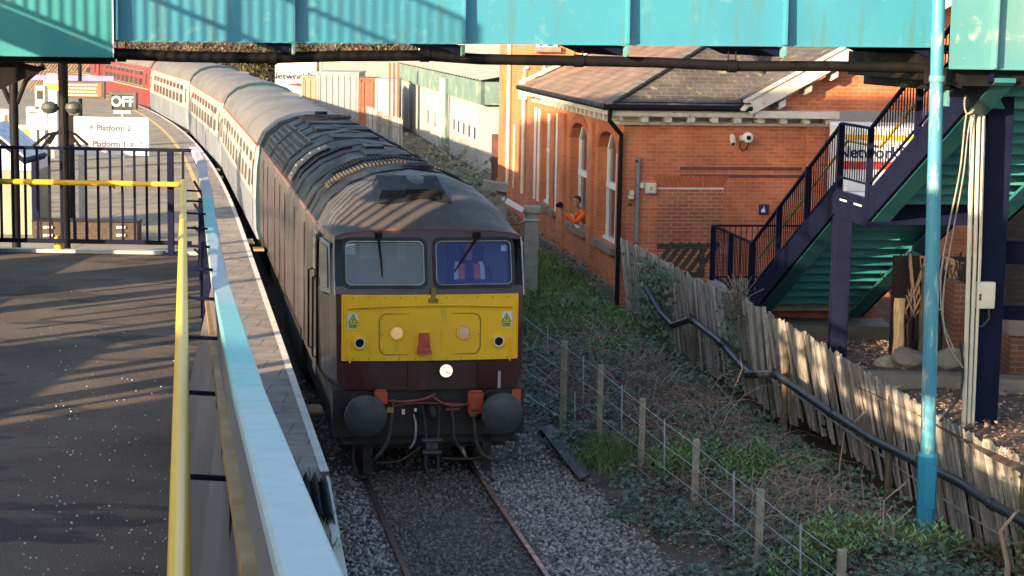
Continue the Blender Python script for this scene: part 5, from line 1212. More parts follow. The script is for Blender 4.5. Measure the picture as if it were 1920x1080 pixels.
# ---------------------------------------------------------------- coaches
CPROF=[(1.32,1.02),(1.385,1.25),(1.40,1.95),(1.375,2.6),(1.30,3.16),(1.16,3.44),(.86,3.68),(.45,3.82),(0,3.86)]
def coach(label,name,lowm,upm,roofm,endm,lines,group,CL=19.9,plan='saloon',lineh=None):
    c=thing(name,label,'railway coach',(0,0,0),0,group); K=[]
    def cm(nm,mt,fn,par=None): 
        m=MB(); fn(m); return m.build(nm,mt,par or c,world=False)
    full=mirror(CPROF); nn=len(full)
    ys=(0,.12,CL-.12,CL); sc=(.97,1,1,.97)
    cm('lower_side',lowm,lambda m:[m.loft([[(x*k,y,z) for x,z in full[sl]] for y,k in zip(ys,sc)],closed=False) for sl in(slice(0,3),slice(nn-3,nn))])
    cm('upper_side',upm,lambda m:[m.loft([[(x*k,y,z) for x,z in full[sl]] for y,k in zip(ys,sc)],closed=False) for sl in(slice(2,5),slice(nn-5,nn-2))])
    cm('roof',roofm,lambda m:(m.loft([[(x*k,y,z) for x,z in full[4:nn-4]] for y,k in zip(ys,sc)],closed=False),[m.loft([[(x*1.003,y,z+.012) for x,z in full[4:nn-4]] for y in(yy-.04,yy+.04)],closed=False) for yy in(.15,5,10,15,CL-.15)]))
    cm('end',endm,lambda m:(m.poly([(x*.97,0,z) for x,z in full]),m.poly([(x*.97,CL,z) for x,z in full][::-1])))
    cm('gangway',RUB,lambda m:(m.bx(-.5,.5,-.33,0,1.2,3.2),m.bx(-.5,.5,CL,CL+.33,1.2,3.2)))
    cm('gutter_line',lines,lambda m:[m.bx(s*1.285,s*1.335,.05,CL-.05,3.14,3.175) for s in(-1,1)])
    if lineh: cm('body_line',lineh,lambda m:[m.bx(s*1.375,s*1.412,.05,CL-.05,z,z+.05) for s in(-1,1) for z in(1.93,)])
    cm('underframe',UNDER,lambda m:(m.bx(-1.2,1.2,.3,CL-.3,.75,1.05),m.bx(-1.1,1.1,8,12,.35,.8)))
    for by in(2.9,CL-2.9):
        cm('bogie',UNDER,lambda m:(m.bx(-1.15,1.15,by-1.6,by+1.6,.35,.75),[m.lathe([(.46,-.06),(.46,.06)],(s*.78,by+w_,.46),(1,0,0),20) for s in(-1,1) for w_ in(-1.3,1.3)]))
    cm('roof_ventilator',roofm,lambda m:[m.box((.35,y,3.83),(.5,.22,.06)) for y in(12.2,12.9,13.6)])
    for s in(-1,1):
        xs=lambda z:s*(1.40-.025*(z-1.95)/.65 if z<2.6 else 1.375-.075*(z-2.6)/.56)
        def sl(m,ya,yb,za,zb,o): 
            m.prism([(xs(za)+s*o,ya,za),(xs(za)+s*o,yb,za),(xs(zb)+s*o,yb,zb),(xs(zb)+s*o,ya,zb)],(-s*.03,0,0))
        wy=[2.2+i*(CL-4.4)/9 for i in range(9)] if plan=='saloon' else [1.6,3.3]+[4.8+i*1.75 for i in range(8)]
        for k,y in enumerate(wy):
            L_=1.25 if plan=='saloon' else .95
            f=cm('window',ALU,lambda m:sl(m,y-.04,y+L_+.04,2.06,2.92,.008)); cm('pane',GLC,lambda m:sl(m,y,y+L_,2.10,2.88,.013),f)
        for y in(.45,CL-1.15):
            d=cm('door',upm,lambda m:sl(m,y,y+.72,1.97,3.05,.012)); cm('door_window',GLC,lambda m:sl(m,y+.14,y+.58,2.2,2.8,.018),d)
            cm('door_handle',ALU,lambda m:m.box((xs(2.0)+s*.03,y+.62,1.98),(.03,.12,.03)),d)
            cm('footboard',STEP,lambda m:m.bx(s*1.36,s*1.56,y-.05,y+.78,.86,.90))
    return c
GLC=mat('coach_glass',(.018,.018,.02),(.05,.045,.04),.35,rough=.16,spec=.5,rvar=0)
STEP=mat('footboard',(.40,.27,.12),(.30,.2,.1),5,rough=.7)  # low sun's orange is mixed into the board colour
CBLU=mat('coach_blue',(.165,.185,.225),(.115,.14,.185),1.1,rough=.38,wear=((.27,.27,.28),2,.55,.2),stretch=(1,.3,.3))
CGRY=mat('coach_grey',(.33,.312,.28),(.29,.275,.25),1.1,rough=.45,wear=((.36,.32,.27),3,.6,.15),stretch=(1,.5,.3))
CROOF=mat('coach_roof',(.135,.122,.112),(.105,.097,.092),.8,rough=.6,wear=((.18,.165,.15),1.5,.58,.15),stretch=(1.5,.4,1))
CEND=mat('coach_end_blue',(.011,.042,.060),(.010,.032,.046),2,rough=.5)
CORG=mat('orange_gutter',(.42,.13,.06),(.33,.11,.06),2,rough=.6)
MAR2=mat('coach_maroon',(.19,.030,.032),(.15,.024,.028),1.2,rough=.35,stretch=(1,.4,.4),wear=((.30,.09,.08),2,.6,.15))
MLINE=mat('straw_line',(.62,.36,.13),None,3,rough=.5)
pos=[]; Y=42.35
while len(pos)<7:
    a=Vector(TP(Y,0)); Y1=Y+19
    while (Vector(TP(Y1,0))-a).length<19.9: Y1+=.02
    pos.append((a,Vector(TP(Y1,0)),Y)); Y=Y1
    a=Vector(TP(Y,0)); 
    while (Vector(TP(Y,0))-a).length<.62: Y+=.02
g1='blue and grey coaches behind the locomotive'; g2='maroon coaches at the far end of the train'
for k,(a,b,yy) in enumerate(pos):
    if k==0: c=C1=coach('blue and grey coach coupled directly behind the locomotive','coach',CBLU,CGRY,CROOF,CEND,CORG,g1,plan='brake')
    elif k<3: c=C2=coach(['','middle blue and grey coach between two others like it','blue and grey coach next to the maroon coaches'][k],'coach',CBLU,CGRY,CROOF,CEND,CORG,g1)
    elif k==3: c=C4=coach('maroon coach with a straw line, next to the blue and grey coaches','coach',MAR2,MAR2,CROOF,MAR2,CROOF,g2,lineh=MLINE)
    else: c=dup(C4,label=['second maroon coach from the blue and grey ones','third maroon coach from the blue and grey ones, mostly hidden by the bridge','last maroon coach, hardly visible at the far end'][k-4])
    d=b-a; c.location=(a.x,a.y,RISE(yy)); c.rotation_euler=(0,0,atan2(-d.x,d.y))
# ---------------------------------------------------------------- people
def skin_person(name,mt,joints,edges,parent,sub=2,root=0):
    me=bpy.data.meshes.new(name); M=PM(parent).inverted() if parent else Matrix()
    me.from_pydata([tuple(M@Vector(j[0])) for j in joints],edges,[]); o=bpy.data.objects.new(name,me); COL.objects.link(o)
    sk_=o.modifiers.new('Skin','SKIN'); sv=me.skin_vertices[0].data
    for i,j in enumerate(joints):
        r=j[1]; sv[i].radius=(r,r) if not isinstance(r,tuple) else r; sv[i].use_root=(i==root)
    su=o.modifiers.new('Sub','SUBSURF'); su.levels=sub; su.render_levels=sub
    bpy.context.view_layer.update()
    m2=bpy.data.meshes.new_from_object(o.evaluated_get(bpy.context.evaluated_depsgraph_get())); o.modifiers.clear(); o.data=m2
    m2.materials.clear(); m2.materials.append(mt)
    for p in m2.polygons: p.use_smooth=True
    if parent: o.parent=parent
    return o
SKIN=mat('skin',(.38,.20,.14),(.33,.17,.12),8,rough=.6); NAVC=mat('navy_cloth',(.015,.018,.05),(.02,.024,.06),8,rough=.9); ORC=mat('orange_cloth',(.75,.13,.015),(.65,.11,.015),8,rough=.8); REF=mat('reflective_band',(.72,.70,.66),None,8,rough=.5); HAIR=mat('hair',(.03,.022,.018),None,8,rough=.8)
def head(mb_skin,c,fwd,s=1.0):
    """shaped head with nose, ears, brow; fwd horizontal unit"""
    c=Vector(c); f=Vector(fwd).normalized(); r=Vector((-f.y,f.x,0)); u=Vector((0,0,1)); n=14; rings=[]
    for k,(h,w_,d0,d1) in enumerate(((-.12,.03,.02,.05),(-.105,.05,.035,.075),(-.07,.062,.06,.085),(-.03,.070,.085,.088),(.01,.075,.095,.090),(.05,.076,.10,.092),(.085,.066,.09,.08),(.11,.045,.06,.05),(.122,.015,.02,.015))):
        rings.append([c+u*h*s+r*(sin(2*pi*i/n)*w_*s)+f*((d1 if cos(2*pi*i/n)>0 else d0)*cos(2*pi*i/n)*s) for i in range(n)])
    mb_skin.loft(rings,True,True,True)
    mb_skin.add([c+f*.085*s+u*.02*s,c+f*.115*s-u*.025*s,c+f*.08*s-u*.035*s+r*.018*s,c+f*.08*s-u*.035*s-r*.018*s],[(0,2,1),(0,1,3),(1,2,3)])
    for sg_ in(-1,1): mb_skin.lathe([(.0,-.01),(.028*s,0),(.02*s,.012)],c+r*sg_*.074*s+u*0*s,r*sg_,8)
def face_parts(par,c,fwd,s=1.0,world=True):
    c=Vector(c); f=Vector(fwd).normalized(); r=Vector((-f.y,f.x,0)); u=Vector((0,0,1))
    m=MB()
    for sg_ in(-1,1): m.lathe([(.012*s,0),(.008*s,.006),(0,.008)],c+f*.084*s+r*sg_*.03*s+u*.012*s,f,8)
    m.build('eyes',INK,par,world)
    m=MB(); m.box(c+f*.086*s-u*.062*s,(.045*s,.012,.008)); m.build('mouth',mat('lips',(.22,.08,.07)),par,world)
    m=MB(); n=14; rings=[]
    for h,w_,d0,d1 in((-.02,.079,.098,-.02),(.04,.082,.108,.02),(.075,.078,.104,.088),(.105,.06,.08,.07),(.128,.03,.04,.03)):
        rings.append([c+u*h*s+r*(sin(2*pi*i/n)*w_*s)+f*((d1 if cos(2*pi*i/n)>0 else d0)*cos(2*pi*i/n)*s) for i in range(n)])
    m.loft(rings,True,True,True); m.build('hair',HAIR,par,world)
def hand(m,wrist,d,up,side=1,s=1.0,curl=.5):
    """palm with five separate bent fingers"""
    w_=Vector(wrist); d=Vector(d).normalized(); up=Vector(up); b=d.cross(up).normalized(); up=b.cross(d)
    m.loft([[w_+d*t+b*x*wd+up*z*.013*s for x,z in((-1,-.6),(0,-1),(1,-.6),(1,.6),(0,1),(-1,.6))] for t,wd in((0,.026*s),(.03*s,.036*s),(.08*s,.041*s),(.095*s,.038*s))],True,True,True)
    for k,L_ in enumerate((.062,.074,.080,.07)):
        p=w_+d*.09*s+b*(-.031+.0207*k)*s; L_*=s; m.tube([p,p+d*L_*.45-up*L_*curl*.2,p+d*L_*.75-up*L_*curl*.55,p+d*L_*.85-up*L_*curl*.95],[.0095*s,.009*s,.008*s,.0065*s],7)
    p=w_+d*.025*s+b*side*.034*s; m.tube([p,p+b*side*.025*s+d*.025*s-up*.01*s,p+b*side*.03*s+d*.06*s-up*.025*s],[.011*s,.0105*s,.008*s],7)
# driver in the cab
LM=PM(lo); W_=lambda x,y,z: LM@Vector((x,y-.22,z+.24)); fwd=(LM.to_3x3()@Vector((-.1,-1,0)))
dr=thing('person','cab driver in navy jacket and orange vest with white bands behind the right windscreen','person',W_(.58,1.6,1.62),0)
J=[((.58,1.62,2.08),.15),((.58,1.60,2.30),.16),((.58,1.58,2.48),.15),((.58,1.57,2.60),.06),((.58,1.55,2.66),.05),
   ((.37,1.58,2.52),.075),((.30,1.45,2.30),.06),((.40,1.22,2.32),.045),((.79,1.58,2.52),.075),((.86,1.45,2.30),.06),((.76,1.22,2.32),.045),
   ((.47,1.5,2.04),.10),((.45,1.30,2.02),.085),((.45,1.28,1.72),.06),((.69,1.5,2.04),.10),((.71,1.30,2.02),.085),((.71,1.28,1.72),.06)]
skin_person('body',NAVC,[(W_(*p),r) for p,r in J],[(0,1),(1,2),(2,3),(3,4),(2,5),(5,6),(6,7),(2,8),(8,9),(9,10),(0,11),(11,12),(12,13),(0,14),(14,15),(15,16)],dr)
hc=W_(.58,1.53,2.80); m=MB(); head(m,hc,fwd); m.tube([hc-Vector((0,0,.2)),hc-Vector((0,0,.08))],.05,10)
hand(m,W_(.40,1.22,2.32),LM.to_3x3()@Vector((.2,-1,0)),(0,0,1),1); hand(m,W_(.76,1.22,2.32),LM.to_3x3()@Vector((-.2,-1,0)),(0,0,1),-1); m.build('head_and_hands',SKIN,dr)
face_parts(dr,hc,fwd)
def strips(mt,nm,off,w_,z0,z1):
    m=MB()
    for s in(-1,1): m.loft([[W_(.58+s*(off+dx)*k,yy,z) for dx in(0,w_)] for z,k,yy in((z0,.9,1.42),((z0+z1)/2,1.0,1.41),(z1,.95,1.45),(z1+.05,.85,1.50))],closed=False)
    return m.build(nm,mt,dr)
strips(ORC,'vest',.065,.085,2.22,2.50); strips(REF,'reflective_band',.15,.06,2.20,2.53)
m=MB(); m.bx(.33,.83,1.78,1.88,1.7,2.75); m.V=[tuple(W_(*v)) for v in m.V]; tag(m.build('driver_seat',NAVC),'dark seat back behind the cab driver','seat')
# person leaning out of the arched window
u0_=(w2[0]+w2[1])/2
def WB(u,r,z): return Vector(B(u,r+.32,z-.08))

wp=thing('person','person in orange high visibility jacket leaning out of the arched window with a dark camera','person',WB(u0_-.1,.05,1.55),0)
J=[((u0_,.10,1.50),.15),((u0_-.04,-.05,1.72),.16),((u0_-.08,-.22,1.90),.15),((u0_-.10,-.30,2.02),.06),((u0_-.12,-.34,2.08),.05),
 ((u0_+.10,-.26,1.93),.075),((u0_+.16,-.42,1.75),.06),((u0_+.08,-.62,1.95),.045),((u0_-.28,-.22,1.92),.075),((u0_-.34,-.42,1.74),.06),((u0_-.22,-.62,1.93),.045)]
skin_person('body',ORC,[(WB(*p),r) for p,r in J],[(0,1),(1,2),(2,3),(3,4),(2,5),(5,6),(6,7),(2,8),(8,9),(9,10)],wp)
hc=WB(u0_-.13,-.36,2.19); fw=(-UR-UB*.6); m=MB(); head(m,hc,fw); m.tube([WB(u0_-.11,-.32,2.04),hc-Vector((0,0,.06))],.05,10)
hand(m,WB(u0_+.08,-.62,1.95),-UR*.4+Vector((0,0,1)),-UB,1); hand(m,WB(u0_-.22,-.62,1.93),-UR*.4+Vector((0,0,1)),UB,-1); m.build('head_and_hands',SKIN,wp); face_parts(wp,hc,fw)
m=MB()
for a,b in(((u0_-.25,-.2,1.6),(u0_+.02,-.36,1.9)),((u0_+.06,-.05,1.55),(u0_+.2,-.3,1.85))):
    m.bar(WB(*a)+Vector((-.12,-.1,0)),WB(*b)+Vector((-.12,-.1,.0)),.07,.05)
m.build('reflective_band',REF,wp)
cmr=thing('camera','dark handheld camera held out of the arched window','handheld camera',WB(u0_-.07,-.7,2.08),0)
c=WB(u0_-.07,-.72,2.10); m=MB(); m.box(c,(.13,.09,.10)); m.box(c+Vector((0,0,.06)),(.06,.06,.03)); bevel(m.build('case',BLACK,cmr),.01)
m=MB(); m.lathe([(.035,0),(.04,.05),(.03,.055)],c-UR*.04,-UR,14); m.build('lens',BLACK,cmr)

# ================================================================ left platform furniture
def cyl_post(nm,label,cat,px,ytop,ybot,Y,r,mt,group=None,zb=PZ):
    a=at_y(px,ytop,Y); t=thing(nm,label,cat,(a[0],Y,zb),0,group); m=MB(); m.tube([(a[0],Y,zb),(a[0],Y,a[2])],r,12); m.build('shaft',mt,t); m=MB(); m.lathe([(r*1.6,0),(r*1.5,.12),(r*1.05,.2)],(a[0],Y,zb),n=14); m.build('base',mt,t); return t
A1_=cyl_post('canopy_column','black column at the left margin under the bridge landing','column',24,100,470,36,.085,BLACK)
m=MB(); a=at_y(24,125,36)
for s in(-1,1): m.tube([(a[0]+s*.06,36,a[2]-.7),(a[0]+s*.25,36,a[2]-.25),(a[0]+s*.6,36,a[2]+.05)],.05,8)
m.build('bracket',BLACK,A1_)
lp=cyl_post('lamp_post','black platform post carrying two round lamps and drooping wire arms','lamp post',117,70,470,36,.095,BLACK)
for px in(93,138):
    c=Vector(at_y(px,203,36)); f=None; m=MB(); m.lathe([(.0,-.11),(.12,-.08),(.17,0),(.15,.08),(.05,.13),(0,.14)],c,(0,0,1),18); f=m.build('lamp',mat('dark_lamp',(.05,.06,.06)),lp); m=MB(); m.tube([c+Vector((0,0,.02)),Vector(at_y(117,205,36))],.03,6); m.build('arm',BLACK,f)
m=MB()
for dx,dy in((-55,28),(-38,30),(-25,24),(48,26),(34,30),(22,22)):
    a=Vector(at_y(117,246,36)); b=Vector(at_y(117+dx,246+dy,36)); m.tube([a,a+(b-a)*.5+Vector((0,0,.08)),b],.03,6)
m.build('wire_arms',BLACK,lp)
m=MB(); m.bx(*[f for p in zip(at_y(110,238,35.9),at_y(125,252,36.1)) for f in (min(p),max(p))]); m.build('collar',BLACK,lp)
# platform direction sign
SIGNW=mat('sign_white',(.46,.47,.53),(.43,.44,.50),1,rough=.4); SINK=mat('sign_ink',(.04,.042,.06),None,4,rough=.5); SRED=mat('sign_red',(.60,.03,.05),None,4,rough=.5)
sgY=46
sg=thing('platform_sign','white direction sign reading Platform 2 and Platform 1 on posts','sign',at_y(210,415,sgY))
a=at_y(139,288,sgY); b=at_y(279,221,sgY); W_s=b[0]-a[0]; m=MB(); m.bx(a[0],b[0],sgY,sgY+.05,a[2]-.03,b[2]); bevel(m.build('board',SIGNW,sg),.01)
for px,mm,w_ in((152,GALV,.08),(131,BLACK,.09)):
    m=MB(); p=at_y(px,218 if px>140 else 216,sgY+.1); m.bx(p[0]-w_,p[0]+w_,sgY+.06,sgY+.16,PZ,p[2]); m.build('post',mm,sg)
def stext(t,px,py,sz,al='LEFT'): return text_mesh(t,sz,face_M(at_y(px,py,sgY-.006),(0,-1)),'lettering',SINK,sg,.002,align=al,bold=True)
stext('Platform 2',181,240,.20); stext('Platform 1',237,271,.20,'RIGHT')
def logo(px,py):
    m=MB(); q=lambda dx,dz: tuple(Vector(at_y(px,py,sgY-.006))+Vector((dx,0,dz)))
    for z in(-.022,.022): m.prism([q(-.07,z-.008),q(.07,z-.008),q(.07,z+.008),q(-.07,z+.008)],(0,-.002,0))
    for s in(1,-1): m.bar(q(-.035*s,-.055),q(.02*s,0.0),.004,.016,up=(0,1,0)); m.bar(q(.035*s,.055),q(-.02*s,.0),.004,.016,up=(0,1,0))
    m.build('logo',SRED,sg)
logo(171,238); logo(247,271)
def arrow(px,py,d):
    m=MB(); c=Vector(at_y(px,py,sgY-.006)); d=Vector(d); n=Vector((-d.z,0,d.x))
    m.bar(c-d*.06,c+d*.06,.004,.014,up=(0,1,0))
    for s in(-1,1): m.bar(c+d*.06,c+d*.015+n*s*.045,.004,.014,up=(0,1,0))
    m.build('arrow',SINK,sg)
arrow(153,238,(-1,0,0)); arrow(265,271,(0,0,1))
# OFF indicator
of=thing('off_indicator','black signal indicator with white letters OFF above the platform sign','indicator',at_y(230,207,54))
a=at_y(207,205,54); b=at_y(253,177,54); m=MB(); m.bx(a[0],b[0],54,54.3,a[2],b[2]); bevel(m.build('case',mat('indicator_black',(.012,.011,.01),None,4),of),.02)
m=MB(); m.bx(a[0]-.03,a[0]+.05,53.95,54.32,a[2],b[2]+.05); m.bx(b[0]-.05,b[0]+.03,53.95,54.32,a[2],b[2]+.05); m.bx(a[0]+.05,b[0]-.05,53.95,54.32,b[2]-.02,b[2]+.05); m.build('hood',mat('hood_grey',(.06,.055,.045)),of)
text_mesh('OFF',.40,face_M(at_y(230,191,53.97),(0,-1)),'lettering',emat('white_letters',(.85,.85,.85),.4),of,.003,bold=True)
m=MB(); c=at_y(230,190,54.15); m.tube([(c[0],54.15,PZ),(c[0],54.15,a[2])],.05,10); m.build('post',GALV,of)
m=MB(); m.bx(c[0]-.25,c[0]+.25,54.05,54.25,a[2]-.12,a[2]-.03); m.build('bracket',CREAM,of)
# departure board
db=thing('departure_board','brown departure board with rows of orange text beside the lamp post','display board',at_y(155,185,58))
a=at_y(112,184,58); b=at_y(195,153,58); m=MB(); m.bx(a[0],b[0],58,58.25,a[2],b[2]); m.build('case',mat('board_brown',(.06,.035,.025),None,4),db)
m=MB(); m.bx(a[0]+.05,b[0]-.07,57.98,57.995,a[2]+.06,b[2]-.05); m.build('screen',mat('board_screen',(.17,.10,.05),None,4,rough=.3),db)
rr=random.Random(2); m=MB()
for r_ in range(4):
    x=a[0]+.12
    z=b[2]-.11-.105*r_
    while x<b[0]-.25:
        w_=rr.uniform(.03,.12); m.bx(x,x+w_,57.97,57.978,z-.022,z+.018); x+=w_+.025
m.build('display_rows',emat('led_orange',(.95,.55,.32),.5),db)
m=MB(); c=at_y(150,170,58.1); m.tube([(c[0],58.12,PZ),(c[0],58.12,b[2]+1.0)],.06,10); m.build('post',BLACK,db)
# canopy edge beam, cabinet, posters, kiosk
bmL=MB(); a=at_y(50,144,62); b=at_y(213,142,62); bmL.bx(a[0],b[0],62,62.15,a[2]-.10,a[2]+.07); tag(bmL.build('canopy_beam',mat('lavender_blue',(.16,.16,.34),(.13,.13,.30),2)),'lavender blue canopy edge beam behind the departure board','beam')
def board(nm,label,cat,x0,y0_,x1,y1_,Y,mt,extra=None,post=True):
    a=at_y(x0,y1_,Y); b=at_y(x1,y0_,Y); t=thing(nm,label,cat,((a[0]+b[0])/2,Y,PZ if post else a[2])); m=MB(); m.bx(a[0],b[0],Y,Y+.06,a[2],b[2]); m.build('board',mt,t)
    if post: m=MB(); c=(a[0]+b[0])/2; m.bx(c-.05,c+.05,Y+.07,Y+.15,PZ,b[2]); m.build('post',GALV,t)
    if extra: 
        for (nm2,ex0,ey0,ex1,ey1,mm) in extra:
            a2=at_y(ex0,ey1,Y-.01); b2=at_y(ex1,ey0,Y-.01); m=MB(); m.bx(a2[0],b2[0],Y-.012,Y-.004,a2[2],b2[2]); m.build(nm2,mm,t)
    return t
SYEL=mat('sign_yellow',(.72,.56,.04),(.66,.5,.04),3,rough=.5)
board('notice_board','white notice board with a yellow warning panel left of the lamp post','notice board',82,146,110,170,66,WHITE,[('yellow_panel',83,155,110,168,SYEL)])
board('poster_board','white poster board, left of the two by the black lamp post','poster board',50,205,76,236,50,WHITE,[('caption',54,210,72,213,SINK),('picture',58,218,70,231,SIGNW)])
board('poster_board','white poster board with a blue emblem, right of the two by the lamp post','poster board',69,212,88,243,49,WHITE,[('emblem',75,216,84,231,mat('pale_blue',(.25,.33,.62)))])
board('warning_board','yellow and white warning board beside the left column','warning board',32,235,64,266,47.5,WHITE,[('yellow_panel',33,243,56,264,SYEL),('symbol',41,246,45,256,SINK)])
board('poster_board','white poster at the left margin behind the column','poster board',-8,205,15,236,50,WHITE,[('picture',8,215,14,230,SRED)])
board('notice_board','small white notice with red mark low at the left, seen through the railing','notice board',33,322,56,356,44,WHITE,[('red_mark',36,326,46,332,SRED)])
ks=thing('kiosk','small pale kiosk with a dark sloping roof edge at the left margin','kiosk',at_y(20,300,43))
m=MB(); a=at_y(-60,318,43); b=at_y(63,296,43); c=at_y(0,244,43); m.prism([(a[0],43,a[2]),(b[0],43,a[2]),(b[0],43,b[2]),(c[0],43,c[2]),(a[0],43,c[2])],(0,1.5,0)); m.build('wall',mat('pale_lavender',(.52,.55,.68),(.47,.5,.63),2),ks)
m=MB(); p=at_y(-6,238,42.9); q=at_y(68,299,42.9); m.bar(p,q,1.8,.13); m.build('roof_edge',NAVY,ks)
m=MB(); m.bar(vadd(p,(.0,-.1,.10)),vadd(q,(0,-.1,.10)),1.7,.04); m.build('roof_trim',GALV,ks)
m=MB(); m.bx(a[0],b[0],43.05,44.4,PZ,a[2]-.0); m.build('base',mat('pale_green_panel',(.2,.21,.16),(.17,.18,.13),2),ks)
m=MB(); m.bx(b[0]-.05,b[0]+.1,42.95,43.1,PZ,b[2]+.05); m.build('post',NAVY,ks)
# planter box
pn=thing('planter','long dark timber planter with pale bolts, seen through the ramp end railing','planter',at_y(160,455,42))
a=at_y(62,456,42); b=at_y(257,418,42); m=MB(); m.bx(a[0],b[0],42,42.5,a[2]-.06,b[2]); m.build('box',DWOOD,pn)
m=MB(); m.bx(a[0]-.02,b[0]+.02,41.97,42.53,b[2],b[2]+.03); m.build('rim',BLACK,pn)
for k in range(9): 
    x=a[0]+.12+k*.265; m=MB(); m.bx(x-.03,x+.06,41.975,42,a[2]-.05,b[2]); m.build('slat',DWOOD,pn)
m=MB()
for px in(85,95,222,231):
    for py in(426,441): c=at_y(px,py,41.96); m.box(c,(.09,.03,.05))
m.build('bolt',WHITE,pn)
cyl_post('bollard','thin black post in front of the planter at the left','post',30,300,470,38,.03,BLACK)
# trespass guard panels at the end of the platform
tg=thing('trespass_guard','dark ridged anti trespass panels lying at the end of the platform slope','trespass guard',TP(20.3,OE-.5,.8))
for k,(ox,yy) in enumerate(((-.20,20.5),(-.50,20.85))):
    m=MB(); 
    def RP(o,Y): return TP(Y,OE+o,endz(Y)+.01)
    prof=[]
    n=7
    for i in range(n+1):
        o=ox+.17-.34*i/n; prof.append((o,0 if i%2==0 else .13))
    m.loft([[vadd(RP(o,Y),(0,0,h)) for o,h in prof] for Y in(yy-1.0,yy-.5,yy)],closed=False,smooth=False)
    m.build('ridged_panel',mat('black_rubber_%d'%k,(.02,.02,.026),(.028,.028,.034),5,rough=.5),tg)
# lattice fence and bins far left
lf=thing('lattice_fence','pale lattice fence on the far left beyond the platform','fence',at_y(60,170,75))
m=MB()
for k in range(16):
    a=at_y(40+k*6,170,75); 
    m.bar(a,vadd(a,(.9,0,1.2)),.05,.05,up=(0,1,0)); m.bar(vadd(a,(.9,0.03,0)),vadd(a,(0,.03,1.2)),.05,.05,up=(0,1,0))
m.build('lattice',OLDWOOD,lf)
for px,py,Y,cl,lab in((75,183,64,CREAM,'small cream machine on the platform left of the lamp post'),(97,160,70,WHITE,'white machine on the platform behind the yellow warning panel'),(58,222,60,GALV,'grey machine behind the posters')):
    b=at_y(px,py-22,Y); a=at_y(px-9,py+20,Y); c=at_y(px+9,py,Y); t=thing('ticket_machine',lab,'machine',(b[0],Y,PZ)); m=MB(); m.bx(a[0],c[0],Y,Y+.5,PZ,b[2]); bevel(m.build('case',cl,t),.03); m=MB(); m.bx(a[0]+.06,c[0]-.06,Y-.012,Y,b[2]-.45,b[2]-.15); m.build('screen',GLS,t)
# ================================================================ fences on the bank
wf_=thing('wire_fence','post and wire fence with lichened concrete posts along the gravel path','fence',TP(21,3.1,0))
FP=[at_z(1123,830,0),at_z(1201,888,0),at_z(1301,968,0),at_z(1421,1030,0)]
def fl(i): # extrapolated fence line
    d=(Vector(FP[3])-Vector(FP[0]))/3; return Vector(FP[0])+d*i
posts=[]
for (px,yt,yb) in((1123,684,832),(1201,747,890),(1301,823,970),(1421,917,1062),(1572,1030,1190)):
    b=Vector(at_z(px,yb,-.05)); t=Vector(at_y(px,yt,b.y)); posts.append((b,t)); m=MB(); r=.043
    m.prism([b+Vector((-r,-r,-.3)),b+Vector((r,-r,-.3)),b+Vector((r,r,-.3)),b+Vector((-r,r,-.3))],(0,0,t.z-b.z+.3)); bevel(m.build('concrete_post',CONCP,wf_),.008)
b0=Vector(at_z(1055,795,.0)); t0=Vector(at_y(1055,640,b0.y)); m=MB(); m.prism([b0+Vector((-.05,-.05,-.3)),b0+Vector((.05,-.05,-.3)),b0+Vector((.05,.05,-.3)),b0+Vector((-.05,.05,-.3))],(0,0,t0.z-b0.z+.3)); m.build('concrete_post',CONCP,wf_)
posts=[(Vector(at_z(990,755,.0)),Vector(at_y(988,590,Vector(at_z(990,755,0)).y))),(b0,t0)]+posts
for f_ in(.97,.68,.38,.1):
    m=MB(); P=[]
    for i,(b,t) in enumerate(posts):
        P.append(b+(t-b)*f_+Vector((-.05,0,0)))
        if i<len(posts)-1: b2,t2=posts[i+1]; q=(b+(t-b)*f_+b2+(t2-b2)*f_)/2; q.z-=.012; P.append(q+Vector((-.05,0,0)))
    m.tube(P,.0045,5); m.build('wire',WIRE,wf_)
for px,yt,yb in((1027,614,690),(1094,668,760),(1166,722,827),(1246,786,905),(1376,884,1012),(1501,982,1100),(1078,735,790)):
    b=Vector(at_z(px,yb,0)); t=at_y(px,yt,b.y); m=MB(); m.bar(b+Vector((0,0,-.1)),t,.02,.012,up=(0,1,0)); m.build('dropper',WIRE,wf_)
# leaning chestnut paling fence
plf=thing('paling_fence','weathered leaning wooden paling fence running along the top of the bank','fence',at_y(1440,720,27.7))
FT=[(1163,446,36.2),(1215,470,34.6),(1300,520,31.8),(1360,545,30.0),(1440,586,27.9),(1480,607,27.0),(1560,655,25.4),(1640,705,24.0),(1700,742,22.9),(1800,800,21.5),(1850,826,20.9),(1925,865,20.0),(2010,905,19.2)]
FT3=[Vector(at_y(x,y,Y)) for x,y,Y in FT]; FT3.append(FT3[-1]+(FT3[-1]-FT3[-3]).normalized()*5)
L_=[0]
for a,b in zip(FT3,FT3[1:]): L_.append(L_[-1]+(b-a).length)
def fpt(s):
    for i in range(len(L_)-1):
        if s<=L_[i+1]: f=(s-L_[i])/(L_[i+1]-L_[i]); return FT3[i]+(FT3[i+1]-FT3[i])*f
    return FT3[-1]
rf=random.Random(21); s=0; per=0; m=MB(); cnt=0; gaps=((2.35,2.9),)
fd=lambda s:(fpt(s+.2)-fpt(max(0,s-.2))).normalized()
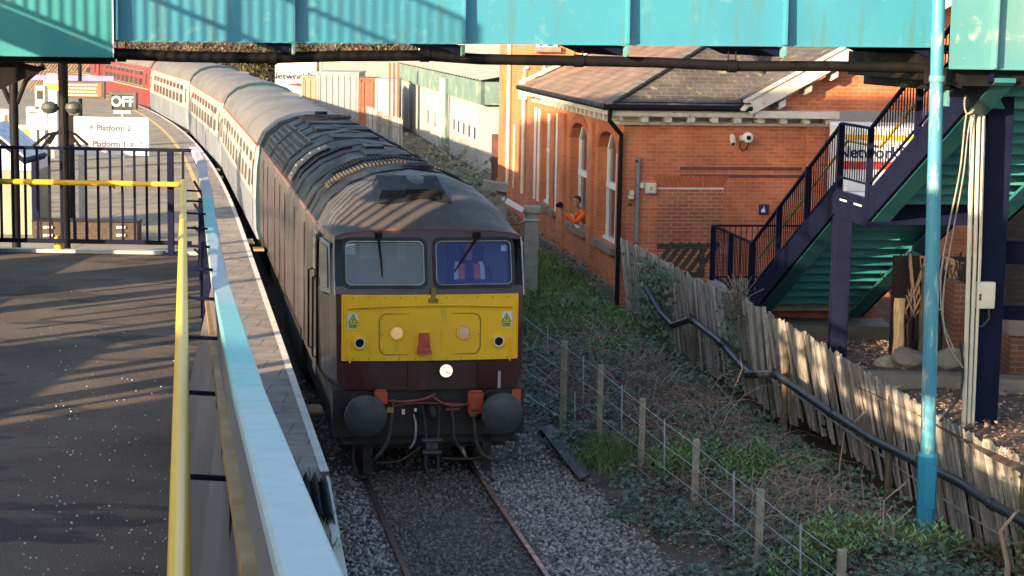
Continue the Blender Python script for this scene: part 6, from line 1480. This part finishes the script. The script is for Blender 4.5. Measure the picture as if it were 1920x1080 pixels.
while s<L_[-1]:
    p=fpt(s); d=fd(s); d.z=0; d.normalize(); side_=Vector((d.y,-d.x,0))
    w_=rf.uniform(.052,.082); h=rf.uniform(-.045,.02); k_=min(1,s/11)
    top=p+Vector((0,0,h)); Hh=1.6 if s<9 else 1.45
    bot=top+Vector((.10+.10*k_+rf.gauss(0,.013),0,-1))*Hh+d*(.06*Hh)+side_*rf.gauss(0,.015)
    if rf.random()>.03:
        th=rf.uniform(.014,.03); e=d*(w_/2); sd=-side_*th; ax_=(top-bot).normalized(); c0=rf.uniform(.02,.06)
        poly=[bot-e,bot+e,top+e-ax_*(c0+.02),top+e*.62-ax_*.008,top-e*.1+ax_*.006,top-e*.7-ax_*.012,top-e-ax_*(c0+.03)]
        tw=side_*rf.uniform(-.012,.012)
        m.prism([v+side_*rf.uniform(-.005,.005)+(tw if i_ in(1,2,3) else -tw) for i_,v in enumerate(poly)],sd)
    s+=w_+rf.uniform(.004,.02); cnt+=1
    if cnt%36==0: m.build('paling_panel',PALING,plf); m=MB()
m.build('paling_panel',PALING,plf)
for hh in(.32,1.1):
    m=MB(); m.tube([fpt(i*.5)-Vector((0,0,hh))+Vector((.15*hh+.03,.03,0)) for i in range(int(L_[-1]/.5))],.012,5); m.build('binding_wire',WIRE,plf)
for s_ in(4.5,9.2,13.0,16.5):
    p=fpt(s_)+Vector((.06,.05,0)); m=MB(); m.tube([p-Vector((0,0,1.7)),p-Vector((0,0,.15))],.05,8); m.build('stake',OLDWOOD,plf)
# pale replacement boards near the pipe end
m=MB()
for px in(1405,1420,1432):
    a=at_y(px,575,28.0); b=at_y(px+12,705,28.0); m.bar(a,b,.02,.06,up=(1,0,0))
m.build('pale_board',PALING,plf)
# black drain pipe along the fence
dp=thing('drain_pipe','black plastic drain pipe strapped along the foot of the leaning fence','pipe',at_y(1430,700,27.2))
DP=[(1212,540,33.5),(1238,585,32.6),(1262,610,31.9),(1296,598,31.2),(1350,640,29.6),(1395,690,28.2),(1412,703,27.7)]
m=MB(); m.tube([at_y(x,y,Y-.15) for x,y,Y in DP],.058,12); m.build('pipe',PIPEM,dp)
DP2=[(1400,702,27.7),(1452,700,27.0),(1560,775,24.9),(1640,826,23.5),(1720,866,22.3),(1800,905,21.2),(1860,945,20.4),(1960,1000,19.4),(2050,1045,18.6)]
m=MB(); DQ=[Vector(at_y(x,y,Y-.2)) for x,y,Y in DP2]; DQ.append(DQ[-1]+(DQ[-1]-DQ[-2]).normalized()*4); m.tube(DQ,.058,14); m.build('pipe',PIPEM,dp)
for x,y,Y in((1356,645,29.4),(1452,700,27.0),(1560,775,24.9),(1720,866,22.3),(1860,945,20.4),(1296,598,31.2)):
    i=Vector(at_y(x-6,y-4,Y-.18)); j=Vector(at_y(x+8,y+6,Y-.22)); m=MB(); m.tube([i,j],.068,12); m.build('collar',PIPEM,dp)
# dark timber board lying on the gravel
wb=MB(); P=[at_z(1012,806,-.12),at_z(1035,800,-.12),at_z(1108,893,-.12),at_z(1086,903,-.12)]; wb.prism([Vector(p) for p in P],(0,0,.035)); tag(wb.build('timber_board',mat('wet_board',(.085,.055,.06),(.06,.042,.048),3,rough=.7,stretch=(3,.4,1))),'dark wet board lying on the gravel beside the path','board')

# ================================================================ vegetation
def leafmat(name,c1,c2,isl=.45,rough=.5,tl=.25):
    m=mat(name,c1,c2,2.2,rough=rough,island=isl,spec=.5,rvar=0); return m
IVY=leafmat('ivy_leaf',(.060,.095,.060),(.095,.135,.080),.6,.30)
IVY2=leafmat('bramble_leaf',(.12,.14,.07),(.17,.125,.08),.5,.6)
GREEN=leafmat('fresh_leaf',(.165,.31,.085),(.115,.235,.07),.4,.5)
GREEN2=leafmat('pale_leaf',(.215,.335,.105),(.15,.26,.085),.4,.5)
GRASS=leafmat('grass_blade',(.115,.20,.045),(.17,.22,.075),.45,.6)
STRAW=leafmat('dead_stem',(.44,.32,.23),(.30,.21,.15),.45,.8)
REDST=leafmat('red_bramble_stem',(.30,.155,.125),(.22,.125,.105),.4,.7)
LITTER=leafmat('leaf_litter',(.26,.145,.105),(.36,.25,.18),.5,.85)
rv=random.Random(17)
def leaf(m,p,d,up,L,W):
    d=Vector(d).normalized(); s=d.cross(Vector(up)); 
    if s.length<1e-3: s=Vector((1,0,0))
    s.normalize(); u=s.cross(d); p=Vector(p)
    m.add([p,p+d*L*.45+s*W*.5+u*.08*L,p+d*L,p+d*L*.45-s*W*.5+u*.08*L],[(0,1,2,3)])
def ivyleaf(m,p,n,sz,r):
    n=Vector(n).normalized(); a=n.orthogonal().normalized(); th=r.uniform(0,6.3); b=n.cross(a); d=a*cos(th)+b*sin(th); s=n.cross(d)
    p=Vector(p)
    m.add([p-d*sz*.35,p+s*sz*.5-d*sz*.1,p+s*sz*.25+d*sz*.12+n*.1*sz,p+d*sz*.65,p-s*sz*.25+d*sz*.12+n*.1*sz,p-s*sz*.5-d*sz*.1],[(0,1,2,3),(0,3,4,5)])
def cover(name,n,zone,sz,hgt,mt,fn=None,r=rv):
    """zone(r)->(o,Y) ; leaves lie on the bank with a lumpy thickness"""
    m=MB()
    for _ in range(n):
        o,Y=zone(r); lump=.5+.5*sin(o*4.3+1.7*sin(Y*2.1))*sin(Y*3.3+o*2)
        z=bankz(o,Y)+r.random()**1.5*hgt*(.35+lump); ivyleaf(m,TP(Y,o,z),(r.gauss(-.15,.5),r.gauss(-.35,.5),1),r.uniform(*sz),r)
    return tag(m.build(name,mt),kind='stuff')
def uz(o0,o1,Y0,Y1): return lambda r:(r.uniform(o0,o1),r.uniform(Y0,Y1))
def zone_iv(r):
    while True:
        Y=r.uniform(17,37); o=r.uniform(2.1,5.75)
        k=.5+.5*sin(Y*1.1+o*1.3); edge=2.35+.35*sin(Y*1.9)+.25*sin(Y*4.7)
        if o<edge: continue
        if r.random()<.35+.65*k: return o,Y
cover('ivy',16000,zone_iv,(.05,.105),.22,IVY)
cover('bramble_leaves',5000,lambda r:(r.uniform(3.0,5.0),r.uniform(19,35)),(.035,.07),.3,IVY2)
cover('leaf_litter',6000,lambda r:(r.uniform(2.0,5.8),r.uniform(17.5,34)),(.03,.06),.03,LITTER)
m=MB()
for _ in range(5000):
    Y=rv.uniform(19,32); o=rv.uniform(5.9,9); zz=.62 if Y>31 else (1.2 if Y<25 else 1.2-(Y-25)/6*.58); ivyleaf(m,TP(Y,o,zz+rv.uniform(.03,.1)),(rv.gauss(0,.4),rv.gauss(0,.4),1),rv.uniform(.03,.075),rv)
tag(m.build('forecourt_litter',LITTER),kind='stuff')
# ivy climbing on fence at its far end
m=MB()
for _ in range(1000):
    s_=abs(rv.gauss(2.3,.5)); p=fpt(s_); h=rv.random()**.8*1.5; ivyleaf(m,p+Vector((-.05+rv.gauss(0,.05),-.08+rv.gauss(0,.05),-1.55+h*.95)),(-.5+rv.gauss(0,.4),-1,rv.gauss(.2,.4)),rv.uniform(.05,.10),rv)
for s0_,k_ in((7.0,260),(17.2,420)):
    for _ in range(k_):
        p=fpt(s0_+rv.gauss(0,.35)); ivyleaf(m,p+Vector((-.06,-.09,-rv.uniform(.1,1.4))),(-.4+rv.gauss(0,.4),-1,rv.gauss(.2,.4)),rv.uniform(.04,.08),rv)
tag(m.build('climbing_ivy',IVY),kind='stuff')
# dead bramble stems
def stems(name,n,zone,L,mt,r0=.004):
    m=MB()
    for _ in range(n):
        o,Y=zone(rv); p=Vector(TP(Y,o,bankz(o,Y))); d=Vector((rv.gauss(0,.6),rv.gauss(0,.6),rv.uniform(.25,1.1))).normalized(); l=rv.uniform(*L); pts=[p]; 
        for k in range(4): d=(d+Vector((rv.gauss(0,.2),rv.gauss(0,.2),-.22-.1*k))).normalized(); pts.append(pts[-1]+d*l/4)
        m.tube(pts,[r0,r0*.9,r0*.8,r0*.6,r0*.4],4,cap=False)
    return tag(m.build(name,mt),kind='stuff')
stems('dead_stems',1000,lambda r:(r.uniform(3.2,4.8),r.uniform(20,34)),(.25,.8),STRAW,.0045)
stems('dead_stems',420,lambda r:(min(4.9,max(3.4,r.gauss(4.3,.3))),r.gauss(21.7,.7)),(.2,.6),STRAW,.004)
stems('bramble_stems',1000,lambda r:(r.uniform(2.9,4.9),r.gauss(28,2.8)),(.35,.9),REDST,.005)
stems('long_brambles',170,lambda r:(r.uniform(3.0,4.9),r.uniform(20,33)),(.6,1.4),STRAW,.0055)
stems('bramble_stems',160,lambda r:(r.uniform(2.9,5),r.uniform(18.5,24)),(.4,1.1),REDST,.005)
# long bare sticks against the fence
for x0_,y0_,x1_,y1_,Y,lab in((1575,870,1625,770,24.2,'long bare bramble stick arching against the middle of the leaning fence'),(1678,1040,1710,955,19.9,'pale bare stick at the right, nearer the wire fence'),(1890,1060,1905,960,19.0,'thick bare woody stump at the lower right corner'),(1655,1000,1700,905,20.0,'thin forked twig left of the teal pole base')):
    a=Vector(at_y(x0_,y0_,Y)); b=Vector(at_y(x1_,y1_,Y)); m=MB(); c=(a+b)/2+Vector((-.12,0,.08)); r_=.03 if 'stump' in lab else .011
    m.tube([a-Vector((0,0,.3)),a,c,b],[r_*1.2,r_,r_*.8,r_*.5],6); m.tube([c,c+(b-a)*.3+Vector((.18,.05,.05))],[r_*.6,r_*.3],5); tag(m.build('bare_stick',STRAW),lab,'stick')
# grass patch and verge
def grass(name,n,zone,L,zf):
    m=MB()
    for _ in range(n):
        o,Y=zone(rv); p=Vector(TP(Y,o,zf(o,Y))); l=rv.uniform(*L); d=Vector((rv.gauss(0,.35),rv.gauss(0,.35),1)).normalized(); s_=d.orthogonal().normalized()
        th=rv.uniform(0,6.3); s_=Matrix.Rotation(th,3,d)@s_; w_=.006+.004*rv.random(); b=Vector((rv.gauss(0,.25),rv.gauss(0,.25),0))*l
        m.add([p-s_*w_,p+s_*w_,p+d*l*.6+s_*w_*.8+b*.3,p+d*l*.6-s_*w_*.8+b*.3,p+d*l*.95+b],[(0,1,2,3),(3,2,4)])
    return tag(m.build(name,GRASS),kind='stuff')
grass('grass',22000,lambda r:(r.uniform(2.3,5.45),r.uniform(33.2,47)),(.12,.34),bankz)
grass('grass_tufts',900,lambda r:(r.gauss(2.75,.18),r.gauss(25.0,.35)),(.15,.35),bankz)
m=MB(); 
for _ in range(240):
    Y=rv.choice((18.6,19.0,19.35))+rv.gauss(0,.12); o=OE-.35+rv.gauss(0,.12); p=Vector(TP(Y,o,endz(Y))); l=rv.uniform(.06,.2); d=Vector((rv.gauss(0,.5),rv.gauss(0,.5),1)).normalized(); leaf(m,p,d,(1,0,0),l,.03)
tag(m.build('weeds',GREEN),kind='stuff')
# leafy shrubs
def shrub(label,o,Y,R,H,n,mt,r):
    c=Vector(TP(Y,o,bankz(o,Y))); t=thing('shrub',label,'shrub',tuple(c),0,'green shrubs on the bank'); m=MB(); ms=MB()
    for _ in range(n):
        th=r.uniform(0,6.3); rr=R*sqrt(r.random()); b=c+Vector((cos(th)*rr,sin(th)*rr*.8,-.03)); h=H*r.uniform(.45,1)*(1.05-.5*(rr/R)**2); tl=Vector((cos(th)*.3*rr/R+r.gauss(0,.12),sin(th)*.3*rr/R+r.gauss(0,.12),1)).normalized()
        ms.tube([b,b+tl*h],[.005,.003],4,cap=False); k=int(7+h*22)
        for i in range(k):
            f=.3+.7*i/k; ph=i*2.4+th; q=b+tl*h*f; dd=Vector((cos(ph),sin(ph),.55+.6*(f-.5))); leaf(m,q,dd,(0,0,1),r.uniform(.07,.14),r.uniform(.022,.038))
    m.build('leaves',mt,t); ms.build('stems',REDST,t); return t
def shp(px,py): 
    p=at_z(px,py,.15); return p
SHR=[(1330,905,.55,.62,75,GREEN,'bright green leafy shrub just behind the second nearest concrete post'),(1450,925,.5,.5,60,GREEN,'long leaved green shrub to the right of the concrete posts, below the dead stems'),(1265,880,.3,.42,36,GREEN2,'pale green shrub between two middle concrete posts'),(1540,905,.32,.32,26,GREEN2,'small sparse green shrub below the middle of the leaning fence'),
     (1165,690,.55,.4,50,GREEN,'dull green low shrub halfway up the bank beside the locomotive'),(1650,1075,.6,.45,85,GREEN2,'broad yellow green shrub at the bottom edge below the teal pole'),(1780,1085,.5,.45,60,GREEN2,'yellow green shrub at the bottom edge right of the teal pole'),(1540,1090,.35,.35,36,GREEN,'low green shrub at the bottom edge beside the nearest concrete post'),(1890,1075,.4,.4,40,IVY2,'dark green shrub in the lower right corner')]
for px,py,R,H,n,mt,lab in SHR:
    p=shp(px,py); m_=.184; Y=p[1]; o=(p[0]-TX(Y))*.983; shrub(lab,o,Y,R,H,n,mt,random.Random(px))
# dry bush at the top of the fence by the stairs
t=thing('dry_bush','small dry olive bush growing through the fence by the stair foot','bush',at_y(1385,560,29.3)); m=MB(); c=Vector(at_y(1385,565,29.3))
for _ in range(420):
    d=Vector((rv.gauss(0,1),rv.gauss(0,1),rv.gauss(.3,1))).normalized(); q=c+d*rv.uniform(.05,.36); leaf(m,q,d+Vector((rv.gauss(0,.5),rv.gauss(0,.5),0)),(0,0,1),rv.uniform(.04,.08),.025)
m.build('leaves',leafmat('olive_leaf',(.12,.11,.045),(.09,.08,.04)),t)
m=MB()
for _ in range(26): d=Vector((rv.gauss(0,.7),rv.gauss(0,.5),1)).normalized(); m.tube([c-Vector((0,0,.5)),c+d*.2,c+d*.45],[.008,.005,.003],4)
m.build('twigs',STRAW,t)
# scrub along the foot of the brick wall and along the shed
m=MB()
for _ in range(900):
    Y=rv.uniform(37,52); p=B(rv.uniform(0,14),-.25+rv.gauss(0,.12),.72+rv.random()*.3); ivyleaf(m,p,(rv.gauss(0,.5),rv.gauss(0,.5),1),rv.uniform(.04,.09),rv)
tag(m.build('wall_foot_weeds',IVY2),kind='stuff')
m=MB()
for _ in range(260):
    Y=rv.uniform(44,84); o=4.5+rv.gauss(0,.25); p=Vector(TP(Y,o,.3)); d=Vector((rv.gauss(0,.5),rv.gauss(0,.5),1)).normalized(); l=rv.uniform(.3,1.1); m.tube([p,p+d*l*.5,p+d*l+Vector((0,0,-.05))],[.02,.014,.006],4,cap=False)
tag(m.build('trackside_twigs',STRAW),kind='stuff')
m=MB()
for _ in range(6500):
    Y=rv.uniform(48,106); o=rv.gauss(6.8,1.7); p=TP(Y,min(9.2,max(2.6,o)),.05+rv.random()**1.6*1.1*(.6+.4*sin(Y*1.3))); ivyleaf(m,p,(rv.gauss(-.3,.6),rv.gauss(-.5,.5),1),rv.uniform(.14,.3),rv)
tag(m.build('trackside_scrub',IVY2),kind='stuff')
# ---------------------------------------------------------------- hedge and trees far behind
HILL=mat('hillside',(.10,.075,.035),(.07,.06,.03),.08,rough=.95)
m=MB(); m.loft([[(-140+i*12,165+6*sin(i*.7),-.4),] and (-140+i*12,165+6*sin(i*.7),-.4) for i in range(24)],[]) if False else None
rows=[[( -150+i*12, 168+8*sin(i*.9)+k*22, -.4+(0,3,6,9,11)[k]+(sin(i*1.7+k)*.8 if k else 0)) for i in range(26)] for k in range(5)]
m.loft(rows,closed=False); struct('hillside',m,HILL)
TL=[leafmat('tree_olive',(.13,.10,.045),(.10,.085,.04),.4,.8),leafmat('tree_brown',(.16,.105,.06),(.12,.08,.05),.4,.85),leafmat('tree_green',(.075,.09,.03),(.06,.075,.03),.4,.8)]
def tree(c,R,H,label,mt,r):
    c=Vector(c); t=thing('tree',label,'tree',tuple(c),0,'trees and bushes beyond the railway yard'); m=MB(); m.tube([c,c+Vector((.1,0,H*.35)),c+Vector((0,.1,H*.75))],[.16,.12,.05],7)
    for k in range(6): a=c+Vector((0,0,H*(.25+.08*k))); th=r.uniform(0,6.3); m.tube([a,a+Vector((cos(th)*R*.4,sin(th)*R*.4,H*.15)),a+Vector((cos(th)*R*.75,sin(th)*R*.75,H*.35))],[.07,.045,.02],5)
    m.build('trunk',OLDWOOD,t); m=MB(); cl=[(c+Vector((r.gauss(0,R*.45),r.gauss(0,R*.45),H*r.uniform(.2,.9))),r.uniform(.5,1.0)*R*.42) for _ in range(16)]
    for _ in range(2600):
        q,s_=r.choice(cl); d=Vector((r.gauss(0,1),r.gauss(0,1),r.gauss(0,1))).normalized(); p=q+d*s_*r.random()**.4; leaf(m,p,d+Vector((r.gauss(0,.6),r.gauss(0,.6),r.gauss(0,.6))),(0,0,1),r.uniform(.25,.5),r.uniform(.12,.25))
    m.build('crown',mt,t)
KIND=['olive bush','bare brown tree','dull green bush']
TN=['behind the farthest coach roof','left of the bridge middle, above the maroon coaches','above the roofs of the blue and grey coaches','just left of the white container','above the white container','behind the grey ribbed container','between the containers and the cream clad building','beside the cream clad building','beyond the far end of the train','far left beyond the platform']
rt=random.Random(8)
for i,(px,Y) in enumerate(((275,165),(335,160),(400,158),(470,160),(535,162),(600,160),(665,158),(735,160),(215,170),(60,150))):
    k=(0,1,1,0,2,2,1,0,1,2)[i]; a=at_y(px,120,Y); tree((a[0],Y,-.4 if Y<168 else 0),rt.uniform(3.2,4.2),rt.uniform(7,9.5),KIND[k]+' '+TN[i],TL[k],random.Random(100+i))

# ================================================================ unseen structures left of and behind the camera, some only added to cast shade
_ca,_sa=cos(SUN_AZ),sin(SUN_AZ); _tn=tan(SUN_EL)
def QP(q,p): return Vector((q*_ca+p*_sa,-q*_sa+p*_ca,0))
def zh(h,p): return h-p*_tn
# unseen bar railing left of the ramp end, on walls added to shade the locomotive
fl_=thing('lower_railing','unseen bar railing on navy walls added to shade the locomotive nose, left of the ramp end','stairs',QP(-18,10))
def panel(par,nm,mt,q0,q1,p,h0,h1,th=.04,zb=None,hb0=None,h0b=None):
    a=QP(q0,p); b=QP(q1,p); z0a=zb if zb is not None else zh(h0,p); m=MB(); n=(QP(0,1)-QP(0,0))*th
    za,zc=(zh(h1,p),zh(hb0 if hb0 is not None else h1,p)); z0b=z0a if h0b is None else zh(h0b,p); m.prism([(a.x,a.y,z0a),(b.x,b.y,z0b),(b.x,b.y,zc),(a.x,a.y,za)],n); return m.build(nm,mt,par)
panel(fl_,'shade_wall',NAVY,-19.6,-16.45,10,0,7.55,zb=-.3)
panel(fl_,'shade_wall',NAVY,-16.45,-14.62,10.02,0,8.5,zb=-.3)
def bars(par,q0,q1,p,h0a,h1a,h0b,h1b,sp,wd,rails=(0,1),nm='railing',extra=()):
    m=MB(); n=max(2,int(abs(q1-q0)/sp))
    for i in range(n+1):
        f=i/n; c=QP(q0+(q1-q0)*f,p); z0=zh(h0a+(h0b-h0a)*f,p); z1=zh(h1a+(h1b-h1a)*f,p); m.bar((c.x,c.y,z0),(c.x,c.y,z1),wd,wd,up=(QP(1,0)))
    for r in tuple(rails)+tuple(extra):
        a=QP(q0,p);b=QP(q1,p); m.bar((a.x,a.y,zh(h0a+(h1a-h0a)*r,p)),(b.x,b.y,zh(h0b+(h1b-h0b)*r,p)),.05,.05)
    return m.build(nm,NAVY,par)
bars(fl_,-19.6,-16.45,10,7.53,8.35,7.53,8.35,.172,.062)
# upper flight: sloping bar railing whose shadow lies on the left part of the girder
us=thing('upper_stair','upper stair flight with sloping bar railing, above the left margin','stairs',QP(-16,8))
def hl(q): return 9.8+.33*(-13.7-q)
bars(us,-13.75,-20.5,8,hl(-13.75)-1.85,hl(-13.75),hl(-20.5)-1.85,hl(-20.5),.075,.028,extra=(.36,.68))
m=MB(); 
for q in(-13.75,-15.35,-16.95,-18.6): c=QP(q,8); m.bar((c.x,c.y,zh(hl(q)-1.9,8)),(c.x,c.y,zh(hl(q),8)),.11,.11,up=QP(1,0))
m.build('post',NAVY,us)
a=QP(-13.75,8); b=QP(-20.5,8); m=MB(); m.prism([(a.x,a.y,zh(hl(-13.75)-2.25,8)),(b.x,b.y,zh(hl(-20.5)-2.25,8)),(b.x,b.y,zh(hl(-20.5)-1.9,8)),(a.x,a.y,zh(hl(-13.75)-1.9,8))],QP(0,-.05)); m.build('stringer',NAVY,us)
for q in(-14.2,-20): 
    c=QP(q,7.8); m=MB(); m.bx(c.x-.1,c.x+.1,c.y-.1,c.y+.1,-.3,zh(hl(q)-2.2,8)); m.build('column',NAVY,us)
# left railing of the ramp
rl=thing('ramp_left_railing','navy bar railing on the left side of the ramp, outside the picture','railing',(-5.2,10,FZ(10)))
rq=random.Random(6); m=MB(); y=6.6
while y<16.8:
    w_=rq.choice((.05,.06,.10,.16)); m.bx(-5.24,-5.2,y,y+w_,FZ(y)+.7,FZ(y)+rq.uniform(1.3,2.1)); y+=w_+rq.uniform(.2,.75)
m.build('bar',NAVY,rl)
m=MB(); m.bar((-5.22,6.5,FZ(6.5)+1.25),(-5.22,16.9,FZ(16.9)+1.2),.05,.06); m.build('rail',NAVY,rl)
m=MB()
for y0_,y1_,h_ in((5.5,9.6,1.0),(9.75,12.6,.50),(12.7,14.1,1.0),(14.2,15.7,.45)): m.bx(-5.28,-5.24,y0_,y1_,FZ(10)-.1,FZ(10)+h_)  # solid panels added to shape the dark and lit parts of the ramp
m.build('shade_panel',NAVY,rl)
m=MB()
for y,w_ in((9.0,.5),(11.6,.35),(13.6,.5)): m.bx(-5.34,-5.28,y,y+w_,FZ(y),FZ(y)+2.4)
m.build('post',NAVY,rl)
wk=thing('shade_beam','navy walkway beam added behind the ramp, outside the picture','shading',QP(-10,2))  # beam added only to shade the ground under the stairs
panel(wk,'beam',NAVY,-12.7,-8.3,2,6.62,8.9)
for q in(-12.5,-8.5):
    c=QP(q,1.9); m=MB(); m.bx(c.x-.08,c.x+.08,c.y-.08,c.y+.08,-.3,zh(7.0,2)); m.build('column',NAVY,wk)
# wall added behind and left of the camera to shade the near ramp
m=MB(); a=QP(-8.1,-3); b=QP(6,-3); m.prism([(a.x,a.y,-.3),(b.x,b.y,-.3),(b.x,b.y,6.6),(a.x,a.y,6.6)],QP(0,-.4)); tag(m.build('ramp_shade_wall',BRICK),'unseen red brick wall added behind the camera to shade the ramp','wall')

cn=thing('shade_fascia','long unseen panel added over the left platform to cast shade','shade panel',QP(-27,5))  # panel added only to shade the locomotive roof and brick side wall
panel(cn,'fascia',CREAM,-21.6,-32.0,5,8.4,11.9,zb=None,hb0=12.9,h0b=10.3)
for q in(-22,-27,-32):
    c=QP(q,5.2); m=MB(); m.bx(c.x-.1,c.x+.1,c.y-.1,c.y+.1,0,zh(8.5+(-22-q)*.18,5)); m.build('column',NAVY,cn)
